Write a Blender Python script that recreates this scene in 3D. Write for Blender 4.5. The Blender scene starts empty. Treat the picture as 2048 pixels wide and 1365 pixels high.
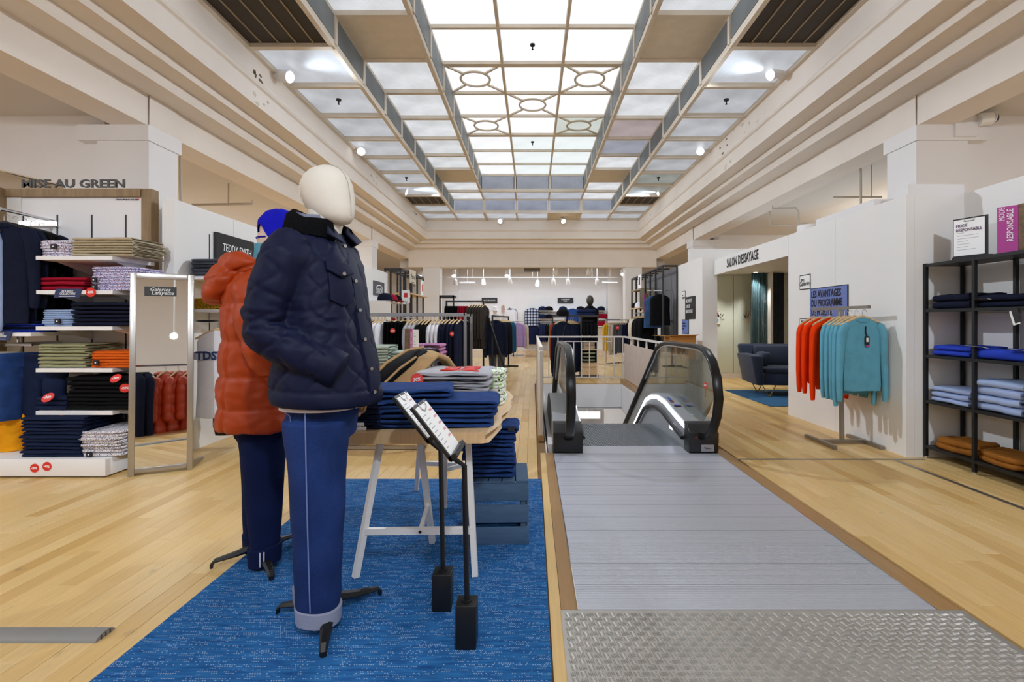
import bpy, bmesh, math, random
import numpy as np
from mathutils import Vector, Matrix, noise as mnoise
random.seed(7)
S = bpy.context.scene
COL = S.collection
PI = math.pi
# photograph: 2048 px wide, focal length 967 px, principal point (1065, 645), eye 1.25 m above the floor
F, CX, CY, H = 967.0, 1065.0, 645.0, 1.25
def WX(x, Y): return (x - CX) / F * Y
def WZ(y, Y): return H - (y - CY) / F * Y
def FY(y): return F * H / (y - CY)

# ------------------------------------------------------------------ camera, world, light, exposure
cd = bpy.data.cameras.new('camera'); cam = bpy.data.objects.new('camera', cd); COL.objects.link(cam)
cam.location = (0, 0, H); cam.rotation_euler = (PI/2, 0, 0)
cd.sensor_width = 36.0; cd.lens = F / 2048 * 36.0
cd.shift_x = -(CX - 1024) / 2048; cd.shift_y = (CY - 682.5) / 2048
cd.clip_start = 0.05; cd.clip_end = 200
S.camera = cam
S.view_settings.view_transform = 'Standard'; S.view_settings.look = 'None'
S.view_settings.gamma = 1.0; S.view_settings.use_curve_mapping = False
S.view_settings.exposure = 0.12
S.cycles.max_bounces = 8; S.cycles.diffuse_bounces = 5; S.cycles.glossy_bounces = 4
S.cycles.transmission_bounces = 6; S.cycles.transparent_max_bounces = 12
S.cycles.caustics_reflective = False; S.cycles.caustics_refractive = False
S.cycles.sample_clamp_indirect = 4.0
w = bpy.data.worlds.new('world'); S.world = w; w.use_nodes = True
w.node_tree.nodes['Background'].inputs[0].default_value = (0.9, 0.95, 1.0, 1)
w.node_tree.nodes['Background'].inputs[1].default_value = 0.5

def lamp(kind, loc, aim, energy, size=0.3, color=(1, .96, .9), spot=70, blend=.6, sy=None, name='light'):
    ld = bpy.data.lights.new(name, kind); ld.energy = energy; ld.color = color
    if kind == 'AREA':
        ld.size = size
        if sy: ld.shape = 'RECTANGLE'; ld.size_y = sy
    elif kind == 'SPOT':
        ld.shadow_soft_size = size; ld.spot_size = math.radians(spot); ld.spot_blend = blend
    else: ld.shadow_soft_size = size
    o = bpy.data.objects.new(name, ld); COL.objects.link(o); o.location = loc
    o.rotation_euler = (Vector(aim) - Vector(loc)).to_track_quat('-Z', 'Y').to_euler()
    return o
# added area lamps that brighten aisles, rear shop and the space behind the viewer
AREA = [((-6.6, .6, 3.6), 2.2, 4.6, 150), ((-7.3, 11.5, 3.6), 1.6, 5, 200), ((6.6, .4, 3.6), 2.2, 4.6, 150), ((7.3, 9.5, 3.3), 1.6, 3, 180),
        ((0, -1.2, 3.45), 6.5, 2.4, 120), ((0, 19.6, 3.5), 6.5, 2.2, 130)]
# added unseen spots brightening the displays, the far beam and the escalator well
for loc, aim, e, sp in (((-2.6, -.8, 3.4), (-4.2, 4.3, 1.6), 330, 75), ((.4, -.8, 3.4), (-1.2, 2.4, 1.0), 190, 60), ((2.6, -.8, 3.4), (3.9, 4.3, 1.7), 330, 75),
                        ((-1.0, 3.2, 4.72), (-1.5, 17.2, 3.3), 550, 60), ((1.0, 3.2, 4.72), (1.5, 17.2, 3.3), 550, 60), ((.3, 3.2, 4.72), (1.3, 9.75, .2), 420, 38)):
    lamp('SPOT', loc, aim, e, .08, (.86, .95, 1.06), sp, 1.0, name='spot_beam')
for loc, sx, sy, e in AREA:
    lamp('AREA', loc, (loc[0], loc[1] + .0001, 0), e, sx, (.84, .94, 1.06), sy=sy, name='added_fill_light')

# ------------------------------------------------------------------ mesh helpers
class MB:
    def __init__(s): s.v = []; s.f = []
    def add(s, vs, fs):
        b = len(s.v); s.v += [tuple(p) for p in vs]; s.f += [tuple(i + b for i in f) for f in fs]; return s
    def box(s, x0, x1, y0, y1, z0, z1, M=None):
        vs = [Vector(p) for p in ((x0,y0,z0),(x1,y0,z0),(x1,y1,z0),(x0,y1,z0),(x0,y0,z1),(x1,y0,z1),(x1,y1,z1),(x0,y1,z1))]
        if M is not None: vs = [M @ p for p in vs]
        return s.add(vs, [(3,2,1,0),(4,5,6,7),(0,1,5,4),(1,2,6,5),(2,3,7,6),(3,0,4,7)])
    def bar(s, p, q, w, h=None, up=(0,0,1)):
        p, q = Vector(p), Vector(q); d = (q - p).normalized(); u = Vector(up)
        if abs(d.dot(u)) > .98: u = Vector((0,1,0))
        r = d.cross(u).normalized(); u = r.cross(d); h = h or w; r = r*w/2; u = u*h/2
        vs = [p-r-u, p+r-u, p+r+u, p-r+u, q-r-u, q+r-u, q+r+u, q-r+u]
        return s.add(vs, [(0,1,2,3),(7,6,5,4),(1,0,4,5),(2,1,5,6),(3,2,6,7),(0,3,7,4)])
    def loft(s, rings, cap=True, close=False):
        n = len(rings[0]); vs = [p for r in rings for p in r]; fs = []
        m = len(rings)
        for k in range(m if close else m - 1):
            a, b = k*n, ((k+1) % m)*n
            for i in range(n):
                j = (i+1) % n; fs.append((a+i, a+j, b+j, b+i))
        if cap and not close:
            fs.append(tuple(range(n-1, -1, -1))); fs.append(tuple(range((m-1)*n, m*n)))
        return s.add(vs, fs)
    def tube(s, pts, r, n=8, cap=True, close=False, flat=1.0):
        pts = [Vector(p) for p in pts]; m = len(pts); rs = r if isinstance(r, (list, tuple)) else [r]*m
        rings = []; ref = None
        for k in range(m):
            if close: t = pts[(k+1) % m] - pts[k-1]
            else: t = pts[min(k+1, m-1)] - pts[max(k-1, 0)]
            t.normalize()
            if ref is None:
                ref = Vector((0,0,1)) if abs(t.z) < .9 else Vector((0,1,0))
            a = t.cross(ref)
            if a.length < 1e-4: a = t.cross(Vector((1,0,0)))
            a.normalize(); b = a.cross(t); ref = b
            rings.append([pts[k] + a*math.cos(2*PI*i/n)*rs[k] + b*math.sin(2*PI*i/n)*rs[k]*flat for i in range(n)])
        return s.loft(rings, cap, close)
    def prism(s, poly, axis, a, b):
        def P(u, v, c): return {'x': (c,u,v), 'y': (u,c,v), 'z': (u,v,c)}[axis]
        n = len(poly); vs = [P(u,v,a) for u,v in poly] + [P(u,v,b) for u,v in poly]
        fs = [tuple(range(n-1,-1,-1)), tuple(range(n,2*n))] + [(i,(i+1)%n,n+(i+1)%n,n+i) for i in range(n)]
        return s.add(vs, fs)
    def disc(s, c, nrm, r, t=.002, n=20):
        c = Vector(c); nrm = Vector(nrm).normalized()
        return s.tube([c, c + nrm*t], r, n)
    def ball(s, c, rx, ry=None, rz=None, n=16, m=10, M=None):
        ry = ry or rx; rz = rz or rx; rings = []
        for k in range(1, m):
            t = PI*k/m
            rings.append([Vector((rx*math.sin(t)*math.cos(2*PI*i/n), ry*math.sin(t)*math.sin(2*PI*i/n), -rz*math.cos(t))) for i in range(n)])
        if M is not None: rings = [[M @ p for p in r] for r in rings]
        c = Vector(c)
        return s.loft([[p + c for p in r] for r in rings])
    def mesh(s, name, m=None, smooth=False, angle=None):
        me = bpy.data.meshes.new(name); me.from_pydata(s.v, [], s.f); me.validate(); 
        bm = bmesh.new(); bm.from_mesh(me); bmesh.ops.recalc_face_normals(bm, faces=bm.faces); bm.to_mesh(me); bm.free()
        if m: me.materials.append(m)
        if smooth:
            me.shade_smooth()
            if angle: me.set_sharp_from_angle(angle=math.radians(angle))
        return me
    def build(s, name, m, parent=None, smooth=False, angle=40, bevel=0, label=None, kind=None):
        me = s.mesh(name, m, smooth, angle)
        if bevel:
            bm = bmesh.new(); bm.from_mesh(me)
            bmesh.ops.bevel(bm, geom=list(bm.edges), offset=bevel, segments=2, affect='EDGES', profile=.5, clamp_overlap=True)
            bm.to_mesh(me); bm.free(); me.shade_smooth(); me.set_sharp_from_angle(angle=math.radians(50))
        return link(name, me, parent, label, kind)
def link(name, me, parent=None, label=None, kind=None):
    o = bpy.data.objects.new(name, me); COL.objects.link(o)
    if parent is not None: adopt(o, parent)
    if label: o['label'] = label
    if kind: o['kind'] = kind
    return o
def world_of(o):
    m = o.matrix_basis.copy()
    if o.parent is not None: m = world_of(o.parent) @ o.matrix_parent_inverse @ m
    return m
def adopt(o, parent):          # the mesh is in world coordinates; keep it there under its parent
    o.parent = parent; o.matrix_parent_inverse = world_of(parent).inverted()
def tag(o, label, cat, group=None):
    o['label'] = label; o['category'] = cat
    if group: o['group'] = group
    return o
def thing(name, label, cat, loc=(0,0,0), group=None, rot=0):
    o = bpy.data.objects.new(name, None); COL.objects.link(o); o.location = loc; o.rotation_euler = (0,0,rot)
    o.empty_display_size = .05
    return tag(o, label, cat, group)
def struct(o): o['kind'] = 'structure'; return o
def shell(name):
    o = bpy.data.objects.new(name, None); COL.objects.link(o); o['kind'] = 'structure'; return o
def remesh(mb, name, m, voxel, disp=None, smooth_it=2, parent=None, label=None):
    """fuse overlapping lofts into one continuous surface, then push it along its normals by disp(co, normal)"""
    o = mb.build(name, m); md = o.modifiers.new('r', 'REMESH'); md.mode = 'VOXEL'; md.voxel_size = voxel
    ms = o.modifiers.new('s', 'SMOOTH'); ms.iterations = smooth_it; ms.factor = .5
    dg = bpy.context.evaluated_depsgraph_get()
    me = bpy.data.meshes.new_from_object(o.evaluated_get(dg)); old = o.data
    o.modifiers.clear(); o.data = me; bpy.data.meshes.remove(old); me.name = name
    if disp:
        n = len(me.vertices); co = np.empty(n*3); me.vertices.foreach_get('co', co); co = co.reshape(-1,3)
        no = np.empty(n*3); me.vertices.foreach_get('normal', no); no = no.reshape(-1,3)
        d = disp(co, no); co = co + no*d[:,None]
        me.vertices.foreach_set('co', co.ravel()); me.update()
    if not me.materials: me.materials.append(m)
    me.shade_smooth()
    if parent is not None: adopt(o, parent)
    if label: o['label'] = label
    return o
def nz(co, s, seed=0.0): return np.array([mnoise.noise(Vector((p[0]*s+seed, p[1]*s, p[2]*s))) for p in co])
def ell(c, a, b, n=28, u=Vector((1,0,0)), v=Vector((0,1,0)), p=2.0):
    """superellipse ring round c with half axes a along u, b along v"""
    out = []
    for i in range(n):
        t = 2*PI*i/n; ct, st = math.cos(t), math.sin(t)
        out.append(Vector(c) + u*(a*math.copysign(abs(ct)**(2/p), ct)) + v*(b*math.copysign(abs(st)**(2/p), st)))
    return out
def recolor(o, m):
    o.material_slots[0].link = 'OBJECT'; o.material_slots[0].material = m
ORD = 'first second third fourth fifth sixth seventh eighth ninth tenth eleventh twelfth thirteenth fourteenth fifteenth sixteenth seventeenth eighteenth nineteenth twentieth'.split()

# ------------------------------------------------------------------ materials
def lin(c):
    if isinstance(c, str): c = [int(c[i:i+2], 16) for i in (0, 2, 4)]
    return tuple(((v/255)/12.92 if v/255 <= .04045 else ((v/255+.055)/1.055)**2.4) for v in c) + (1,)
_M = {}
def N(nt, t, **kw):
    n = nt.nodes.new(t)
    for k, v in kw.items():
        if k in n.inputs.keys() if isinstance(k, str) else False: n.inputs[k].default_value = v
        else: setattr(n, k, v)
    return n
def mat(name, c, rough=.55, metal=0.0, bump=0.0, bscale=80, var=0.0, vscale=6, c2=None, spec=.5, coat=0.0, emit=None, estr=1.0, stretch=(1,1,1), sheen=0.0):
    if name in _M: return _M[name]
    m = bpy.data.materials.new(name); m.use_nodes = True; nt = m.node_tree; b = nt.nodes['Principled BSDF']
    b.inputs['Base Color'].default_value = lin(c); b.inputs['Roughness'].default_value = rough
    b.inputs['Metallic'].default_value = metal; b.inputs['Specular IOR Level'].default_value = spec
    b.inputs['Coat Weight'].default_value = coat; b.inputs['Coat Roughness'].default_value = .15
    if sheen: b.inputs['Sheen Weight'].default_value = sheen; b.inputs['Sheen Roughness'].default_value = .5
    L = nt.links
    if bump or var or c2:
        tc = N(nt, 'ShaderNodeTexCoord'); mp = N(nt, 'ShaderNodeMapping'); mp.inputs['Scale'].default_value = stretch
        L.new(tc.outputs['Object'], mp.inputs['Vector'])
    if var or c2:
        n1 = N(nt, 'ShaderNodeTexNoise'); n1.inputs['Scale'].default_value = vscale; n1.inputs['Detail'].default_value = 4
        L.new(mp.outputs[0], n1.inputs['Vector'])
        mx = N(nt, 'ShaderNodeMix', data_type='RGBA')
        A = lin(c); B = lin(c2) if c2 else tuple(max(0, v*(1-var)) for v in A[:3]) + (1,)
        mx.inputs['A'].default_value = A; mx.inputs['B'].default_value = B
        rp = N(nt, 'ShaderNodeMapRange'); rp.inputs['From Min'].default_value = .38; rp.inputs['From Max'].default_value = .65
        L.new(n1.outputs['Fac'], rp.inputs['Value']); L.new(rp.outputs[0], mx.inputs['Factor']); L.new(mx.outputs['Result'], b.inputs['Base Color'])
    if bump:
        n2 = N(nt, 'ShaderNodeTexNoise'); n2.inputs['Scale'].default_value = bscale; n2.inputs['Detail'].default_value = 3
        L.new(mp.outputs[0], n2.inputs['Vector']); bp = N(nt, 'ShaderNodeBump'); bp.inputs['Strength'].default_value = bump; bp.inputs['Distance'].default_value = .01
        L.new(n2.outputs['Fac'], bp.inputs['Height']); L.new(bp.outputs[0], b.inputs['Normal'])
    if emit:
        b.inputs['Emission Color'].default_value = lin(emit); b.inputs['Emission Strength'].default_value = estr
    _M[name] = m; return m
def cloth(name, c, bump=.25, bscale=220, var=.18, rough=.9): return mat(name, c, rough, bump=bump, bscale=bscale, var=var, vscale=9, spec=.12)
def print_cloth(name, base, dots, scale=60, thr=.33):
    if name in _M: return _M[name]
    m = mat(name, base, .9, spec=.2); nt = m.node_tree; b = nt.nodes['Principled BSDF']; L = nt.links
    tc = N(nt, 'ShaderNodeTexCoord'); vo = N(nt, 'ShaderNodeTexVoronoi'); vo.inputs['Scale'].default_value = scale
    geo = N(nt, 'ShaderNodeNewGeometry'); L.new(geo.outputs['Position'], vo.inputs['Vector'])
    rp = N(nt, 'ShaderNodeValToRGB'); rp.color_ramp.interpolation = 'CONSTANT'
    e = rp.color_ramp.elements; e[0].position = 0; e[0].color = lin(dots[0])
    e[1].position = 1/len(dots); e[1].color = lin(dots[1 % len(dots)])
    for k in range(2, len(dots)): q = e.new(k/len(dots)); q.color = lin(dots[k])
    sp = N(nt, 'ShaderNodeSeparateColor'); L.new(vo.outputs['Color'], sp.inputs[0]); L.new(sp.outputs[0], rp.inputs[0])
    lt = N(nt, 'ShaderNodeMath', operation='LESS_THAN'); lt.inputs[1].default_value = thr; L.new(vo.outputs['Distance'], lt.inputs[0])
    mx = N(nt, 'ShaderNodeMix', data_type='RGBA'); mx.inputs['A'].default_value = lin(base)
    L.new(lt.outputs[0], mx.inputs['Factor']); L.new(rp.outputs[0], mx.inputs['B']); L.new(mx.outputs['Result'], b.inputs['Base Color'])
    return m
def glow(name, c, s):
    if name in _M: return _M[name]
    m = bpy.data.materials.new(name); m.use_nodes = True; nt = m.node_tree; nt.nodes.clear()
    e = N(nt, 'ShaderNodeEmission'); e.inputs[0].default_value = lin(c); e.inputs[1].default_value = s
    o = N(nt, 'ShaderNodeOutputMaterial'); nt.links.new(e.outputs[0], o.inputs[0]); _M[name] = m; return m
def glass(name, tint='eef4f0', refl=1.0):
    if name in _M: return _M[name]
    m = bpy.data.materials.new(name); m.use_nodes = True; nt = m.node_tree; nt.nodes.clear()
    t = N(nt, 'ShaderNodeBsdfTransparent'); t.inputs[0].default_value = lin(tint)
    g = N(nt, 'ShaderNodeBsdfGlossy'); g.inputs['Roughness'].default_value = .02; g.inputs[0].default_value = (1,1,1,1)
    fr = N(nt, 'ShaderNodeFresnel'); fr.inputs[0].default_value = 1.45
    ml = N(nt, 'ShaderNodeMath', operation='MULTIPLY'); ml.inputs[1].default_value = refl
    mx = N(nt, 'ShaderNodeMixShader'); o = N(nt, 'ShaderNodeOutputMaterial'); L = nt.links
    L.new(fr.outputs[0], ml.inputs[0]); L.new(ml.outputs[0], mx.inputs[0]); L.new(t.outputs[0], mx.inputs[1]); L.new(g.outputs[0], mx.inputs[2]); L.new(mx.outputs[0], o.inputs[0])
    _M[name] = m; return m
def pane_mat(name, c, s, dirt=.12):
    """translucent daylit wired glass: gives off the daylight behind it, with dirt and a wire grid in it"""
    if name in _M: return _M[name]
    m = bpy.data.materials.new(name); m.use_nodes = True; nt = m.node_tree; b = nt.nodes['Principled BSDF']; L = nt.links
    b.inputs['Base Color'].default_value = (.12,.13,.14,1); b.inputs['Roughness'].default_value = .5; b.inputs['Specular IOR Level'].default_value = .12
    tc = N(nt, 'ShaderNodeTexCoord'); n1 = N(nt, 'ShaderNodeTexNoise'); n1.inputs['Scale'].default_value = 1.7; n1.inputs['Detail'].default_value = 7
    L.new(tc.outputs['Object'], n1.inputs['Vector'])
    rp = N(nt, 'ShaderNodeMapRange'); rp.inputs['From Min'].default_value = .35; rp.inputs['From Max'].default_value = .7
    rp.inputs['To Min'].default_value = s; rp.inputs['To Max'].default_value = s*(1-dirt*2)
    L.new(n1.outputs['Fac'], rp.inputs['Value'])
    wv = N(nt, 'ShaderNodeTexWave'); wv.inputs['Scale'].default_value = 8.5; L.new(tc.outputs['Object'], wv.inputs['Vector'])
    w2 = N(nt, 'ShaderNodeMapRange'); w2.inputs['From Min'].default_value = .0; w2.inputs['From Max'].default_value = .12; w2.inputs['To Min'].default_value = 1-dirt*.7; w2.inputs['To Max'].default_value = 1
    L.new(wv.outputs['Fac'], w2.inputs['Value'])
    mu = N(nt, 'ShaderNodeMath', operation='MULTIPLY'); L.new(rp.outputs[0], mu.inputs[0]); L.new(w2.outputs[0], mu.inputs[1])
    b.inputs['Emission Color'].default_value = lin(c); L.new(mu.outputs[0], b.inputs['Emission Strength'])
    _M[name] = m; return m

M = dict(
 cream=mat('cream_paint', 'efe6dc', .7, var=.05, vscale=1.2, bump=.03, bscale=30),
 beam=mat('beam_paint', 'efe7de', .7, var=.05, vscale=1.0),
 white=mat('white_paint', 'eeecec', .6, var=.03, vscale=1.0),
 wpanel=mat('white_panel', 'efedea', .5, var=.03, vscale=.8),
 ceil=mat('ceiling_paint', 'd8d2ca', .8, var=.05, vscale=.7),
 frame=mat('skylight_frame_paint', 'e6dccd', .6, var=.1, vscale=3),
 black=mat('black_metal', '1c1d1f', .45, metal=.3),
 char=mat('charcoal_metal', '2c2c30', .5, metal=.3),
 steel=mat('brushed_steel', 'b4b0aa', .32, metal=.9),
 chrome=mat('chrome', 'd8d8da', .15, metal=1.0),
 alu=mat('aluminium', 'cfd2dc', .44, metal=.5, bump=.04, bscale=300, stretch=(.05,1,1)),
 oak=mat('oak_frame', '9a7f5c', .55, var=.3, vscale=4, bump=.1, bscale=40, stretch=(6,6,1)),
 lwood=mat('light_wood', 'd9b98c', .5, var=.25, vscale=5, bump=.08, bscale=50, stretch=(1,8,8)),
 hwood=mat('hanger_wood', 'd8b98a', .4, var=.15, vscale=10),
 navy=cloth('navy_cloth', '1d2546'), dnavy=cloth('dark_navy_cloth', '181d31'), blackc=cloth('black_cloth', '101013'),
 greyc=cloth('grey_cloth', '5a5c66'), lgrey=cloth('light_grey_marl', 'b9bac0', var=.12), khaki=cloth('khaki_cloth', 'c6b89c'),
 olive=cloth('olive_cloth', 'a09f7c'), red=cloth('crimson_knit', 'a5142f'), orange=cloth('orange_cloth', 'e2661c'),
 yellow=cloth('mustard_cloth', 'd9a92c'), yellow2=cloth('saffron_cloth', 'f0a31a'), lblue=cloth('light_blue_cloth', 'a3b9de'), blue=cloth('royal_blue_knit', '2f49c4'),
 pblue=cloth('pale_blue_fleece', 'a4b6dd', var=.1), caramel=cloth('caramel_cloth', '9c6226'), sand=cloth('sand_fleece', 'c9b394', var=.1),
 denim=cloth('denim', '2b4986', bump=.4, bscale=320, var=.3), ddenim=cloth('dark_denim', '1d2745', var=.25), mdenim=cloth('mid_denim', '3a5880', var=.3),
 sage=cloth('sage_fleece', 'b9c6b8', var=.1), pink=cloth('mauve_fleece', 'b27a9f', var=.1), tan=cloth('tan_cloth', 'c2a173'),
 teal=cloth('teal_knit', '64a6bd', bump=.35, bscale=160, var=.12), ored=cloth('orange_red_knit', 'ee3d08', bump=.35, bscale=160, var=.12),
 whitec=cloth('white_cotton', 'ecebf0', var=.05), lav=cloth('lavender_cloth', 'b39ad6', var=.08), rust=cloth('rust_cloth', '8f3f1e'), beige=cloth('beige_cloth', 'd5c8b4', var=.1),
 brown=cloth('dark_brown_cloth', '3a342f'), petrol=cloth('petrol_cloth', '1f4c66'),
 paper=mat('paper', 'f4f4f2', .6), redtag=mat('red_card', 'de2a1e', .5), ink=mat('ink', '17171b', .6), whiteink=mat('white_ink', 'f6f6f6', .6), redink=mat('red_ink', 'c8242c', .6),
 navycard=mat('navy_card', '25335e', .5), bluecard=mat('blue_board', '6d7fbd', .5), blacksign=mat('black_sign', '1b1b1d', .5), greysign=mat('grey_sign', '4b4d52', .5), fuchsia=mat('fuchsia_card', 'b0418f', .55),
 cardb=mat('cardboard', 'c08a4a', .8, var=.1, vscale=3), cork=mat('cork', '7d654c', .85, var=.4, vscale=40),
)
M['floral'] = print_cloth('floral_print', 'e6e2ee', ['7a3a4a', '4a4f8a', '8a86b8', 'a03a3a', '3c3f6b'], 95, .36)
M['floral2'] = print_cloth('dense_floral_print', 'dcd8ee', ['5a4a9a', '9a3a5a', '4a4f9a', '7a78c0', '35386f'], 120, .46)
M['floral3'] = print_cloth('paisley_print', 'e0dde0', ['6a6a84', '8a7a8a', 'b09aa0', '55586e'], 110, .45)
M['knit'] = print_cloth('speckled_knit', '8a8a90', ['3a3a40', '4a4a50', '2f2f35'], 130, .6)
M['animal'] = print_cloth('black_white_print', 'dedfe2', ['2a2a38', '33333f', '8a6a8a'], 60, .55)
M['neon'] = print_cloth('neon_print', 'eef4e6', ['9be05a', '2a3a2a', 'f2f4ee', 'f2f2f2', 'dfeccd'], 60, .5)
M['yprint'] = print_cloth('yellow_print', 'd9a92c', ['3a2f1a', '5a4a20'], 90, .4)

def text(s, loc, rot, size, m, parent=None, sx=1.0, ext=.0012, align='CENTER', name='lettering', shear=0.0, spacing=1.0, bold=0.0):
    cu = bpy.data.curves.new(name, 'FONT'); cu.body = s; cu.size = size; cu.extrude = ext; cu.align_x = align; cu.align_y = 'CENTER'
    cu.resolution_u = 2; cu.shear = shear; cu.space_character = spacing; cu.offset = bold
    o = bpy.data.objects.new(name, cu); me = bpy.data.meshes.new_from_object(o); bpy.data.objects.remove(o); bpy.data.curves.remove(cu)
    me.name = name; me.materials.clear(); me.materials.append(m)
    R = rot if isinstance(rot, Matrix) else Matrix.Rotation(rot[2],4,'Z') @ Matrix.Rotation(rot[1],4,'Y') @ Matrix.Rotation(rot[0],4,'X')
    me.transform(Matrix.Translation(loc) @ R @ Matrix.Diagonal((sx,1,1,1)))
    return link(name, me, parent)
FACE_CAM = (PI/2, 0, 0)           # text upright, read from -Y
FACE_PX = (PI/2, 0, PI/2)         # read from +X
FACE_NX = (PI/2, 0, -PI/2)        # read from -X
# ------------------------------------------------------------------ floor
OX0, OX1, OY0, OY1 = .13, 1.80, 4.62, 9.75          # escalator well
fl = shell('floor')
def wood_mat(name, hexes, rough=.34):
    m = mat(name, hexes[0], rough, spec=.45); nt = m.node_tree; b = nt.nodes['Principled BSDF']; L = nt.links
    g = N(nt, 'ShaderNodeNewGeometry'); oi = N(nt, 'ShaderNodeObjectInfo')
    ad = N(nt, 'ShaderNodeMath', operation='ADD'); L.new(g.outputs['Random Per Island'], ad.inputs[0]); L.new(oi.outputs['Random'], ad.inputs[1])
    fr = N(nt, 'ShaderNodeMath', operation='FRACT'); L.new(ad.outputs[0], fr.inputs[0])
    rp = N(nt, 'ShaderNodeValToRGB'); e = rp.color_ramp.elements
    e[0].position = 0; e[0].color = lin(hexes[0]); e[1].position = 1; e[1].color = lin(hexes[-1])
    for k in range(1, len(hexes)-1): q = e.new(k/(len(hexes)-1)); q.color = lin(hexes[k])
    L.new(fr.outputs[0], rp.inputs[0])
    mp = N(nt, 'ShaderNodeMapping'); mp.inputs['Scale'].default_value = (38, 2.2, 1); L.new(g.outputs['Position'], mp.inputs['Vector'])
    n = N(nt, 'ShaderNodeTexNoise'); n.inputs['Scale'].default_value = 1.6; n.inputs['Detail'].default_value = 5; L.new(mp.outputs[0], n.inputs['Vector'])
    mx = N(nt, 'ShaderNodeMix', data_type='RGBA', blend_type='MULTIPLY'); mx.inputs['Factor'].default_value = .35
    L.new(rp.outputs[0], mx.inputs['A']); gr = N(nt, 'ShaderNodeMapRange'); gr.inputs['From Min'].default_value = .3; gr.inputs['From Max'].default_value = .7; gr.inputs['To Min'].default_value = .72; gr.inputs['To Max'].default_value = 1.08
    L.new(n.outputs['Fac'], gr.inputs['Value']); cb = N(nt, 'ShaderNodeCombineColor')
    for k in range(3): L.new(gr.outputs[0], cb.inputs[k])
    L.new(cb.outputs[0], mx.inputs['B'])
    # scuffs: dark stains along the boards
    mp2 = N(nt, 'ShaderNodeMapping'); mp2.inputs['Scale'].default_value = (5, 2.4, 1); mp2.inputs['Rotation'].default_value = (0,0,.35); L.new(g.outputs['Position'], mp2.inputs['Vector'])
    n2 = N(nt, 'ShaderNodeTexNoise'); n2.inputs['Scale'].default_value = 1.5; n2.inputs['Detail'].default_value = 9; n2.inputs['Roughness'].default_value = .72; L.new(mp2.outputs[0], n2.inputs['Vector'])
    r2 = N(nt, 'ShaderNodeMapRange'); r2.inputs['From Min'].default_value = .62; r2.inputs['From Max'].default_value = .72; r2.inputs['To Max'].default_value = .5; L.new(n2.outputs['Fac'], r2.inputs['Value'])
    m3 = N(nt, 'ShaderNodeMix', data_type='RGBA'); m3.inputs['B'].default_value = lin('76685c'); L.new(r2.outputs[0], m3.inputs['Factor']); L.new(mx.outputs['Result'], m3.inputs['A'])
    L.new(m3.outputs['Result'], b.inputs['Base Color'])
    n3 = N(nt, 'ShaderNodeTexNoise'); n3.inputs['Scale'].default_value = 2.5; n3.inputs['Detail'].default_value = 4; L.new(g.outputs['Position'], n3.inputs['Vector'])
    r3 = N(nt, 'ShaderNodeMapRange'); r3.inputs['To Min'].default_value = rough-.1; r3.inputs['To Max'].default_value = rough+.14; L.new(n3.outputs['Fac'], r3.inputs['Value']); L.new(r3.outputs[0], b.inputs['Roughness'])
    return m
WOOD = wood_mat('beech_parquet', ['e0b974', 'e9c586', 'e3be7c', 'eecd92', 'e7c382', 'd4aa66', 'ebc98b'])
WOODR = wood_mat('rear_parquet', ['c9a06c', 'd3ad78', 'cea674'], .22)
sub = mat('parquet_joint', '8a6a44', .8)
b = MB(); ZB = -.012
for x0, x1, y0, y1 in ((-9, OX0, -6, 17.2), (OX1, 9, -6, 17.2), (OX0, OX1, -6, OY0), (OX0, OX1, OY1, 17.2)): b.box(x0, x1, y0, y1, -.3, ZB)
b.build('floor_slab', sub, fl)
b = MB(); b.box(-9, 9, 17.2, 25, -.3, 0)
b.box(-9, -5.2, -6, 17.2, ZB, 0); b.box(5.4, 9, -6, 17.2, ZB, 0); b.box(-5.2, 5.4, -6, 1.2, ZB, 0)
b.build('floor_beyond', WOODR, fl)
# strips of beech parquet: the largest in the picture are objects of their own
PW = .092
def blocked(x0, x1, y0, y1):
    if x1 > OX0 - .02 and x0 < OX1 + .08 and y1 > OY0 and y0 < OY1: return True
    return x1 > .13 and x0 < 1.86 and y0 < OY0 + .01
rows = []
rng = random.Random(3)
x = -5.2
while x < 5.4:
    y = 1.2 - rng.random()*.9
    while y < 17.2:
        L_ = rng.choice([.5, .72, .9, 1.1]); y1 = min(y + L_, 17.2); y0 = max(y, 1.2)
        if y1 - y0 > .05:
            rows.append((x, min(x + PW, 5.4), y0, y1))
        y += L_
    x += PW
def cutrow(r):
    x0, x1, y0, y1 = r
    if x1 <= .06 + .02 or x0 >= 1.86: return [r]
    lo, hi = None, None
    if x0 >= OX0 - .12 and x1 <= 1.95 + .02:
        out = []
        if y1 > OY1 + .12: out.append((x0, x1, max(y0, OY1 + .12), y1))
        return out
    return [r]
rows = [q for r in rows for q in cutrow(r)]
def inview(r):
    xm, ym = (r[0]+r[1])/2, (r[2]+r[3])/2
    px = CX + xm/ym*F; py = CY + H/ym*F
    return -40 < px < 2090 and py < 1390 and not (-1.5 < xm < .05 and ym < 3.7)
vis = sorted([r for r in rows if inview(r)], key=lambda r: (r[2]+r[3]))
big = set(vis[:295])
cache = {}
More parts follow.
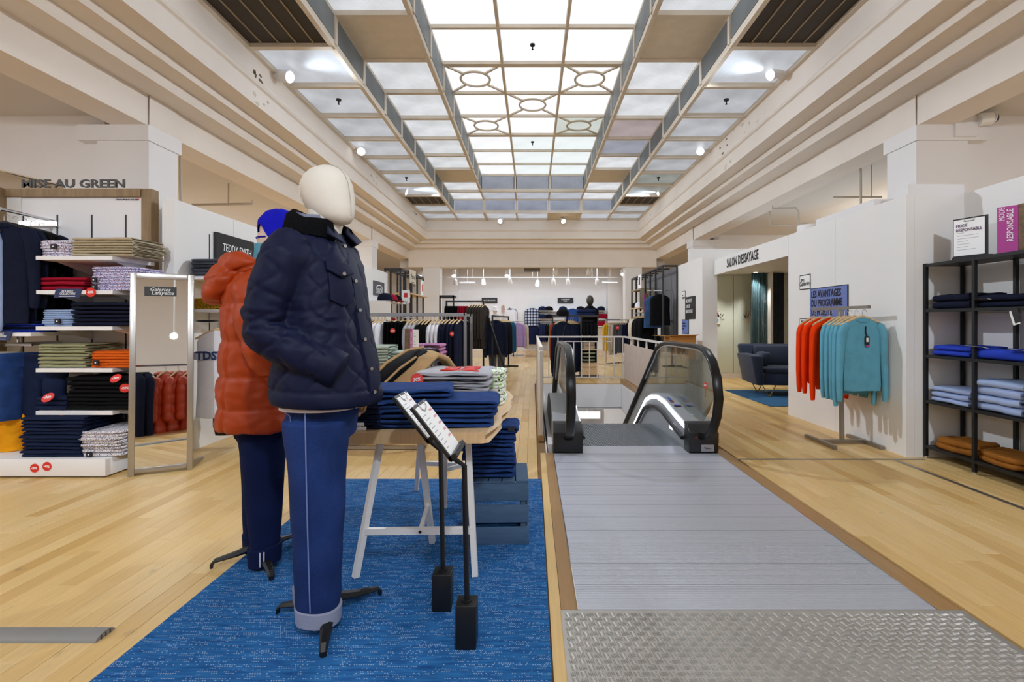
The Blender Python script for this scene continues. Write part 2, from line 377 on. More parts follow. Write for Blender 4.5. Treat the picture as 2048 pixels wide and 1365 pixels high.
for r in vis[:295]:
    key = (round(r[1]-r[0], 3), round(r[3]-r[2], 2))
    if key not in cache:
        q = MB(); a, c = key[0]/2 - .0008, key[1]/2 - .001
        q.loft([[(-a,-c,ZB),(a,-c,ZB),(a,c,ZB),(-a,c,ZB)], [(-a,-c,-.001),(a,-c,-.001),(a,c,-.001),(-a,c,-.001)], [(-a+.001,-c+.001,0),(a-.001,-c+.001,0),(a-.001,c-.001,0),(-a+.001,c-.001,0)]])
        cache[key] = q.mesh('plank', WOOD)
    o = link('plank', cache[key], fl); o.location = ((r[0]+r[1])/2, (r[2]+r[3])/2, 0)
q = MB()
for r in rows:
    if r not in big: q.box(r[0]+.0008, r[1]-.0008, r[2]+.001, r[3]-.001, ZB, 0)
q.build('planks', WOOD, fl, kind='stuff')
# wood borders of the walkway, metal expansion strips
bw = wood_mat('border_wood', ['b08a58', 'a98252', 'b6915f'])
q = MB(); q.box(.125, .198, 2.10, 4.62, ZB, .001); q.build('border_board', bw, fl)
q = MB(); q.box(1.752, 1.862, 2.10, 4.75, ZB, .001); q.build('border_board', bw, fl)
q = MB(); q.box(.075, .123, 1.2, 4.62, ZB, .0005); q.build('border_board', WOOD, fl)
q = MB(); q.box(OX0-.05, OX1+.1, OY1, OY1+.14, ZB, .001); q.build('border_board', bw, fl)
t = thing('expansion_strip', 'thin grey metal strip running across the parquet to the wall corner', 'floor strip', (2.6, 4.40, 0))
q = MB(); q.box(1.86, 3.56, 4.385, 4.398, -.002, .004); q.box(1.86, 3.56, 4.402, 4.42, -.002, .004); q.build('strip_profile', M['steel'], t)
t = thing('expansion_strip', 'grey metal strip running towards the viewer beside the black shelf rack', 'floor strip', (3.28, 3.2, 0))
q = MB(); q.box(3.262, 3.278, 1.5, 4.385, -.002, .004); q.box(3.284, 3.304, 1.5, 4.385, -.002, .004); q.build('strip_profile', M['steel'], t)
t = thing('cable_ramp', 'rounded grey cable duct lying on the parquet at the left edge', 'cable duct', (-2.6, 1.93, 0))
q = MB(); q.prism([(-.045*math.cos(a*PI/8)+1.925, .022*math.sin(a*PI/8)) for a in range(9)], 'x', -4.2, -1.70)
q.build('duct_cover', mat('duct_grey', '8c8b88', .5), t, smooth=True)
for k, yy in enumerate((1.905, 1.925, 1.945)):
    q = MB(); q.box(-1.72, -1.697, yy-.002, yy+.002, .001, .017); q.build('duct_wall', mat('duct_dark', '4a4a48', .6), t)

# ------------------------------------------------------------------ walls, aisle ceilings
def sbox(name, m, *a, parent=None):
    q = MB(); q.box(*a); o = q.build(name, m, parent)
    if parent is None: struct(o)
    return o
ZC = 3.69
sbox('wall_left', M['ceil'], -8.7, -8.5, -6, 25, 0, ZC)
sbox('wall_right', M['ceil'], 8.5, 8.7, -6, 25, 0, ZC)
sbox('wall_back', M['white'], -9, 9, -6.2, -6, 0, ZC)
fw = sbox('wall_front', M['white'], -9, 9, 22.0, 22.2, 0, ZC)
ce = shell('ceiling')
for a in ((-8.6, -4.87, -6, 25), (4.87, 8.6, -6, 25), (-4.87, 4.87, -6, 1.85), (-4.87, 4.87, 17.8, 25)):
    q = MB(); q.box(a[0], a[1], a[2], a[3], ZC, ZC+.2); q.build('ceiling_slab', M['ceil'], ce)
# ------------------------------------------------------------------ stepped plaster cove round the skylight
SX, SY0, SY1, Z1 = 3.66, 6.19 - 3*1.042, 6.19 + 10*1.042, 3.556
def cove(bot):
    return [(0, Z1+.12), (0, 3.215), (-.03, 3.205), (-.045, 3.175), (-.03, 3.14), (-.01, 3.13), (0, 3.12), (0, 2.875), (.262, 2.875), (.262, 2.78), (.49, 2.78), (.49, 2.645), (.81, 2.645), (.81, bot), (1.22, bot), (1.22, Z1+.12)]
def side(name, c0, c1, bot):
    """c0, c1 give, for an offset d from the skylight edge, the two mitred ends of the run"""
    q = MB(); pr = cove(bot)
    A = [(*c0(d), z + H) for d, z in pr]; B = [(*c1(d), z + H) for d, z in pr]; n = len(pr)
    q.add(A + B, [(i, (i+1) % n, n+(i+1) % n, n+i) for i in range(n)])
    return struct(q.build(name, M['cream']))
side('trim_1', lambda d: (-SX-d, SY0-d), lambda d: (-SX-d, SY1+d), 2.29)
side('trim_2', lambda d: (SX+d, SY0-d), lambda d: (SX+d, SY1+d), 2.29)
side('trim_3', lambda d: (-SX-d, SY1+d), lambda d: (SX+d, SY1+d), 1.99)
side('trim_4', lambda d: (-SX-d, SY0-d), lambda d: (SX+d, SY0-d), 2.29)
# peeling plaster patches on the cove
pp = mat('bare_plaster', 'd8d2c2', .9, var=.25, vscale=8, bump=.3, bscale=25); pb = mat('flaked_paint', '6a5d42', .9)
def flake(cx, cy, cz, n, s, seed, m):
    r = random.Random(seed); q = MB()
    for k in range(n):
        y0, z0 = cy + r.uniform(-s, s), cz + r.uniform(-s, s)*.4; a = r.uniform(.012, .05)
        pts = [(y0 + a*math.cos(t*PI/3)*r.uniform(.5, 1.6), z0 + a*.7*math.sin(t*PI/3)*r.uniform(.5, 1.3)) for t in range(6)]
        q.prism(pts, 'x', cx, cx + (.004 if cx < 0 else -.004))
    return q.build('flaked_patch', m)
for i, (cx, cy, cz, n, s, sd, m) in enumerate([(-SX, 6.45, 4.52, 5, .12, 1, pb), (-SX, 6.5, 4.22, 5, .2, 2, pp), (-SX, 11.2, 4.55, 6, .3, 3, pp), (-SX, 14.9, 4.55, 7, .35, 4, pb), (SX, 8.3, 4.6, 7, .5, 5, pp), (SX, 9.2, 4.55, 6, .4, 6, pb), (SX, 9.1, 4.2, 4, .3, 7, pp), (SX, 15, 4.55, 7, .3, 8, pp)]):
    o = flake(cx, cy, cz, n, s, sd, m); adopt(o, bpy.data.objects['trim_1' if cx < 0 else 'trim_2'])

# ------------------------------------------------------------------ skylight: three stepped tiers of daylit panes in a painted frame
sk = shell('skylight')
Z2, Z3 = 1.114*Z1, 1.247*Z1
XA, XB = 2.557, 1.56; P = 1.042; YK = lambda k: 6.19 + P*k
def pm(lv, c='f4f7fb', d=.1): return pane_mat('daylit_pane_%s_%s' % (str(round(lv, 2)).replace('.', '_'), c), c, lv, d)
PANES = {}
def pane(cx, cy, cz, sx, sy, m, axis='z'):
    key = (round(sx, 3), round(sy, 3), axis, m.name)
    if key not in PANES:
        q = MB(); a, c, t = sx/2, sy/2, .006
        if axis == 'z': q.box(-a, a, -c, c, -t, t)
        elif axis == 'x': q.box(-t, t, -a, a, -c, c)
        else: q.box(-a, a, -t, t, -c, c)
        PANES[key] = q.mesh('pane', m)
    o = link('pane', PANES[key], sk); o.location = (cx, cy, cz); return o
fr = {1: MB(), 2: MB(), 3: MB()}
T = .055
def fbar(t, p, q_, w=T, h=.07): fr[t].bar(p, q_, w, h)
g = M['frame']
ridge = mat('opaque_beige_panel', 'e8decd', .7, var=.06)
rs = random.Random(5)
for s in (-1, 1):
    for k in range(-3, 10):            # tier 1, side rows
        y0, y1 = YK(k), YK(k+1); z = H + Z1
        fbar(1, (s*XA, y0, z+.02), (s*SX, y0, z+.02), .08, .14)
        if k in (-1, 7): continue
        lv = (.60 if s < 0 else .58)*(1 - .02*max(k, 0)) * rs.uniform(.94, 1.06)
        col = 'e9edf5'
        if s > 0 and k in (5, 6): lv *= .62; col = 'dde4e0'
        pane(s*(XA+SX)/2, (y0+y1)/2, z+.02, SX-XA-T, P-T, pm(lv, col, .18))
    fbar(1, (s*XA, YK(-2), H+Z1), (s*XA, YK(9), H+Z1), .06, .09); fbar(1, (s*(SX-.03), YK(-3), H+Z1), (s*(SX-.03), YK(10), H+Z1), .06, .09)
    for k in range(-2, 9):             # tier 2 and the riser between tiers 1 and 2
        y0, y1 = YK(k), YK(k+1); z = H + Z2
        fbar(2, (s*XB, y0, z+.02), (s*XA, y0, z+.02), .08, .14); fr[1].box(min(s*XA, s*XA-s*.05), max(s*XA, s*XA-s*.05), y0-.035, y0+.035, H+Z1, H+Z2)
        pane(s*(XA-.03), (y0+y1)/2, H+(Z1+Z2)/2, P-.09, Z2-Z1-.1, pane_mat('riser_pane_%d' % (k % 3), 'c3cac8', [.075, .1, .12][k % 3] if s < 0 else [.16, .22, .2][k % 3], .25), 'x')
        if k in (0, 6):
            q = MB(); q.box(min(s*XB, s*XA)+.02, max(s*XB, s*XA)-.02, y0+.02, y1-.02, z-.03, z+.01); q.build('blind_panel', ridge, sk)
            continue
        lv, col = .78*rs.uniform(.95, 1.05), 'f2f5fa'
        if s > 0 and k == 3: lv, col = .50, 'e2cfd2'
        if s > 0 and k == 4: lv, col = .50, 'c9cfe2'
        pane(s*(XA+XB)/2, (y0+y1)/2, z+.02, XA-XB-T, P-T, pm(lv, col, .15))
    fbar(2, (s*XA, YK(-2), H+Z2), (s*XA, YK(9), H+Z2), .06, .07); fbar(2, (s*XB, YK(-1), H+Z2), (s*XB, YK(8), H+Z2), .06, .09)
    for k in range(-1, 8):             # riser between tiers 2 and 3
        y0, y1 = YK(k), YK(k+1)
        fr[2].box(min(s*XB, s*XB-s*.05), max(s*XB, s*XB-s*.05), y0-.035, y0+.035, H+Z2, H+Z3)
        pane(s*(XB-.03), (y0+y1)/2, H+(Z2+Z3)/2, P-.09, Z3-Z2-.1, pane_mat('riser_pane_%d' % (k % 3 + 3), 'c8cfce', [.12, .16, .14][k % 3], .25), 'x')
    fbar(3, (s*XB, YK(-1), H+Z3), (s*XB, YK(8), H+Z3), .07, .08)
    fbar(3, (s*.52, YK(-1), H+Z3), (s*.52, YK(8), H+Z3), .045, .06)
for k in range(-1, 9):                 # tier 3
    y0, y1 = YK(k), YK(k+1); big_ = k in (2, 5, -1, 8)
    fbar(3, (-XB, y0, H+Z3), (XB, y0, H+Z3), .11 if big_ else .05, .08)
    if k == 8: break
    for c in range(3):
        lv, col = 1.02, 'fafcff'
        if k == 4 and c == 2: lv, col = .72, 'e2eae4'
        if k >= 5: lv = .93; col = 'eef6f8' if c else 'fafcff'
        pane(-1.04 + 1.04*c, (y0+y1)/2, H+Z3+.02, 1.04-T, P-T, pm(lv, col, .05))
        if (k in (2, 4) and c != 1) or (k == 3 and c == 1):
            cx, cy = -1.04 + 1.04*c, (y0+y1)/2; q = MB(); z = H+Z3-.01
            q.tube([(cx + .265*math.cos(a*PI/16), cy + .265*math.sin(a*PI/16), z) for a in range(32)], .022, 6, close=True)
            for ax in (-1, 1):
                for ay in (-1, 1): q.bar((cx+ax*.19, cy+ay*.19, z), (cx+ax*.49, cy+ay*.49, z), .035, .03)
            q.build('ring_ornament', g, sk, smooth=True)
XS = [-XA, -XB, -.52, .52, XB, XA]
for e, kk in ((1, (8, 9, 10)), (-1, (-1, -2, -3))):     # both ends step down the same way
    y3, y2, y1 = YK(kk[0]), YK(kk[1]), YK(kk[2])
    for i in range(1, 4):
        a, c = XS[i], XS[i+1]
        pane((a+c)/2, y3-e*.0, H+(Z2+Z3)/2, c-a-.09, Z3-Z2-.1, pane_mat('end_pane_a', 'c6cbdc', .42, .2), 'y')
        pane((a+c)/2, (y3+y2)/2, H+Z2+.02, c-a-T, P-T, pm(.58, 'dfe5f2', .12))
    for i in range(0, 5):
        a, c = XS[i], XS[i+1]
        pane((a+c)/2, y2, H+(Z1+Z2)/2, c-a-.09, Z2-Z1-.1, pane_mat('end_pane_b', 'bfc6de', .48, .25), 'y')
        if e == 1 and i == 3:
            q = MB(); q.box(a+.02, c-.02, y2+.02, y1-.02, H+Z1-.02, H+Z1+.02); q.build('blind_panel', ridge, sk)
        else: pane((a+c)/2, (y2+y1)/2, H+Z1+.02, c-a-T, P-T, pm(.60, 'e4e9f4', .12))
    fbar(2, (-XB, y3, H+Z2), (XB, y3, H+Z2), .07, .09); fbar(2, (-XA, y2, H+Z2), (XA, y2, H+Z2), .06, .07)
    fbar(1, (-XA, y2, H+Z1), (XA, y2, H+Z1), .07, .09); fbar(1, (-SX, y1-e*.03, H+Z1), (SX, y1-e*.03, H+Z1), .06, .09)
    for x_ in XS[1:5]:
        fr[2].bar((x_, y3, H+Z2), (x_, y3, H+Z3), .05); fbar(2, (x_, y3, H+Z2), (x_, y2, H+Z2), .05, .07)
    for x_ in XS:
        wd = .09 if abs(x_) == XB else .05
        fr[1].bar((x_, y2, H+Z1), (x_, y2, H+Z2), wd); fbar(1, (x_, y2, H+Z1), (x_, y1, H+Z1), wd, .09)
for k in fr: fr[k].build('glazing_frame', g, sk)
gd = mat('grille_mesh', '3a332c', .7, bump=.3, bscale=400)
for s in (-1, 1):
    for k in (-1, 7):
        q = MB(); q.box(min(s*XA, s*SX)+.02, max(s*XA, s*SX)-.02, YK(k)+.03, YK(k+1)-.03, H+Z1+.0, H+Z1+.03); gr = q.build('grille', gd, sk)
        for j in range(1, 5):
            x_ = s*(XA + (SX-XA)*j/5); q = MB(); q.box(x_-.008, x_+.008, YK(k)+.03, YK(k+1)-.03, H+Z1-.012, H+Z1+.002); q.build('grille_slat', mat('grille_bar', 'a8977c', .6), gr)
# dark void above the glass so nothing but the panes shows
q = MB(); q.box(-SX-1, SX+1, SY0-1, SY1+1, H+Z3+.35, H+Z3+.4); q.build('roof_void', mat('void_dark', '20201e', .9), sk)
# ------------------------------------------------------------------ columns, brackets, cross beams
cn = 0
for y0 in (1.7, 5.62, 13.42):
    for s in (-1, 1):
        a, c = sorted((s*4.46, s*5.06)); cl = sbox('column', M['white'], a, c, y0, y0+.46, 0, H+2.29)
        q = MB(); a2, c2 = sorted((s*4.44, s*5.27)); q.box(a2, c2, y0-.03, y0+.5, 3.36, 3.54); q.build('capital_block', M['white'], cl)
        q = MB(); q.box(*sorted((s*4.455, s*4.45)), y0-.0, y0+.46, 3.49, H+2.645); q.build('capital_strip', M['cream'], cl)
        bm_ = MB(); poly = [(s*5.06, ZC), (s*8.5, ZC), (s*8.5, 3.36), (s*7.4, 3.32), (s*5.55, 2.88), (s*5.55, 2.4), (s*5.06, 2.4)]
        bm_.prism(poly, 'y', y0+.1, y0+.42); struct(bm_.build('cross_beam', M['white']))
# far shop: piers under the lintel, ribs of its ceiling
for s in (-1, 1):
    sbox('column', M['white'], *sorted((s*3.35, s*3.95)), 17.45, 17.95, 0, H+2.0)
    sbox('column', M['white'], *sorted((s*3.35, s*4.0)), 21.5, 22.0, 0, ZC)
# ------------------------------------------------------------------ metal walkway: ribbed aluminium plates and five-bar tread plate
wk = thing('walkway', 'ribbed aluminium walkway leading over the parquet to the escalator', 'walkway', (.97, 3.4, 0))
y = 2.095; k = 0
rr = random.Random(9)
while y < 4.58:
    y1 = min(y + .2, 4.59); q = MB(); prof = []
    n = 14; d = (y1-y-.002)/n
    for j in range(n):
        a = y + .001 + d*j; prof += [(a, .0045), (a+d*.62, .0045), (a+d*.66, .0025), (a+d*.96, .0025)]
    prof = [(y+.001, -.01)] + prof + [(y1-.001, .0025), (y1-.001, -.01)]
    q.prism(prof, 'x', .20, 1.75); o = q.build('walkway_plate', M['alu'], wk); y = y1
for xx in (.196, 1.75): q = MB(); q.box(xx, xx+.004, 2.095, 4.58, -.01, .006); q.build('edge_profile', M['chrome'], wk)
tp = thing('tread_plate', 'patterned aluminium checker plate in front of the ribbed walkway', 'tread plate', (1, 1.6, 0))
tm = mat('tread_aluminium', 'c4c1bb', .38, metal=.65, var=.12, vscale=5)
q = MB(); q.box(.122, 1.862, 1.15, 2.093, -.012, .003); q.build('plate_sheet', tm, tp)
q = MB(); pt = .0315
for i in range(int(1.74/pt)):
    for j in range(int(.94/pt)):
        cx, cy = .135 + pt*(i+.5), 1.16 + pt*(j+.5)
        if cx > 1.85 or cy > 2.085: continue
        dx, dy = ((1, 0), (0, 1))[(i + j) % 2]
        a45 = math.radians(12); dx, dy = dx*math.cos(a45)-dy*math.sin(a45), dx*math.sin(a45)+dy*math.cos(a45)
        for s in range(-2, 3):
            ox, oy = cx - dy*s*.0062, cy + dx*s*.0062; l, wd = .0135, .0021
            P0 = [(ox-dx*l, oy-dy*l, .003), (ox+dy*wd, oy-dx*wd, .003), (ox+dx*l, oy+dy*l, .003), (ox-dy*wd, oy+dx*wd, .003), (ox-dx*l*.5, oy-dy*l*.5, .0058), (ox+dx*l*.5, oy+dy*l*.5, .0058)]
            q.add(P0, [(0,1,4), (1,5,4), (1,2,5), (2,3,5), (3,4,5), (3,0,4)])
q.build('raised_tread', tm, tp, kind='stuff')

# ------------------------------------------------------------------ escalator
es = thing('escalator', 'escalator going down with glass balustrades and black handrails', 'escalator', (.98, 4.6, 0))
SL = math.tan(math.radians(33)); YB = 6.35           # where the incline starts
nb = mat('newel_black', '1d1e20', .4); rub = mat('handrail_rubber', '0d0e10', .3, spec=.4)
sil = mat('skirt_silver', 'b4b6ba', .42, metal=.35); comb = mat('step_metal', '9aa2aa', .4, metal=.6)
def inc(y, z): return z - max(0, y-YB)*SL
for s, x0, x1, xc in ((-1, .20, .478, .338), (1, 1.492, 1.77, 1.625)):
    xi = x1 if s < 0 else x0                          # inner side
    q = MB(); q.prism([(4.60, .004), (4.60, .20), (4.68, .265), (4.76, .28), (4.76, .004)], 'x', x0, x1); nw = q.build('newel_base', nb, es, bevel=.006)
    # deck: rises gently from the newel, rounds over and follows the incline
    top = [(4.75, .275), (5.1, .325), (5.5, .39), (5.8, .40), (6.1, .36)] + [(yy, inc(yy, .30)) for yy in (6.4, 7.2, 8.6, 9.6)]
    q = MB(); q.prism([(4.762, 0)] + top + [(9.6, inc(9.6, -.5)), (6.6, inc(6.6, -.4)), (4.762, -.4)], 'x', x0 if s < 0 else x0+.012, x1-.012 if s < 0 else x1)
    q.build('deck', sil, es, smooth=True, angle=25)
    q = MB()
    for (ya, za), (yb, zb) in zip(top[:-1], top[1:]): q.add([(xi-s*.002, ya, za-.07), (xi-s*.002, yb, zb-.07), (xi-s*.002, yb, zb-.025), (xi-s*.002, ya, za-.025)], [(0,1,2,3)])
    q.build('light_strip', glow('strip_light', 'eef2ff', 2.6), es)
    q = MB(); q.box(xi-s*.001, xi-s*.004, 5.15, 5.26, .10, .16); q.build('lamp', glow('strip_light', 'eef2ff', 2.6), es)
    # dark brush skirt under the deck edge
    q = MB(); q.tube([(xi-s*.02, yy, zz-.16) for yy, zz in top], .022, 6); q.build('skirt_brush', nb, es, smooth=True)
    # glass balustrade
    g_ = [(4.62, .30), (4.46, .42), (4.33, .58), (4.37, .80), (4.55, .95), (4.75, .99), (5.9, .985)] + [(yy, inc(yy, .93)) for yy in (6.6, 9.4)] + [(9.4, inc(9.4, .30)), (6.4, inc(6.4, .28)), (5.8, .37), (5.2, .31)]
    q = MB(); q.prism(g_, 'x', xc-.005, xc+.005); q.build('glass_panel', glass('balustrade_glass', 'e9efec', .8), es)
    # handrail: black band round the newel and along the glass, on a metal guide
    path = [(4.70, .13), (4.50, .17), (4.36, .27), (4.26, .42), (4.22, .58), (4.26, .76), (4.37, .90), (4.53, .985), (4.75, 1.015), (5.2, 1.012), (5.75, 1.008), (6.0, .985), (6.25, .92)] + [(yy, inc(yy, .85)) for yy in (6.5, 7.2, 8.2, 9.5)]
    def oval(pts, wx, wy, zoff=0):
        rings = []
        for i, (yy, zz) in enumerate(pts):
            a = Vector((0, *pts[max(i-1, 0)])); c = Vector((0, *pts[min(i+1, len(pts)-1)])); t = (c-a).normalized(); nn = Vector((0, -t.z, t.y))
            rings.append(ell((xc, yy, zz), wx, wy, 14, Vector((1,0,0)), nn, 2.8))
        return rings
    q = MB(); q.loft(oval(path, .043, .02)); q.build('handrail', rub, es, smooth=True, angle=60)
    inn = [(yy + (.03 if yy < 4.6 else 0), zz - (.03 if zz > .3 else 0)) for yy, zz in path[2:]]
    q = MB(); q.loft(oval(inn, .018, .012)); q.build('handrail_guide', M['chrome'], es, smooth=True, angle=60)
    if s > 0:
        q = MB(); q.tube([(1.555, 4.599, .155), (1.555, 4.592, .155)], .013, 14); q.build('stop_button', mat('button_red', '7a2f22', .4), nw)
        q = MB(); q.box(1.605, 1.725, 4.595, 4.6, .02, .085); q.build('maker_plate', mat('plate_grey', 'a9aab0', .4, metal=.4), nw); text('Viaine', (1.665, 4.594, .052), FACE_CAM, .028, M['ink'], nw)
        q = MB(); q.box(1.54, 1.57, 4.596, 4.6, .085, .1); q.build('socket', M['char'], nw); 
        R_ = Matrix.Rotation(0, 4, 'X')
        dk = math.atan2(.05, .3)
        q = MB(); q.box(1.53, 1.60, 5.2, 5.3, .335, .352); q.build('display', mat('display_black', '101014', .3), es)
        q = MB(); q.box(1.545, 1.585, 5.22, 5.27, .352, .354); q.build('display_screen', glow('display_violet', '5a50d8', 1.0), es)
        for j in range(4):
            q = MB(); q.tube([(1.545+.0*j, 5.36+.055*j, .372+.006*j), (1.545, 5.36+.055*j, .376+.006*j)], .02, 14); q.build('pictogram', mat('picto_red' if j == 0 else 'picto_blue', 'd8344a' if j == 0 else '3d63d8', .5), es)
        q = MB(); q.tube([(1.618, 4.52, .66), (1.616, 4.52, .66)], .034, 18); st = q.build('stop_sign', M['redtag'], es); text('STOP', (1.614, 4.52, .66), FACE_NX, .024, M['whiteink'], st); q = MB(); q.box(1.616, 1.618, 4.515, 4.525, .55, .62); q.build('arrow', M['redtag'], st)
    else:
        q = MB(); q.tube([(.42, 5.3, .35), (.42, 5.3, .44)], .012, 8); q.build('glass_clamp', M['chrome'], es); q = MB(); q.tube([(.42, 5.45, .38), (.42, 5.45, .47)], .012, 8); q.build('glass_clamp', M['chrome'], es)
        q = MB(); q.box(x0-.045, x0-.002, 4.75, 9.6, -.3, .05); q.build('side_cladding', M['white'], es)
q = MB(); n = 60
for j in range(n):
    xa = .49 + j*1.0/n; q.box(xa, xa+.010, 4.87, 5.62, -.012, .004)
q.box(.48, 1.49, 4.87, 5.62, -.06, -.006); q.build('comb_plate', comb, es)
q = MB(); q.box(.48, 1.49, 4.592, 4.868, -.06, .004); q.build('landing_plate', M['alu'], es)
for k in range(12):
    yk = 5.62 + .4*k; z = -.01 - (.0 if k < 1 else .26*(k)); q = MB()
    for j in range(50): q.box(.49+j*.02, .502+j*.02, yk+.0, yk+.40, z-.02, z)
    q.box(.49, 1.49, yk, yk+.42, z-.3, z-.015); q.build('step', comb, es)
# pit walls and the floor below, with its strip lamps and an added fill lamp
pit = shell('stairwell'); wp = M['white']
for a in ((OX0, OX0+.012, OY0, OY1, -.5, -.001), (OX1-.012, OX1, OY0, OY1, -.5, -.001), (OX0+.013, OX1-.013, OY1-.012, OY1, -.46, -.001)):
    q = MB(); q.box(*a); q.build('fascia', wp, pit)
q = MB(); q.box(-5, 7, 15.2, 15.3, -4, -.46); q.build('lower_wall', wp, pit)
q = MB(); q.box(-5, 7, 4, 15.3, -4.1, -4); q.build('lower_floor', WOOD, pit)
q = MB(); q.box(-5, 7, OY1+.02, 15.3, -.5, -.46); q.box(OX1+.02, 7, 4, OY1+.02, -.55, -.5); q.box(-5, OX0-.02, 4, OY1+.02, -.55, -.5); q.build('lower_ceiling', wp, pit)
q = MB(); q.box(1.95, 7, 13.2, 13.3, -4, -.46); q.build('lower_wall', wp, pit); q = MB(); q.box(1.95, 2.05, 13.3, 15.2, -4, -.46); q.build('lower_wall', wp, pit)
for i, (xa, xb, yy) in enumerate(((1.15, 1.78, 12.9), (2.55, 2.95, 12.5))):
    t = thing('strip_lamp', ['wide glowing strip lamp on the floor below seen through the stairwell', 'short glowing strip lamp below seen through the right glass'][i], 'lamp', (xa, yy, -1.2))
    q = MB(); q.box(xa-.03, xb+.03, yy, yy+.08, WZ(838, yy), WZ(823, yy)); q.build('housing', M['white'], t); q = MB(); q.box(xa, xb, yy-.012, yy, WZ(836, yy), WZ(825, yy)); q.build('diffuser', glow('strip_glow', 'ffffff', 4), t); q = MB(); q.box((xa+xb)/2-.02, (xa+xb)/2+.02, yy+.02, yy+.06, WZ(823, yy), -.46); q.build('drop_rod', M['steel'], t)
lamp('AREA', (1.0, 11.2, -.55), (1.0, 12.5, -2.4), 55, 1.4, (.95, .97, 1), name='lower_fill_light')  # added area lamp without a fixture, brightens the lower walls
t = thing('garment_display', 'dark clothes hanging on the floor below, seen down the stairwell', 'clothes', (1.7, 14.2, -4))
for j in range(7):
    q = MB(); xx = 1.2 + .13*j; q.loft([ell((xx, 14.1, zz), .06+.01*math.sin(j+zz*3), .22, 12) for zz in (-3.6, -2.9, -2.2, -1.95)]); q.build('hanging_coat', [M['blackc'], M['brown'], M['rust'], M['dnavy']][j % 4], t, smooth=True)
q = MB(); q.bar((1.0, 14.1, -1.9), (2.0, 14.1, -1.9), .03); q.bar((1.02, 14.1, -1.9), (1.02, 14.1, -4), .03); q.bar((1.98, 14.1, -1.9), (1.98, 14.1, -4), .03); q.build('rail', M['black'], t)

# ------------------------------------------------------------------ railing round the well
rc = mat('railing_paint', 'd9d2ca', .5, var=.06, vscale=6); rp_ = mat('railing_panel', 'd8c6b8', .6, var=.06)
rb = thing('guard_railing', 'beige bar railing closing the far end of the escalator well', 'railing', (.95, 9.85, 0))
q = MB(); q.bar((.08, 9.85, .955), (1.86, 9.85, .955), .05, .03); q.build('handrail', rc, rb); q = MB(); q.bar((.1, 9.85, .13), (1.86, 9.85, .13), .025); q.build('bottom_rail', rc, rb)
q = MB(); q.bar((.5, 9.85, .86), (1.62, 9.85, .86), .02); q.build('upper_rail', rc, rb)
for xx in (.11, .33, .52, .68, .84, 1.0, 1.16, 1.32, 1.48, 1.66, 1.84):
    q = MB(); q.bar((xx, 9.85, 0 if xx in (.11, .52, 1.48, 1.84) else .13), (xx, 9.85, .95 if xx in (.11, .33, .52, 1.48, 1.66, 1.84) else .86), .02, up=(0,1,0)); q.build('baluster', rc, rb)
rr_ = thing('guard_railing', 'beige solid-panel railing along the right side of the escalator well', 'railing', (1.86, 7.5, 0))
q = MB(); q.bar((1.86, 9.85, .955), (1.86, 5.3, .955), .05, .03); q.build('handrail', rc, rr_)
yy = 9.75
while yy > 5.4:
    y2 = max(yy - .62, 5.3); q = MB(); q.box(1.85, 1.87, y2+.006, yy-.006, .12, .82); q.build('panel', rp_, rr_)
    q = MB(); q.prism([(y2-.05, .82), (y2+.05, .82), (y2+.015, .945), (y2-.015, .945)], 'x', 1.852, 1.868); q.build('bracket', rc, rr_); yy = y2
q = MB()
yy = 9.72
while yy > 5.35: q.bar((1.845, yy, .12), (1.845, yy, .82), .008, up=(0,1,0)); yy -= .055
q.build('panel_rib', rp_, rr_, kind='stuff')
q = MB(); q.box(1.80, 1.93, 5.0, 9.9, 0, .10); q.build('kerb', bw, rr_)
rl = thing('guard_railing', 'pale solid railing left of the escalator with a rounded white end', 'railing', (.1, 7.4, 0))
q = MB(); q.bar((.09, 5.12, .97), (.09, 9.85, .955), .045, .05); q.build('handrail', rc, rl, bevel=.012)
yy = 9.8
while yy > 5.3:
    y2 = max(yy - .62, 5.16); q = MB(); q.box(.078, .092, y2+.005, yy-.005, .06, .9); q.build('panel', mat('pale_panel', 'd9d2c8', .6), rl); yy = y2
q = MB(); q.box(.075, .115, 5.1, 5.15, 0, .95); q.build('post', rc, rl, bevel=.006); q = MB(); q.box(.06, .12, 5.06, 9.9, 0, .06); q.build('kerb', bw, rl)

# ------------------------------------------------------------------ right partition with fitting room
pw = shell('wall_fitting'); W = M['wpanel']; XR, ZT = 3.46, 2.43
def pb(*a, m=None, n='wall_panel'): q = MB(); q.box(*a); return q.build(n, m or W, pw)
pb(XR, XR+.08, 4.478, 5.52, 0, ZT); pb(XR, XR+.08, 5.524, 6.54, 0, ZT)
pb(XR, XR+.08, 6.544, 9.2, 2.15, ZT, n='header')
pb(XR+.081, 3.995, 4.478, 4.56, 0, ZT)
q = MB(); q.box(XR+.0, XR+.3, 4.9, 5.9, ZT, ZT+.07); q.build('upstand', M['white'], pw); q = MB(); q.box(XR+.02, 4.0, 4.48, 4.6, ZT, ZT+.1); q.build('upstand', M['white'], pw)
q = MB(); q.tube([(XR+.25, 6.5, ZT), (XR+.25, 6.5, ZT+.12)], .14, 20); q.build('duct_collar', M['white'], pw, smooth=True)
pr_ = shell('wall_display'); 
for a in ((4.0, 4.08, 3.02, 4.478), (4.0, 4.08, 1.5, 3.016)): q = MB(); q.box(a[0], a[1], a[2], a[3], 0, 2.445); q.build('wall_panel', W, pr_)
# next panel: sticks out a little
pb(3.255, 3.33, 9.30, 10.82, 0, 2.51); pb(3.255, XR+.08, 9.26, 9.30, 0, 2.5)
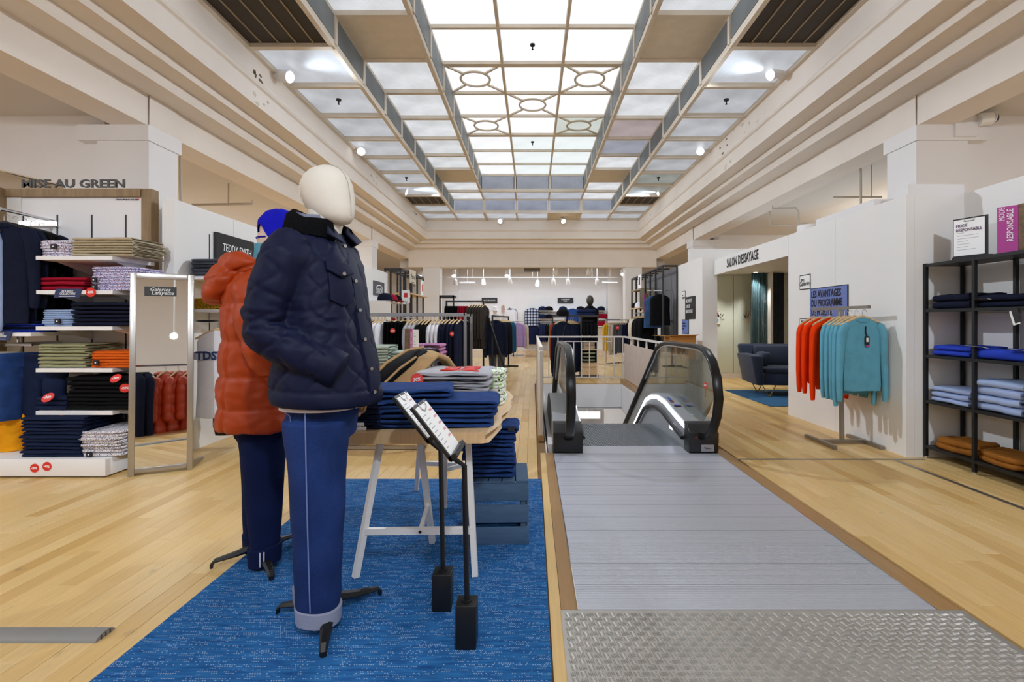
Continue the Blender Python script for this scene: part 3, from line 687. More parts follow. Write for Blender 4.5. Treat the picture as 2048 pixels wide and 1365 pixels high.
# fitting room shell
fg = mat('frosted_glass', 'dfe6da', .35, spec=.6); tr = M['white']
pb(XR+.08, 6.2, 10.86, 10.96, 0, 2.9); pb(6.2, 6.3, 6.4, 10.96, 0, 2.9); pb(XR+.08, 6.3, 6.45, 6.54, 0, ZT)
pb(XR+.08, 6.2, 6.54, 10.86, 2.32, 2.36, m=M['wpanel'], n='soffit')
for xa, xb in ((3.55, 4.49), (4.51, 5.0), (5.52, 5.9)):
    q = MB(); q.box(xa, xb, 10.83, 10.85, .12, 2.3); q.build('frosted_panel', fg, pw)
q = MB(); q.box(XR+.08, 6.2, 10.82, 10.86, 0, .11); q.build('baseboard', M['white'], pw)
for xx, yy in ((4.0, 10.3), (4.75, 10.3), (4.1, 8.2)):
    t = thing('downlight', {4.0: 'small round downlight in the fitting room soffit above the left glass panel', 4.75: 'small round downlight in the fitting room soffit beside the curtains', 4.1: 'round downlight in the fitting room soffit above the sofa'}[xx], 'lamp', (xx, yy, 2.32))
    q = MB(); q.tube([(xx, yy, 2.31), (xx, yy, 2.325)], .05, 16); q.build('trim_ring', M['white'], t); q = MB(); q.tube([(xx, yy, 2.306), (xx, yy, 2.311)], .036, 16); q.build('lens', glow('downlight_glow', 'fff6e6', 6), t)
    lamp('SPOT', (xx, yy, 2.29), (xx, yy+.06, 0), 42 if yy > 9 else 60, .03, (1, .97, .9), 95, .7, name='downlight_beam')
# sign lettering and boards of the partition
text("SALON D'ESSAYAGE", (XR-.004, 8.0, 2.288), FACE_NX, .215, M['ink'], pw, sx=.62, bold=.004)
t = thing('sign_board', "outlined white card reading mes Galeries on the white wall", 'sign', (XR, 6.1, 1.65))
Yw = lambda x: XR*F/(x-CX)
def wallq(x0, x1, y0, y1): Ya, Yb = Yw(x1), Yw(x0); Ym = (Ya+Yb)/2; return Ya, Yb, WZ(y1, Ym), WZ(y0, Ym)
Ya, Yb = Yw(1621.5), Yw(1600); z0, z1 = 1.665, 1.855
q = MB(); q.box(XR-.004, XR, Ya, Yb, z0, z1); q.build('border', M['ink'], t); q = MB(); q.box(XR-.006, XR-.003, Ya+.012, Yb-.012, z0+.012, z1-.012); q.build('card', M['paper'], t)
text('mes', (XR-.008, Yb-.07, z1-.06), FACE_NX, .06, M['ink'], t, sx=.8, shear=.3); text('Galeries', (XR-.008, (Ya+Yb)/2, z0+.075), FACE_NX, .09, M['ink'], t, sx=.85, shear=.35)
t = thing('sign_board', 'blue board reading LES AVANTAGES DU PROGRAMME DE FIDÉLITÉ on the white wall', 'sign', (XR, 5.6, 1.5))
Ya2, Yb2 = Yw(1697.5), Ya; z0, z1 = 1.30, 1.667
q = MB(); q.box(XR-.01, XR, Ya2, Yb2, z0, z1); q.build('border', M['ink'], t); q = MB(); q.box(XR-.013, XR-.009, Ya2+.01, Yb2-.01, z0+.01, z1-.01); q.build('board', M['bluecard'], t)
for j, s in enumerate(('LES AVANTAGES', 'DU PROGRAMME', 'DE FIDÉLITÉ')): text(s, (XR-.0145, Yb2-.035, 1.585-.108*j), FACE_NX, .118, M['ink'], t, sx=.66, align='LEFT', bold=.003)
t = thing('sign_board', 'white notice with ruled lines about loyalty perks behind the sweaters', 'sign', (XR, 5.7, 1.0))
Ya3, Yb3 = Yw(1690), Yw(1600); z1 = 1.30; z0 = .62
q = MB(); q.box(XR-.004, XR, Ya3, Yb3, z0, z1); q.build('border', M['ink'], t); q = MB(); q.box(XR-.006, XR-.003, Ya3+.01, Yb3-.01, z0+.01, z1-.01); q.build('card', M['paper'], t)
for j, s in enumerate(("10€ EN BON D'ACHAT OFFERTS TOUS LES 300€", 'INVITATION AUX VENTES PRIVÉES ET AVANT-PREMIÈRES', 'ÉCHANGES ET REMBOURSEMENTS SANS TICKET DE CAISSE', 'RETOUCHES SIMPLES OFFERTES', 'UN CADEAU POUR VOTRE ANNIVERSAIRE', 'DÈS VOTRE DEUXIÈME ANNÉE')):
    z = 1.255 - .077*j + (.025 if j == 5 else 0); text(s, (XR-.008, Yb3-.03, z), FACE_NX, .047, M['ink'], t, sx=.62, align='LEFT')
    if j != 4: q = MB(); q.box(XR-.0075, XR-.006, Ya3+.04, Yb3-.03, z-.04, z-.036); q.build('rule', M['ink'], t)
# boards on the far panel (x = 3.255)
XP = 3.255; Yp = lambda x: XP*F/(x-CX)
def board(x0, x1, z0, z1, mm, label, lines, size, tm_, border=True):
    Ya, Yb = Yp(x1), Yp(x0); t = thing('sign_board', label, 'sign', (XP, (Ya+Yb)/2, z0))
    if border: q = MB(); q.box(XP-.008, XP, Ya, Yb, z0, z1); q.build('border', M['ink'], t)
    q = MB(); q.box(XP-.012, XP-.004, Ya+.01, Yb-.01, z0+.01, z1-.01); q.build('board', mm, t)
    for j, s in enumerate(lines): text(s, (XP-.0135, Yb-.06, z1-.09-size*1.05*j), FACE_NX, size, tm_, t, sx=.62, align='LEFT')
board(1364.5, 1371, 1.78, 1.92, M['paper'], 'tiny outlined white card on the far panel beside the fitting room', ['mes', 'Galeries'], .055, M['ink'])
board(1371, 1391, 1.315, 1.78, M['blacksign'], "black board reading 10€ offerts tous les 300€ d'achat on far panel", ['10€ OFFERTS', 'TOUS LES', "300€ D'ACHAT"], .105, M['whiteink'])
board(1364.5, 1378, 1.0, 1.31, M['bluecard'], 'small blue board on the far panel under the black one', ['FAITES PARTIE', 'DU PROGRAMME', 'FIDÉLITÉ'], .05, M['ink'])
board(1378, 1392, .86, .99, M['paper'], 'small white notice on the far panel above the cardboard box', ['VOIR EN CAISSE'], .04, M['ink'])

# ------------------------------------------------------------------ left partitions
pl = shell('wall_brands'); XL = -3.31
for a in ((XL-.09, XL, 4.46, 5.35), (XL-.09, XL, 5.356, 6.5), (XL-.09, XL, 6.506, 7.7)):
    q = MB(); q.box(a[0], a[1], a[2], a[3], 0, 2.39); q.build('wall_panel', W, pl)
for yy in (4.95, 5.85, 7.0):
    q = MB(); q.box(XL-.002, XL+.003, yy-.006, yy+.006, .3, 2.15); q.build('slot_rail', M['char'], pl)
q = MB(); q.box(-3.64, -3.57, 4.62, 4.66, 0, 2.42); q.build('wall_panel', M['wpanel'], pl); q = MB(); q.box(-3.56, -3.40, 4.7, 4.75, 0, 2.4); q.build('wall_panel', M['wpanel'], pl)
def yl(x): return XL*F/(x-CX)
t = thing('brand_sign', 'black sign reading TEDDY SMITH on the left partition', 'sign', (XL, 5.3, 2.0))
Ya, Yb = yl(427), yl(503); q = MB(); q.box(XL, XL+.03, Ya, Yb, 1.905, 2.19); q.build('board', M['blacksign'], t)
text('TEDDY SMITH', (XL+.032, (Ya+Yb)/2+.02, 2.045), FACE_PX, .115, M['whiteink'], t, sx=.72, shear=.12)
# next partition with the second brand sign
XO = -3.38; po = shell('wall_surf_brand')
q = MB(); q.box(XO-.1, XO, 9.67, 11.3, 0, 2.4); q.build('wall_panel', W, po); q = MB(); q.box(XO-.3, XO-.1, 8.9, 9.0, 0, 2.35); q.build('wall_panel', M['wpanel'], po)
t = thing('brand_sign', 'dark grey sign with a white arc reading OXBOW on the far left partition', 'sign', (XO, 10.5, 2.0))
Yo = lambda x: XO*F/(x-CX); Ya, Yb = Yo(746), Yo(767); q = MB(); q.box(XO, XO+.02, Ya, Yb, 1.83, 2.14); q.build('board', M['greysign'], t)
text('OXBOW', (XO+.022, (Ya+Yb)/2, 1.93), FACE_PX, .17, M['whiteink'], t, sx=.68)
q = MB(); q.tube([(XO+.024, (Ya+Yb)/2+.22*math.cos(a), 1.97+.09*math.sin(a)) for a in [PI*(.1+.8*i/10) for i in range(11)]], .011, 6); q.build('arc_logo', M['whiteink'], t)
# ------------------------------------------------------------------ garment builders
def fold_mesh(name, seed, layers=3, p=5, wav=.05, flat=0.0):
    """unit folded garment: soft layers with rounded folds, base at z = 0"""
    r = random.Random(seed); q = MB(); n = 26; hl = 1.0/layers
    for L_ in range(layers):
        ox, oy = r.uniform(-.02, .02), r.uniform(-.02, .02); rings = []
        for f, sc in ((0, .93), (.18, .985), (.5, 1.0), (.82, .985), (1.0, .93)):
            rg = ell((ox, oy, 0), .5*sc, .5*sc, n, p=p); out = []
            for v in rg:
                wv = mnoise.noise(Vector((v.x*3+seed, v.y*3, L_*1.7)))
                zz = (L_+f)*hl + wv*wav*(1 if 0 < f < 1 or L_ < layers-1 else 1.6)
                e = mnoise.noise(Vector((v.x*6+seed*2, v.y*6, L_*3.1)))*.02
                out.append((v.x*(1+e), v.y*(1+e), max(0.0 if L_ == 0 and f == 0 else .004, zz)))
            rings.append(out)
        if L_ == layers-1:
            for sc in (.7, .35):
                rings.append([(v.x, v.y, 1.0 + mnoise.noise(Vector((v.x*4+seed, v.y*4, 9)))*wav*2 + .05*(1-sc)) for v in ell((ox, oy, 0), .5*sc, .5*sc, n, p=p)])
        q.loft(rings)
    return q.mesh(name, None, True, 70)
FOLD = {k: [fold_mesh('folded_' + k, 11*i+j, ly, p, wv) for i in range(3)] for j, (k, ly, p, wv) in enumerate((('trousers', 2, 5, .13), ('sweater', 2, 4, .15), ('shirt', 2, 5, .12)))}
for ms in FOLD.values():
    for me in ms: me.materials.append(M['navy'])
def shirt_front(o, m, w, d, h):
    """collar and a black cardboard neck label at the front of a folded shirt"""
def folded(kind, m, x, y, z, w, d, h, label, group=None, rot=0, seed=0, cat=None):
    nm = {'jeans': 'jeans' if 'jeans' in label else 'trousers', 'sweatshirt': 'sweatshirt' if 'sweatshirt' in label else 'sweater'}.get(kind, kind)
    o = link('folded_' + nm, FOLD[kind][seed % 3]); recolor(o, m); o.location = (x, y, z); o.scale = (w, d, h); o.rotation_euler = (0, 0, rot)
    tag(o, label, cat or {'trousers': 'trousers', 'sweater': 'sweater', 'shirt': 'shirt', 'jeans': 'trousers', 'sweatshirt': 'sweater'}[kind], group); return o
def fold_strip(name, seed, w=1.0, d=1.0, t=.42, rr=.27, n=18, wav=.17, slack=.0):
    """unit garment folded once: two layers joined by a soft round fold on the +x side, base near z = 0"""
    path = [(-w/2 + (w - rr*.35)*i/10, t/2) for i in range(11)] + [(w/2 - rr*.35 + rr*.35*math.sin(a), .5 - (.5-t/2)*math.cos(a)) for a in [PI*k/7 for k in range(1, 7)]] + [(w/2 - rr*.35 - (w - rr*.35 - .03)*i/10, 1 - t/2) for i in range(11)]
    q = MB(); rings = []; m = len(path)
    for k in range(n+1):
        y = -d/2 + d*k/n; e = 1 - .5*max(0, abs(y)*2/d - .86)/.14*.5; out = []; inn = []
        for i, (x, z) in enumerate(path):
            a, b = path[max(i-1, 0)], path[min(i+1, m-1)]; tx, tz = b[0]-a[0], (b[1]-a[1])*.12; L_ = math.hypot(tx, tz) or 1; nx, nz_ = tz/L_, -tx/L_
            o_ = mnoise.noise(Vector((x*3.2+seed, y*3.2, z*.8)))*wav*(.4 if z < .3 else 1) + mnoise.noise(Vector((x*8+seed, y*5, z*2)))*wav*.4
            xx = x + mnoise.noise(Vector((seed, y*2.5, z*1.5)))*.025
            out.append((xx + nx*t*.035*e, y*(1 + .02*math.sin(x*9+seed)), max(.002, z + nz_*t/2*e + o_))); inn.append((xx - nx*t*.035*e, y*(1 + .02*math.sin(x*9+seed)), max(.002, z - nz_*t/2*e + o_)))
        rings.append(out + inn[::-1])
    q.loft(rings); return q.mesh(name, M['navy'], True, 65)
FOLD['jeans'] = [fold_strip('folded_jeans', s) for s in (1, 5, 9)]
FOLD['sweatshirt'] = [fold_strip('folded_sweatshirt', s, t=.46, rr=.4, wav=.2) for s in (2, 6, 11)]
SR = random.Random(21)
def posname(i, n):
    if n == 1: return 'only one'
    if i == n-1: return 'topmost'
    if i == 0: return 'bottom one'
    k = n-1-i
    return ORD[k] + ' from top'
def stack(kind, m, n, x, y, z, w, d, h, desc, place, group, rot=0, jit=.02, lean=0.0, ramp=0.0):
    """n folded garments piled up; each a thing of its own"""
    zz = z
    for i in range(n):
        hh = h*SR.uniform(.85, 1.15); f = 1 - ramp*i/max(n-1, 1)
        mm = m[i % len(m)] if isinstance(m, list) else m
        folded(kind, mm, x + SR.uniform(-jit, jit)*w + lean*i, y + SR.uniform(-jit, jit)*d, zz, w*f*SR.uniform(.97, 1.02), d*SR.uniform(.96, 1.02), hh, f'{desc}, {posname(i, n)} in the pile {place}', group, rot + SR.uniform(-.03, .03), SR.randrange(3))
        zz += hh*1.0
    return zz
# hanging garments: z = 0 at the shoulder line, hanging down; x across the shoulders, y thickness
def hung_mesh(kind, w, L_, t, sl=.55, seed=0, flare=1.0):
    r = random.Random(seed); q = MB(); n = 22
    if kind == 'trousers':
        for s in (-1, 1):
            rings = []
            for k in range(9):
                f = k/8; z = -.12 - (L_-.12)*f; wd = w*.25*(1-.2*f); cx = s*(w*.245 - .008*f)
                rings.append([(v.x, v.y + .008*math.sin(9*f+s), v.z) for v in ell((cx, 0, z), wd, t/2*(1-.25*f)*(1+.12*math.sin(5*f+seed)), 14, p=2.5)])
            q.loft(rings)
        q.loft([ell((0,0,.0), w*.44, t*.36, 20, p=3), ell((0,0,-.035), w*.45, t*.42, 20, p=3), ell((0,0,-.037), w*.445, t*.40, 20, p=3), ell((0,0,-.12), w*.485, t*.49, 20, p=3), ell((0,0,-.20), w*.494, t*.48, 20, p=3), ell((0,0,-.24), w*.44, t*.3, 20, p=3)])
    else:
        rings = []
        prof = [(.012, .075, .55), (.0, .085, .65), (-.012, .11, .7), (-.03, .15, .8), (-.055, w*.38, .95), (-.09, w*.42, 1), (-.16, w*.415, 1.08), (-.3, w*.41, 1.1)]
        for k in range(1, 8): prof.append((-.3 - (L_-.3)*k/7, w*(.41 + (.03*flare)*k/7) - (.012 if k == 7 and sl else 0), 1.1 + .1*k/7 - (.15 if k == 7 else 0)))
        for z, hw, tt in prof:
            rg = []
            for i, v in enumerate(ell((0, 0, z), hw, t/2*tt, n, p=2.4)):
                rip = mnoise.noise(Vector((v.x*9+seed, 0 if v.y > 0 else 5, z*1.2)))*.022*min(1, max(0, -z*3))
                rg.append((v.x, v.y + rip, v.z + (mnoise.noise(Vector((v.x*5, seed, 3)))*.012 if z < -L_+.01 else 0)))
            rings.append(rg)
        q.loft(rings)
        if sl:
            for s in (-1, 1):
                pts = [(s*(w*.34), 0, -.055), (s*(w*.42), 0, -.085), (s*(w*.475), .004, -.14), (s*(w*.50), .008, -.13-sl*.35), (s*(w*.525), .004, -.13-sl*.7), (s*(w*.53), -.004, -.13-sl), (s*(w*.525), -.006, -.19-sl), (s*(w*.522), -.006, -.20-sl)]
                q.tube(pts, [.045, .062, .066, .056, .048, .042, .034, .030], 12, flat=min(1, t*11))
            if kind == 'top' and sl > .3: q.tube([(.078*math.cos(2*PI*i/20), -.004 + .62*t*math.sin(2*PI*i/20)*.9, .006 - .035*(math.sin(2*PI*i/20) < 0)*abs(math.sin(2*PI*i/20))) for i in range(20)], .008, 6, close=True)
    return q
def hanger_mesh(w=.42):
    q = MB(); q.tube([(-w/2, 0, -.075), (-w*.36, 0, -.045), (-w*.2, 0, -.012), (0, 0, .012), (w*.2, 0, -.012), (w*.36, 0, -.045), (w/2, 0, -.075)], [.009, .011, .013, .014, .013, .011, .009], 8, flat=1.0)
    return q
def hook_mesh(h=.1):
    q = MB(); q.tube([(0, 0, .01), (0, 0, h-.045)] + [(.02 - .02*math.cos(a), 0, h-.045+.022*math.sin(a)) for a in [PI*i/7 for i in range(1, 8)]], .0025, 6); return q
HM = {}
def HG(key, *a, **k):
    if key not in HM: HM[key] = hung_mesh(*a, **k).mesh(key, M['navy'], True, 60)
    return HM[key]
HANG = hanger_mesh().mesh('hanger_bar', M['hwood'], True, 60); HOOK = hook_mesh().mesh('hook', M['chrome'], True, 60); HANGD = hanger_mesh().mesh('hanger_bar', M['black'], True, 60)
def hanger(x, y, z, rot, label, group, dark=False):
    t = thing('clothes_hanger', label, 'hanger', (x, y, z), group, rot)
    for nm, me in (('hanger_bar', HANGD if dark else HANG), ('hook', HOOK)):
        o = link(nm, me); o.parent = t
    return t
def hang(key, m, x, y, z, rot, label, cat, name=None, group=None, scale=(1,1,1)):
    o = link(name or cat.replace(' ', '_'), HM[key]); recolor(o, m); o.location = (x, y, z); o.rotation_euler = (0, 0, rot); o.scale = scale
    return tag(o, label, cat, group)
HG('sweater_body', 'top', .47, .66, .07, .56, 1); HG('sweater_body_b', 'top', .47, .66, .07, .56, 5); HG('coat_body', 'top', .48, .95, .11, .6, 2); HG('jacket_body', 'top', .48, .72, .10, .58, 3)
HG('tee_body', 'top', .5, .72, .05, .2, 4); HG('tank_body', 'top', .46, .74, .05, 0, 6); HG('vest_body', 'top', .5, .62, .13, 0, 7); HG('trousers_body', 'trousers', .40, .95, .06); HG('short_trousers', 'trousers', .42, .6, .08); HG('long_body', 'top', .44, 1.05, .09, .62, 8, flare=2)
def red_tag(p, nrm, r, s, label, rot, ts=None, where=None, parent=None):
    """round red price card with white figures, standing on or stuck to something"""
    t = thing('price_tag', label, 'price tag', p) if parent is None else parent
    q = MB(); q.disc(p, nrm, r, .003, 24); q.build('card', M['redtag'], t)
    text(s, Vector(p) + Vector(nrm).normalized()*.0045, rot, ts or r*.75, M['whiteink'], t, sx=.9, bold=.0006); return t

# ------------------------------------------------------------------ left display unit (shelves, frame, lettering)
YP, YF = 4.45, 4.0
du = thing('display_unit', 'oak framed white wall unit with shelves of folded clothes at left', 'display unit', (-4.1, 4.2, 0))
q = MB(); q.box(-5.4, -3.585, YP, YP+.03, 0, 2.40); q.build('back_panel', M['white'], du)
q = MB(); q.box(-3.585, -3.495, YP-.02, YP+.07, 0, 2.475); q.build('frame_post', M['oak'], du)
q = MB(); q.box(-4.92, -4.83, YP-.22, YP+.07, 0, 2.475); q.build('frame_post', M['oak'], du)
q = MB(); q.box(-4.829, -3.586, YP-.03, YP+.07, 2.40, 2.474); q.build('frame_top', M['oak'], du)
q = MB(); q.box(-4.83, -4.70, YP-.01, YP-.002, 0.15, 2.40); q.build('side_panel', M['wpanel'], du)
for xx in (WX(47, YP), WX(115, YP), WX(184, YP), WX(252, YP)):
    q = MB(); q.box(xx-.006, xx+.006, YP-.004, YP+.0, .3, 2.24); q.build('slot_rail', M['char'], du)
q = MB(); q.box(-5.2, -3.425, 3.875, YP, .012, .150); q.build('plinth', M['white'], du, bevel=.004)
q = MB(); q.box(-5.2, -3.45, 3.9, YP, 0, .012); q.build('plinth_foot', M['char'], du)
SZ = [1.800, 1.515, 1.215, .868, .515]
SXL, SXR = -4.11, -3.475
for z in SZ:
    q = MB(); q.box(SXL, SXR, YF, YP-.004, z-.032, z); q.build('shelf', M['white'], du)
    for xx in (-4.05, -3.55): q = MB(); q.prism([(YP-.004, z-.032), (YP-.004, z-.12), (YF+.1, z-.032)], 'x', xx-.004, xx+.004); q.build('shelf_bracket', M['wpanel'], du)
q = MB(); q.box(-5.0, -4.13, YF-.02, YP-.004, 1.135, 1.165); q.build('shelf', M['white'], du)
q = MB(); q.tube([(-4.27, 3.88, 2.16), (-4.40, 4.45, 2.18)], .013, 10); q.tube([(-4.27, 3.88, 2.16), (-4.268, 3.87, 2.16)], .018, 10); q.build('display_rail', M['chrome'], du, smooth=True)
q = MB(); q.bar((-4.34, 3.92, 1.065), (-4.34, 4.45, 1.065), .02, .03); q.bar((-4.62, 4.08, 1.06), (-4.22, 4.08, 1.06), .016, .02); q.bar((-4.34, 4.08, 1.06), (-4.34, 4.08, 1.14), .012); q.build('display_rail', M['chrome'], du)
t = thing('lit_bar', 'short glowing light bar behind the coats on the left unit', 'lamp', (WX(80, YP), YP-.05, 2.16))
q = MB(); q.box(WX(44, YP), WX(115, YP), YP-.03, YP-.006, 2.135, 2.175); q.build('diffuser', glow('bar_glow', 'ffffff', 1.6), t); q = MB(); q.box(WX(42, YP), WX(118, YP), YP-.034, YP-.006, 2.128, 2.135); q.build('housing', M['chrome'], t)
ltr = text('MISE AU GREEN', (WX(147, YP), YP-.0, 2.475+.048), FACE_CAM, .105, mat('letter_grey', '4c4a48', .5), du, sx=1.30, ext=.006, bold=.002)
text('STAND POINT ROUGE', (WX(254, YP), YP-.004, WZ(400, YP)), FACE_CAM, .022, M['ink'], du, sx=.9); q = MB(); q.disc((WX(277, YP), YP-.003, WZ(399.5, YP)), (0,-1,0), .008); q.build('red_dot', M['redtag'], du)
# piles on the right-hand shelves
Xs = lambda x: WX(x, 4.04)
def pile(kind, m, n, px0, px1, z, hpx, desc, place, group, **k):
    x0, x1 = Xs(px0), Xs(px1); h = hpx/F*4.05/n
    if kind != 'shirt': return stack({'trousers': 'jeans', 'sweater': 'sweatshirt'}[kind], m, n, (x0+x1)/2, YF+.21, z+.001, .36, x1-x0, h, desc, place, group, rot=-PI/2, **k)
    return stack(kind, m, n, (x0+x1)/2, YF+.21, z+.001, x1-x0, .36, h, desc, place, group, **k)
pile('shirt', M['floral'], 3, 72, 143, SZ[0], 33, 'white floral print shirt', 'on the top left shelf', 'floral shirts on the top shelf')
pile('trousers', M['khaki'], 7, 146, 268, SZ[0], 40, 'folded khaki trousers', 'on the top left shelf', 'khaki trousers on the top shelf')
pile('sweater', M['red'], 3, 80, 172, SZ[1], 27, 'crimson sweater', 'beside the floral shirts', 'crimson sweaters on the shelf')
pile('shirt', M['floral2'], 4, 172, 275, SZ[1], 46, 'densely flowered shirt', 'beside the crimson sweaters', 'flowered shirts on the second shelf')
pile('shirt', M['lblue'], 4, 78, 146, SZ[2], 34, 'light blue shirt', 'on the middle shelf at left', 'light blue shirts on the middle shelf')
pile('sweater', M['dnavy'], 6, 146, 268, SZ[2], 48, 'dark navy sweater', 'beside the light blue shirts', 'navy sweaters on the middle shelf')
pile('trousers', M['olive'], 7, 78, 175, SZ[3], 46, 'folded olive trousers', 'beside the orange shirts', 'olive trousers on the fourth shelf')
pile('shirt', M['orange'], 3, 172, 270, SZ[3], 32, 'orange shirt', 'beside the olive trousers', 'orange shirts on the fourth shelf')
pile('trousers', M['ddenim'], 3, 76, 136, SZ[4], 26, 'blue folded jeans', 'under the tilted red tag', 'blue jeans on the lowest shelf')
pile('trousers', M['blackc'], 8, 136, 262, SZ[4], 66, 'black folded jeans', 'on the lowest left shelf', 'black jeans on the lowest shelf')
XB_ = lambda x: WX(x, 3.95)
def bpile(kind, m, n, px0, px1, hpx, *a, **k):
    x0, x1 = XB_(px0), XB_(px1)
    if kind != 'shirt': return stack('jeans', m, n, (x0+x1)/2, 4.13, .151, .40, x1-x0, hpx/F*4.0/n, *a, rot=-PI/2, **k)
    return stack(kind, m, n, (x0+x1)/2, 4.13, .151, x1-x0, .40, hpx/F*4.0/n, *a, **k)
bpile('trousers', M['ddenim'], 11, 46, 168, 84, 'dark navy folded jeans', 'on the white plinth', 'dark jeans on the plinth')
bpile('shirt', M['floral3'], 4, 152, 246, 50, 'paisley print shirt', 'on the white plinth', 'paisley shirts on the plinth')
stack('sweater', [M['blue'], M['dnavy']], 4, -4.42, 4.2, 1.166, .55, .34, .026, 'blue or navy sweater', 'under the coats', 'sweaters under the coats')
# black neck labels of the folded shirts
for px, py, wz in ((99, 488, 10), (180, 555, 9), (180, 569, 9), (107, 638, 10), (184, 721, 10), (170, 905, 11)):
    Yq = 4.0 if py < 850 else 3.92
    q = MB(); x_, z_ = WX(px+7, Yq), WZ(py+5, Yq); q.box(x_-.022, x_+.022, Yq+.0, Yq+.012, z_-.02, z_+.02); o = q.build('shirt_label', M['ink']); q = MB(); q.box(x_-.005, x_+.005, Yq-.003, Yq, z_-.005, z_+.005); q.build('emblem', M['whiteink'], o)
    tag(o, {488: 'black square label on the white floral shirts of the top shelf', 555: 'upper black square label on the dense flowered shirts', 569: 'lower black square label on the dense flowered shirts', 638: 'black square label on the light blue shirts', 721: 'black square label on the orange shirts', 905: 'black square label on the paisley shirts of the plinth'}[py], 'label')
# tags and cards on the unit
def card_nc(px, py, Y, wpx, hpx, label):
    x, z = WX(px, Y), WZ(py, Y); w_, h_ = wpx/F*Y/2, hpx/F*Y/2; t = thing('offer_card', label, 'sign', (x, Y, z))
    q = MB(); q.prism([(x-w_, z-h_), (x+w_*.84, z-h_), (x+w_, z+h_), (x-w_*.84, z+h_)], 'y', Y-.004, Y); q.build('card', M['navycard'], t)
    text('NOUVELLE', (x+.0, Y-.006, z+h_*.42), FACE_CAM, h_*.62, M['whiteink'], t, sx=.85, shear=.2); text('COLLECTION', (x, Y-.006, z-h_*.12), FACE_CAM, h_*.78, M['whiteink'], t, sx=.72, shear=.2)
    q = MB(); q.box(x-w_*.6, x+w_*.55, Y-.006, Y-.004, z-h_*.75, z-h_*.65); q.build('underline', M['whiteink'], t)
card_nc(136, 587, YF-.005, 56, 18, 'navy card reading NOUVELLE COLLECTION below the crimson sweaters')
card_nc(-3, 672, YF-.03, 56, 19, 'navy card reading NOUVELLE COLLECTION cut off at the left edge')
red_tag((WX(181.5, YF-.01), YF-.01, WZ(585, YF-.01)), (0,-1,0), 9.6/F*YF, '-20%', 'round red -20% tag on the shelf edge of flowered shirts', FACE_CAM)
red_tag((WX(69, 3.872), 3.873, WZ(937, 3.87)), (0,-1,0), 8.6/F*3.87, '-20%', 'round red -20% sticker straight on the plinth front, left of the slanted one', FACE_CAM)
red_tag((WX(94, 3.872), 3.873, WZ(933.5, 3.87)), (0,-1,0), 8.8/F*3.87, '-40%', 'slanted round red -40% sticker on the front of the white plinth', Matrix.Rotation(.2,4,'Y') @ Matrix.Rotation(PI/2,4,'X'))
RTILT = lambda a: Matrix.Rotation(a, 4, 'X')
red_tag((WX(143, 4.1), 3.99, WZ(839, 4.0)), (0,-.75,.65), .04, '-40%', 'red tag lying on the dark jeans pile of the plinth', Matrix.Rotation(-.15,4,'Z') @ RTILT(.85))
red_tag((WX(101, 4.0), 3.98, WZ(795, 4.0)), (0,-.75,.65), .045, '-20%', 'red tag lying on the blue jeans of the lowest shelf', Matrix.Rotation(.15,4,'Z') @ RTILT(.85))
red_tag((WX(235, 4.0), 3.985, WZ(757, 4.0)), (0,-.75,.65), .042, '-20%', 'red tag lying on top of the black jeans pile', Matrix.Rotation(.15,4,'Z') @ RTILT(.85))
red_tag((WX(250, 3.98), 3.98, WZ(776, 4.0)), (.5,-.85,.0), .036, '-20%', 'red tag hanging at the end of the black jeans pile', Matrix.Rotation(.5,4,'Z') @ RTILT(PI/2))
# coats on the face-out rail
cz = 2.16
for i, (yy, m, nm, lb) in enumerate([(3.93, M['lblue'], 'shirt', 'light blue shirt hanging foremost on the left rail'), (3.99, M['dnavy'], 'coat', 'navy coat hanging first behind the light blue shirt'), (4.07, M['dnavy'], 'coat', 'navy coat hanging second behind the light blue shirt'), (4.16, M['blackc'], 'coat', 'black coat hanging third behind the light blue shirt'), (4.25, M['blackc'], 'coat', 'black coat hanging fourth behind the light blue shirt'), (4.34, M['dnavy'], 'coat', 'navy coat hanging last against the white panel')]):
    xx = -4.34 - .11*(yy-3.88)/.57 + (-.20 if i == 0 else .0)
    hang('coat_body' if i else 'jacket_body', m, xx, yy, cz-.105, .12, lb, nm, scale=(.9 if i else .75, .62, .86 if i else 1.12))
    hanger(xx, yy, cz-.095, .12, 'black hanger holding the ' + lb.split(' hanging')[0] + ', ' + ['foremost', 'second', 'third', 'fourth', 'fifth', 'last'][i] + ' on the left rail', None, True)
# trousers hung from clips under the left shelf
for i, (xx, yy, m, z0, L_, lb) in enumerate([(-4.60, 4.0, M['olive'], 1.0, .56, 'olive trousers clipped leftmost under the left shelf'), (-4.50, 4.03, M['beige'], 1.0, .56, 'beige trousers clipped second under the left shelf'), (-4.42, 4.06, M['lblue'], .99, .56, 'light blue jeans clipped third under the left shelf'), (-4.34, 4.10, M['denim'], .99, .56, 'blue jeans clipped fourth under the left shelf'), (-4.20, 4.12, M['ddenim'], .985, .56, 'dark blue jeans clipped widest under the left shelf')]):
    hang('short_trousers', m, xx, yy+.03, z0, .15 if i == 4 else 1.25, lb, 'trousers', scale=(.9, 1, L_/.6))
for i, (xx, yy) in enumerate(((-4.56, 4.10), (-4.36, 4.16))):
    hang('short_trousers', M['yellow2'], xx, yy, .52, .3, ['saffron trousers hanging low at the left edge', 'saffron trousers hanging low behind the dark jeans'][i], 'trousers', scale=(1, 1.5, .61))
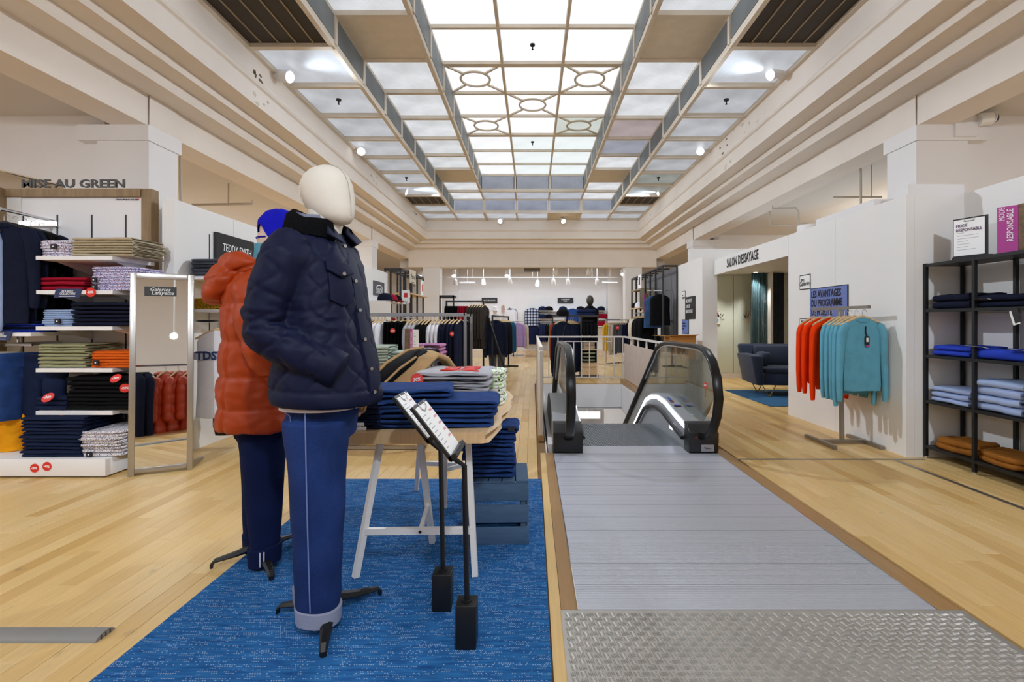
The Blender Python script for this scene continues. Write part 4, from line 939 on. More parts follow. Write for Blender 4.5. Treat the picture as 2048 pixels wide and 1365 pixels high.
# ------------------------------------------------------------------ standing mirror
b0, b1 = Vector((-3.267, 3.90, 0)), Vector((-2.883, 4.10, 0)); ux = (b1-b0).normalized(); LEAN = math.radians(2.4); nrm = Vector((ux.y, -ux.x, 0))
up_ = (Vector((0,0,1))*math.cos(LEAN) - nrm*math.sin(LEAN)); MW = (b1-b0).length; MH = 1.66
MM = Matrix.Translation(b0) @ Matrix((( ux.x, -nrm.x, up_.x, 0), (ux.y, -nrm.y, up_.y, 0), (ux.z, -nrm.z, up_.z, 0), (0,0,0,1)))   # local x along, y back, z up
mi = thing('standing_mirror', 'tall steel framed mirror leaning beside the left display unit', 'mirror', b0)
fwd = .042
for nm, a in (('frame_side', (0, .042, 0, .035, 0, MH)), ('frame_side', (MW-.042, MW, 0, .035, 0, MH)), ('frame_top', (.042, MW-.042, 0, .035, MH-.05, MH)), ('frame_bottom', (.042, MW-.042, 0, .035, .02, .06))):
    q = MB(); q.box(*a, M=MM); q.build(nm, M['steel'], mi, bevel=.003)
gm = mat('mirror_silver', 'f2f4f3', .015, metal=1.0)
q = MB(); q.box(.042, MW-.042, .008, .014, .06, MH-.05, M=MM); q.build('mirror_glass', gm, mi)
q = MB(); q.box(.05, MW-.05, .016, .03, .05, MH-.04, M=MM); q.build('backing', M['char'], mi)
q = MB(); q.bar(MM @ Vector((MW-.02, .03, .03)), MM @ Vector((MW+.02, .36, .005)), .03, .03); q.build('foot_bar', M['steel'], mi)
q = MB(); q.bar(MM @ Vector((.02, .03, .03)), MM @ Vector((.0, .36, .005)), .03, .03); q.build('foot_bar', M['steel'], mi)
t = thing('brand_sign', 'small black sign with script reading Galeries Lafayette on the mirror', 'sign', MM @ Vector((MW*.5, 0, 1.5)))
q = MB(); q.box(MW*.22, MW*.72, .002, .007, 1.47, 1.55, M=MM); q.build('plate', M['blacksign'], t)
RM = MM.to_3x3().to_4x4() @ Matrix.Rotation(PI/2, 4, 'X')
text('Galeries', MM @ Vector((MW*.46, 0, 1.525)), RM, .042, M['whiteink'], t, shear=.3); text('Lafayette', MM @ Vector((MW*.5, 0, 1.495)), RM, .042, M['whiteink'], t, shear=.3)
# what the mirror shows: a rack of orange puffer jackets standing left of the viewer
mn = -(MM.to_3x3() @ Vector((0,1,0))); mp0 = MM @ Vector((.1, .008, .5))
def refl(px, py, Y):
    p = Vector((WX(px, Y), Y, WZ(py, Y))); return p - 2*mn*((p-mp0).dot(mn))
YV = 6.9; A_, B_ = refl(270, 692, YV-.35), refl(392, 692, YV+.35)
zr = A_.z; dr = (B_-A_); dr.z = 0; dr.normalize(); A_ = A_ - dr*.25; B_ = B_ + dr*.5; B_.z = A_.z = zr; LR = (B_-A_).length
t = thing('garment_rack', 'rack of orange puffer jackets standing off to the left, seen in the mirror', 'clothes rack', (A_.x, A_.y, 0))
q = MB(); q.bar(A_, B_, .025); q.build('rail', M['chrome'], t)
for e in (A_, B_): q = MB(); q.bar((e.x, e.y, 0), e, .025); q.bar((e.x-dr.y*.3, e.y+dr.x*.3, .02), (e.x+dr.y*.3, e.y-dr.x*.3, .02), .03); q.build('leg', M['chrome'], t)
pm_ = mat('orange_puffer', 'b83a12', .45, var=.1, vscale=8)
def puff_mesh():
    q = MB(); rings = []
    for k in range(33):
        f = k/32; z = -.02 - .86*f; a = .08 + .16*min(1, f*5); bulge = abs(math.sin(f*PI*6))**.5
        rings.append(ell((0,0,z), a*(.9+.1*bulge), .07*(.7+.4*bulge), 18, p=2.4))
    q.loft(rings)
    for s in (-1, 1):
        pts = [(s*(.2+.07*min(1, k/6)), 0, -.08-.6*k/24) for k in range(25)]; q.tube(pts, [(.062*(.75+.3*abs(math.sin(k/24*PI*5))**.5)) for k in range(25)], 12)
    q.ball((0, .05, -.03), .13, .08, .05)
    return q.mesh('puffer_body', pm_, True, 80)
PUF = puff_mesh(); ang = math.atan2(dr.y, dr.x) + PI/2
for i in range(5):
    p = A_ + dr*(.62 + .17*i); o = link('puffer_jacket', PUF); o.location = (p.x, p.y, zr-.1); o.rotation_euler = (0,0,ang+1.0); tag(o, f'orange puffer jacket, {ORD[i]} along the rack seen only in the mirror', 'jacket', 'orange puffers seen in the mirror')
    hanger(p.x, p.y, zr-.095, ang+1.0, f'hanger of the {ORD[i]} orange puffer jacket seen only in the mirror', 'hangers seen in the mirror')
for i in range(2):
    p = A_ + dr*(.28 + .1*i); hang('coat_body', M['dnavy'], p.x, p.y, zr-.1, ang+.3, f'navy coat, {ORD[i]} along the rack seen only in the mirror', 'coat', group='navy coats seen in the mirror', scale=(1,1,1.15))
sp = refl(346, 620, 8.6)
t = thing('spot_lamp', 'bright spot lamp behind the viewer whose glare shows in the mirror', 'lamp', sp); toM = (mp0 - Vector(sp)).normalized()
q = MB(); q.tube([sp, Vector(sp)-toM*.16], .055, 16); q.build('housing', M['white'], t); q = MB(); q.tube([Vector(sp)+toM*.004, Vector(sp)+toM*.001], .05, 16); q.build('lens', glow('hot_lens', 'fffaf0', 40), t)
q = MB(); q.bar(Vector(sp)-toM*.1, (sp.x, sp.y, ZC), .02); q.build('bracket', M['white'], t)
# ------------------------------------------------------------------ shelves, tee and trousers on the brand wall
bs = thing('wall_shelf', 'white shelf with grey jeans on the left brand wall', 'shelf', (-3.1, 5.0, 1.68)); q = MB(); q.box(XL, -2.94, 4.56, 5.7, 1.655, 1.685); q.build('board', M['white'], bs)
for yy in (4.95, 5.6): q = MB(); q.prism([(XL, 1.655), (XL, 1.54), (-3.0, 1.655)], 'y', yy-.004, yy+.004); q.build('bracket', M['wpanel'], bs)
bs = thing('wall_shelf', 'white shelf with mustard sweaters on the left brand wall', 'shelf', (-3.1, 5.0, 1.37)); q = MB(); q.box(XL, -2.94, 4.56, 5.7, 1.345, 1.375); q.build('board', M['white'], bs)
for yy in (4.95, 5.6): q = MB(); q.prism([(XL, 1.345), (XL, 1.24), (-3.0, 1.345)], 'y', yy-.004, yy+.004); q.build('bracket', M['wpanel'], bs)
stack('trousers', M['greyc'], 6, -3.13, 4.86, 1.686, .34, .52, .028, 'grey folded jeans', 'on the left brand wall shelf', 'grey jeans on the brand wall')
stack('sweater', M['yprint'], 5, -3.12, 4.80, 1.376, .33, .40, .022, 'mustard print sweater', 'under the speckled knit', 'mustard sweaters on the brand wall')
folded('sweater', M['knit'], -3.08, 5.25, 1.376, .36, .4, .13, 'speckled grey knit folded behind the mustard sweaters')
t = thing('face_out_rail', 'chrome rail with hangers holding the white printed tee', 'rail', (-3.1, 4.6, 1.27)); q = MB(); q.bar((XL, 4.62, 1.262), (-2.75, 4.62, 1.262), .02); q.build('rail', M['chrome'], t); q = MB(); q.bar((XL+.03, 4.62, 1.262), (XL+.03, 4.62, 1.345), .012); q.build('bracket', M['chrome'], t)
for i in range(6):
    yy = 4.46 + .045*i; x_ = -2.90
    hanger(x_, yy, 1.172, 0, f'wooden hanger, {ORD[i]} from the front on the white tee rail', None)
hang('tank_body', M['whitec'], -2.90, 4.46, 1.16, 0, 'white printed tee hanging foremost on the brand wall rail', 't-shirt', name='tee', scale=(1.02, 1.0, 1.06))
te = bpy.data.objects['tee']
for i in range(1, 4): hang('tank_body', M['whitec'], -2.90, 4.46+.045*i, 1.155, 0, f'white tee hanging {ORD[i]} behind the printed white tee', 't-shirt', name='tee', scale=(1.02, 1.0, 1.07))
pr = mat('tee_print', 'a9b0c4', .9); q = MB(); q.box(-3.10, -2.72, 4.423, 4.428, .905, .975)
adopt(q.build('printed_band', pr), te); adopt(text('TDSTH', (-2.915, 4.421, .94), FACE_CAM, .105, M['navycard'], None, sx=1.0, bold=.004), te)
t = thing('clip_rail', 'chrome rail with clips holding the dark shorts low on brand wall', 'rail', (-3.1, 4.85, .6)); q = MB(); q.bar((XL, 4.85, .46), (-2.8, 4.85, .46), .016); q.build('rail', M['chrome'], t)
hang('short_trousers', M['brown'], -2.98, 4.84, .44, .1, 'dark brown shorts hanging under the white tees', 'shorts', scale=(1.05, 1.2, .53))
# ------------------------------------------------------------------ rug
rg = mat('woven_blue', '2a5f9c', .95, spec=.1); nt = rg.node_tree; b_ = nt.nodes['Principled BSDF']; L = nt.links
ge = N(nt, 'ShaderNodeNewGeometry'); mp = N(nt, 'ShaderNodeMapping'); mp.inputs['Scale'].default_value = (9, 70, 1); L.new(ge.outputs['Position'], mp.inputs['Vector'])
n1 = N(nt, 'ShaderNodeTexNoise'); n1.inputs['Scale'].default_value = 1.0; n1.inputs['Detail'].default_value = 5; L.new(mp.outputs[0], n1.inputs['Vector'])
cr = N(nt, 'ShaderNodeValToRGB'); e = cr.color_ramp.elements; e[0].position = .3; e[0].color = lin('1a4880'); e[1].position = .7; e[1].color = lin('306ea8'); L.new(n1.outputs['Fac'], cr.inputs[0])
# light weft flecks in rows
br = N(nt, 'ShaderNodeTexBrick'); br.offset = .37; br.inputs['Scale'].default_value = 1; br.inputs['Brick Width'].default_value = .009; br.inputs['Row Height'].default_value = .0065; br.inputs['Mortar Size'].default_value = .0; br.inputs['Bias'].default_value = 0
sx_ = N(nt, 'ShaderNodeSeparateXYZ'); L.new(ge.outputs['Position'], sx_.inputs[0])
def MA(op, a, b=None):
    n = N(nt, 'ShaderNodeMath', operation=op)
    for i, v in enumerate((a, b)):
        if v is None: continue
        if isinstance(v, (int, float)): n.inputs[i].default_value = v
        else: L.new(v, n.inputs[i])
    return n.outputs[0]
ry = MA('DIVIDE', sx_.outputs[1], .0085); rowi = MA('FLOOR', ry); rowf = MA('FRACT', ry)
cx_ = MA('ADD', MA('DIVIDE', sx_.outputs[0], .0085), MA('MULTIPLY', rowi, .5)); ci = MA('FLOOR', cx_); cf = MA('FRACT', cx_)
cv = N(nt, 'ShaderNodeCombineXYZ'); L.new(rowi, cv.inputs[1]); L.new(ci, cv.inputs[0]); wn = N(nt, 'ShaderNodeTexWhiteNoise'); L.new(cv.outputs[0], wn.inputs[0])
cv2 = N(nt, 'ShaderNodeCombineXYZ'); L.new(rowi, cv2.inputs[1]); mpx = MA('MULTIPLY', sx_.outputs[0], 5.0); L.new(mpx, cv2.inputs[0]); n4 = N(nt, 'ShaderNodeTexNoise'); n4.inputs['Scale'].default_value = 1.9; L.new(cv2.outputs[0], n4.inputs['Vector'])
keep = MA('MULTIPLY', MA('LESS_THAN', wn.outputs[0], .62), MA('GREATER_THAN', n4.outputs['Fac'], .5)); inx = MA('MULTIPLY', MA('GREATER_THAN', cf, .45), MA('GREATER_THAN', rowf, .55)); fl_ = MA('MULTIPLY', MA('MULTIPLY', keep, inx), .52)
mx = N(nt, 'ShaderNodeMix', data_type='RGBA'); L.new(fl_, mx.inputs['Factor']); L.new(cr.outputs[0], mx.inputs['A']); mx.inputs['B'].default_value = lin('b9cbdc'); L.new(mx.outputs['Result'], b_.inputs['Base Color'])
bp = N(nt, 'ShaderNodeBump'); bp.inputs['Strength'].default_value = .35; bp.inputs['Distance'].default_value = .004; L.new(rowf, bp.inputs['Height']); L.new(bp.outputs[0], b_.inputs['Normal'])
rug = MB(); rug.box(-1.53, .068, 1.0, 3.83, .0, .010); rug = rug.build('rug', rg, bevel=.003); tag(rug, 'blue woven rug with pale flecks under the mannequins and table', 'rug')
RZ = .0105
# ------------------------------------------------------------------ mannequins
linen = mat('linen_cover', 'e4dfd4', .9, bump=.12, bscale=500, var=.05, vscale=12)
woodh = mat('jointed_wood', 'c39a63', .45, var=.2, vscale=18)
def base_tripod(root, hub, tips, zt):
    for k, tp_ in enumerate(tips):
        hub_ = Vector(hub); tp_ = Vector(tp_); d = (tp_-hub_); m_ = hub_ + d*.5; q = MB()
        q.tube([hub_ + Vector((0,0,.085)), hub_ + d*.5 + Vector((0,0,.052)), hub_ + d*.93 + Vector((0,0,.035)), tp_ + Vector((0,0,.018)), tp_ + Vector((0,0,.001))], [.034, .024, .017, .014, .012], 6, flat=.6); q.build('stand_leg', M['black'], root, smooth=True, angle=30)
    q = MB(); q.tube([Vector(hub)+Vector((0,0,.03)), Vector(hub)+Vector((0,0,zt))], .016, 12); q.tube([Vector(hub)+Vector((0,0,.02)), Vector(hub)+Vector((0,0,.1))], .04, 14); q.build('stand_pole', M['black'], root, smooth=True)
class Body:
    """local frame of a dressed figure: f forwards, r to its right, z up"""
    def __init__(s, o, phi): s.o = Vector(o); s.f = Vector((math.cos(phi), -math.sin(phi), 0)); s.r = Vector((-math.sin(phi), -math.cos(phi), 0))
    def p(s, f, r, z): return s.o + s.f*f + s.r*r + Vector((0,0,z - s.o.z))
    def ring(s, f, z, a, b, n=32, p=2.3, r=0, tilt=0): 
        out = []
        for v in ell((0,0,0), a, b, n, p=p): out.append(s.p(f + v.x, r + v.y, z + v.x*tilt))
        return out
def loc2(B, co):
    d = co - np.array(B.o); f = d @ np.array(B.f); r = d @ np.array(B.r); return f, r, co[:,2]
# --- first mannequin: navy quilted jacket, blue jeans
O1 = Vector((-.875, 2.03, 0)); B1 = Body(O1, math.radians(8)); J1 = Body(O1, math.radians(-3))
m1 = thing('mannequin', 'cream headed mannequin in navy quilted jacket and blue turned-up jeans', 'mannequin', (-.85, 2.03, RZ))
base_tripod(m1, (-.85, 2.03, RZ), [(-1.085, 2.06, RZ), (-.693, 2.198, RZ), (-.775, 1.79, RZ)], .35)
# head: egg with a pointed chin, turned to the right of the picture
q = MB(); rings = []; HB = Body(Vector((-.862, 2.03, 0)), math.radians(22))
for z, f, a, b in ((1.652, .045, .03, .02), (1.664, .05, .064, .045), (1.69, .035, .092, .066), (1.73, .018, .108, .082), (1.78, .003, .116, .092), (1.825, -.004, .114, .092), (1.86, -.006, .099, .08), (1.887, -.006, .072, .058), (1.903, -.006, .038, .03), (1.908, -.006, .012, .01)):
    rings.append(HB.ring(f, z, a, b, 32, 2.05))
q.loft(rings); hd = q.build('head', linen, m1, smooth=True, angle=180)
q = MB(); q.loft([HB.ring(f, z, a, a*.82, 24, 2) for f, z, a in ((-.03, 1.55, .085), (-.025, 1.6, .074), (-.012, 1.65, .075), (-.002, 1.70, .084), (.006, 1.735, .086), (.01, 1.765, .066))]); q.build('neck', linen, m1, smooth=True, angle=180)
q = MB(); sd = [HB.p(f, 0.0, z) for f, z in ((.095, 1.668), (.128, 1.69), (.127, 1.73), (.1205, 1.78), (.111, 1.825), (.094, 1.86), (.067, 1.889), (.03, 1.907), (-.006, 1.91), (-.05, 1.902))]; q.tube(sd, .0018, 5); q.build('face_seam', mat('seam_grey', 'b4ac9e', .9), hd)
q = MB()
HR = [(1.652, .045, .03, .02), (1.664, .05, .064, .045), (1.69, .035, .092, .066), (1.73, .018, .108, .082), (1.78, .003, .116, .092), (1.825, -.004, .114, .092), (1.86, -.006, .099, .08), (1.887, -.006, .072, .058)]
for k in range(19):
    z = 1.70 + .178*k/18; f_, a_, b2 = (np.interp(z, [h[0] for h in HR], [h[i] for h in HR]) for i in (1, 2, 3)); an = 2.62 - .12*math.sin(k/18*PI)
    q.ball(HB.p(f_ + a_*math.cos(an)*1.005, b2*math.sin(an)*1.02, z), .0028, .0028, .0042, 6, 5)
q.build('back_stitching', mat('thread_white', 'f4f2ec', .8), hd)
# jacket: torso and sleeves fused into one quilted shell
q = MB(); tor = []
for z, f, a, b, tl in ((.925, .02, .196, .215, -.04), (.95, .02, .20, .222, -.04), (1.05, .018, .188, .218, -.02), (1.16, .012, .168, .21, 0), (1.28, .008, .150, .208, 0), (1.40, .002, .140, .21, 0), (1.50, -.012, .130, .206, 0), (1.57, -.022, .112, .175, -.05), (1.612, -.028, .092, .125, -.12), (1.64, -.03, .08, .085, -.15)): tor.append(B1.ring(f, z, a, b, 36, 2.5, tilt=tl))
q.loft(tor)
armR = [B1.p(*v) for v in ((-.02, .16, 1.565), (-.035, .205, 1.50), (-.07, .225, 1.39), (-.105, .228, 1.28), (-.105, .222, 1.215), (-.045, .21, 1.165), (.04, .195, 1.125), (.115, .175, 1.09), (.148, .165, 1.072))]
q.tube(armR, [.07, .086, .082, .078, .076, .074, .07, .066, .064], 16)
armL = [B1.p(*v) for v in ((-.02, -.16, 1.56), (-.03, -.21, 1.49), (-.035, -.235, 1.35), (-.02, -.24, 1.2), (.01, -.235, 1.05), (.03, -.23, .955))]
q.tube(armL, [.075, .088, .082, .076, .07, .066], 16)
quilt = mat('navy_quilt', '121834', .6, bump=.06, bscale=120, var=.12, vscale=5, spec=.18)
def dq(co, no):
    f, r, z = loc2(B1, co); u = np.arctan2(r, f)*.2*1.0 + 0*z
    ph = np.abs(((u/.145) + .30*np.sin(z*2*PI/.23)) % 1.0 - .5); ph2 = np.abs(((u/.145) - .30*np.sin(z*2*PI/.23)) % 1.0 - .5)
    # two families of wavy stitch lines meeting in onion shapes
    g_ = np.exp(-(((ph))/.05)**2) + np.exp(-((ph2)/.05)**2)
    chest = ((f > .0) & (z > 1.2)); g_ = g_*np.where(z < .985, .0, 1.0)
    hem = np.exp(-((z - .985 + f*.04)/.006)**2)
    elb = np.exp(-((z-1.24)/.10)**2)*np.clip((r-.08)/.08, 0, 1); w_ = nz(co, 7)*.009 + nz(co, 16, 4)*.005 + nz(co*np.array([1,1,2.2]), 22, 9)*.010*elb
    return w_ - .0052*np.clip(g_, 0, 1) - .006*hem + .004
jk = remesh(q, 'jacket', quilt, .0085, dq, 3, m1, 'navy quilted jacket with right hand in pocket')
# inner placket, pocket flap and patch, snaps, cuff seam
def on1(f, r, z): return B1.p(f, r, z)
q = MB(); pl_ = [(1.62, .060, .0), (1.5, .120, .0), (1.4, .144, .0), (1.28, .16, 0), (1.16, .183, 0), (1.05, .209, 0), (.95, .222, 0), (.925, .218, 0)]
q.loft([[on1(f-.012, -.035, z), on1(f+.008, -.035, z), on1(f+.012, .0, z), on1(f+.006, .032, z), on1(f-.014, .034, z)] for z, f, r in pl_]); q.build('placket', quilt, jk, smooth=True, angle=60)
snap = mat('snap_metal', 'b8b6ae', .3, metal=1.0)
for z, f in ((1.565, .098), (1.42, .146), (1.30, .164), (1.18, .186), (1.06, .214), (.965, .228)):
    q = MB(); c = on1(f+.004, .018, z); q.disc(c, B1.f*.9 + B1.r*.4, .0075, .005, 12); q.build('snap', snap, jk, smooth=True, angle=40)
def patch(pts, m, nm, th, parent, lab=None):
    """thin cloth piece laid on the chest: pts as (f, r, z) outline"""
    c = [on1(*p) for p in pts]; nrm = (c[1]-c[0]).cross(c[2]-c[0]).normalized(); 
    if nrm.dot(B1.f + B1.r*.6) < 0: nrm = -nrm
    q = MB(); n = len(c); q.add(c + [p + nrm*th for p in c], [tuple(range(n)), tuple(range(2*n-1, n-1, -1))] + [(i, (i+1) % n, n+(i+1) % n, n+i) for i in range(n)]); return q.build(nm, m, parent, bevel=.002)
patch([(.138, .06, 1.478), (.096, .158, 1.485), (.108, .166, 1.448), (.140, .116, 1.422), (.160, .060, 1.442)], quilt, 'pocket_flap', .014, jk)
patch([(.146, .062, 1.45), (.105, .152, 1.45), (.118, .158, 1.335), (.146, .112, 1.312), (.162, .06, 1.33)], quilt, 'chest_pocket', .010, jk)
q = MB(); q.disc(on1(.149, .110, 1.440), B1.f*.7 + B1.r*.7, .007, .012, 12); q.build('snap', snap, jk)
q = MB(); e0, e1 = armR[-1], armR[-2]; dd = (e0-e1).normalized(); q.tube([e0 - dd*.045, e0 + dd*.012, e0 + dd*.02], [.074, .073, .066], 20); q.build('cuff', quilt, jk, smooth=True, angle=50)
# cord collar, open at the throat
cordm = mat('black_corduroy', '08090c', .95, bump=.5, bscale=260, stretch=(1,1,.2), spec=.1)
q = MB(); rings = []
for k in range(23):
    a_ = math.radians(32 + (360-64)*k/22); ca, sa = math.cos(a_), math.sin(a_); fr_ = max(0, ca); bk = max(0, -ca)
    def cp(rad, z): return B1.p(-.030 + rad*ca*1.0, rad*sa*1.02, z)
    zt = 1.672 + .055*bk + .0*fr_; zb = 1.60 - .02*fr_
    rings.append([cp(.092, zb+.02), cp(.083, zt-.012), cp(.093, zt), cp(.118 + .02*fr_, zt-.022), cp(.155 - .02*bk, zb+.0), cp(.135, zb-.012)])
q.loft(rings); q.build('collar', cordm, jk, smooth=True, angle=60)
q = MB(); rings = []
for k in range(19):
    a_ = math.radians(40 + 280*k/18); ca, sa = math.cos(a_), math.sin(a_); rings.append([B1.p(-.03+.078*ca, .078*sa, 1.60), B1.p(-.03+.076*ca, .076*sa, 1.685 + .025*max(0,-ca)), B1.p(-.03+.082*ca, .082*sa, 1.687 + .025*max(0,-ca)), B1.p(-.03+.085*ca, .085*sa, 1.60)])
q.loft(rings); q.build('shirt_collar', cloth('pinstripe_shirt', '8d93a8'), m1, smooth=True, angle=60)
for s_ in (-1, 1):   # wide lapel points of the stand collar
    q = MB(); c = [B1.p(.058, s_*.075, 1.66), B1.p(.075, s_*.028, 1.625), B1.p(.118, s_*.05, 1.575), B1.p(.098, s_*.125, 1.60)]; nn = (c[1]-c[0]).cross(c[2]-c[0]).normalized()*.01
    q.add(c + [p + nn for p in c], [(0,1,2,3), (7,6,5,4), (0,4,5,1), (1,5,6,2), (2,6,7,3), (3,7,4,0)]); q.build('collar_point', quilt, jk, bevel=.003)
q = MB(); q.loft([B1.ring(.02, z, .165, .195, 32, 2.4) for z in (.905, .918, .96)]); q.build('shirt_hem', M['whitec'], m1, smooth=True, angle=50, label='white shirt hem showing under the jacket')
# jeans
jm = mat('raw_denim', '213a74', .85, bump=.35, bscale=260, var=.35, vscale=7, spec=.2, stretch=(1,1,.5))
q = MB(); q.loft([J1.ring(.0, z, a, b, 30, 2.4, tilt=0) for z, a, b in ((.78, .122, .15), (.86, .130, .158), (.93, .128, .158))])
def leg(B, s, f0, f1, r0, r1, z0, z1, w0, w1, n=12):
    rings = []
    for k in range(n+1):
        t_ = k/n; z = z0 + (z1-z0)*t_; w_ = w0 + (w1-w0)*t_**.85
        rings.append(B.ring(f0 + (f1-f0)*t_, z, w_*1.04, w_*.92, 22, 2.2, r=s*(r0 + (r1-r0)*t_)))
    return rings
q.loft(leg(J1, 1, .0, .005, .078, .075, .86, .075, .122, .078)); q.loft(leg(J1, -1, -.03, -.06, .078, .06, .86, .075, .112, .074))
def dj(co, no):
    f, r, z = loc2(J1, co); return nz(co, 9)*.006 + nz(co*np.array([1,1,.45]), 14, 3)*.003 + .004*np.sin(z*55)*np.clip((.22-z)/.2, 0, 1)
jn = remesh(q, 'jeans', jm, .009, dj, 3, m1, 'blue denim jeans with turned-up pale cuffs')
cuffm = cloth('denim_wrong_side', '9aa0b4', var=.1)
for s, rr0, zc, tl in ((1, .075, .082, -.10), (-1, .06, .085, -.1)):
    q = MB(); q.loft([J1.ring(.006 if s > 0 else -.06, z, a, a*.92, 26, 2.2, r=s*rr0, tilt=tl) for z, a in ((zc-.028, .080), (zc-.03, .086), (zc+.028, .089), (zc+.03, .08))]); q.build('turned_cuff', cuffm, jn, smooth=True, angle=60, label='pale turned-up cuff')
th = mat('stitch_thread', '6d80b4', .8)
q = MB(); q.tube([J1.p(-.0 + .003*k/14, .0775 + .1165 - (k/14)**.85*.042 + .006*math.sin(k/14*PI), .92 - .80*k/14) for k in range(15)], .0026, 5); q.build('side_seam', th, jn)
q = MB(); PK = [(-.128, .062, .885), (-.072, .143, .885), (-.066, .150, .80), (-.085, .138, .765), (-.128, .06, .795)]
c = [J1.p(f*1.03, r*1.03, z) for f, r, z in PK]
for i in range(5): q.bar(c[i], c[(i+1) % 5], .003)
q.tube([J1.p(-.130, .068, .845), J1.p(-.120, .088, .822), J1.p(-.110, .104, .84), J1.p(-.095, .124, .825), J1.p(-.078, .146, .85)], .0017, 5); q.build('back_pocket_stitching', th, jn)
# jointed wooden hand of the far arm, fingers curled
HC = B1.p(.02, -.225, .905); q = MB()
fd = B1.f; rd = B1.r; dn = Vector((0,0,-1))
q.tube([HC + Vector((0,0,.06)), HC + Vector((0,0,.0)), HC + dn*.045], [.02, .028, .03], 10, flat=.62)
fingers = [(.026, .068), (.009, .075), (-.009, .07), (-.026, .055)]
for off, l in fingers:
    p0 = HC + dn*.04 + fd*off; p1 = p0 + dn*l*.42 + rd*-.004; p2 = p1 + dn*l*.22 + rd*.022; p3 = p2 + rd*.022 + Vector((0,0,.008)); q.tube([p0 - dn*.012, p0, p1, p2, p3], [.008, .009, .0085, .008, .0065], 8)
p0 = HC + fd*.028 + dn*.01; q.tube([HC + fd*.015, p0, p0 + fd*.022 + dn*.025, p0 + fd*.022 + dn*.05 + rd*.012, p0 + fd*.012 + dn*.062 + rd*.018], [.009, .010, .0095, .008, .0065], 8)
q.build('wooden_hand', woodh, m1, smooth=True, angle=60)
# --- second mannequin: orange hooded parka, navy trousers, blue cap; turned away
O2 = Vector((-1.41, 2.53, 0)); B2 = Body(O2, math.radians(-28))
m2 = thing('mannequin', 'mannequin turned away in orange hooded parka, navy trousers and blue cap', 'mannequin', (-1.42, 2.52, 0))
base_tripod(m2, (-1.42, 2.52, RZ), [(-1.63, 2.455, .0005), (-1.255, 2.325, RZ), (-1.345, 2.75, RZ)], .35)
q = MB(); tor = []
NB = 46
for k in range(NB):
    t_ = k/(NB-1); z = .715 + (1.56-.715)*t_
    a = np.interp(z, [.71, .9, 1.1, 1.3, 1.42, 1.5, 1.56], [.195, .19, .18, .17, .155, .12, .08]); b = np.interp(z, [.71, .9, 1.1, 1.3, 1.42, 1.5, 1.56], [.25, .245, .24, .24, .23, .18, .10])
    tor.append(B2.ring(-.01 if z < 1.3 else -.02, z, a, b, 36, 2.4))
q.loft(tor)
for s in (-1, 1):
    pts = [B2.p(*v) for v in ((-.02, s*.16, 1.45), (-.03, s*.225, 1.39), (-.02, s*.268, 1.27), (.0, s*.285, 1.15), (.05, s*.275, 1.04), (.12, s*.24, .97))]; q.tube(pts, [.08, .092, .09, .085, .08, .075], 16)
seams = [.83, .985, 1.16, 1.34, 1.49]
def dp(co, no):
    f, r, z = loc2(B2, co); d_ = np.zeros(len(z)); edges = [.70] + seams + [1.62]
    for a_, c_ in zip(edges[:-1], edges[1:]):
        m_ = (z >= a_) & (z < c_); d_[m_] = .017*np.clip(np.sin(PI*(z[m_]-a_)/(c_-a_)), 0, 1)**.45
    d_ -= .010*np.exp(-((r - .02*np.sin(z*9))/.008)**2)*(f < 0)*.0
    vs = np.exp(-((np.abs(r) - .17)/.010)**2)*(f < 0); d_ -= .012*vs
    return d_ - .010 + nz(co, 7)*.010 + nz(co*np.array([1,1,1.6]), 20, 7)*.005
pk = mat('orange_nylon', 'ad3d08', .5, bump=.08, bscale=90, var=.1, vscale=6, spec=.4)
pa = remesh(q, 'parka', pk, .0095, dp, 3, m2, 'orange quilted parka')
q = MB(); hood = [(a_, B2.p(-.005 + .135*math.cos(a_)*1.0, .150*math.sin(a_), 1.515 + .035*max(0, -math.cos(a_)) - .02*max(0, math.cos(a_)))) for a_ in [math.radians(50 + 260*k/18) for k in range(19)]]
q.tube([p for _, p in hood], [.034 + .022*max(0, -math.cos(a_)) for a_, _ in hood], 14)
bl = Matrix.Rotation(math.radians(28), 4, 'Z') @ Matrix.Rotation(.45, 4, 'Y')
q.ball(B2.p(-.165, 0, 1.455), .090, .165, .095, 20, 12, bl); q.ball(B2.p(-.125, .0, 1.525), .075, .145, .055, 18, 10, bl); q.ball(B2.p(-.20, .0, 1.405), .06, .125, .07, 18, 10, bl)
def dh(co, no):
    f, r, z = loc2(B2, co); return nz(co, 9, 3)*.020 + nz(co, 21, 8)*.008 - .013*np.exp(-((z - 1.50 - (f+.12)*.35)/.007)**2)
q_ = remesh(q, 'hood', pk, .009, dh, 2); adopt(q_, pa)
navm = cloth('navy_twill', '141f45', bump=.2, var=.15); q = MB()
q.loft([B2.ring(.0, z, a, b, 28, 2.3) for z, a, b in ((.66, .13, .16), (.74, .135, .165))])
q.loft(leg(B2, 1, .0, .01, .085, .085, .74, .09, .115, .066)); q.loft(leg(B2, -1, .0, -.02, .085, .075, .74, .10, .115, .072))
tr_ = remesh(q, 'trousers', navm, .0095, lambda co, no: nz(co*np.array([1,1,.4]), 11)*.007, 3, m2, 'navy trousers')
for s, ff, rr0, zc in ((1, .01, .085, .085), (-1, -.02, .075, .10)):
    q = MB(); q.loft([B2.ring(ff, z, a, a*.95, 26, 2.2, r=s*rr0, tilt=.12) for z, a in ((zc-.05, .070), (zc-.052, .076), (zc+.035, .08), (zc+.037, .072))]); cu_ = q.build('turned_cuff', navm, tr_, smooth=True, angle=60)
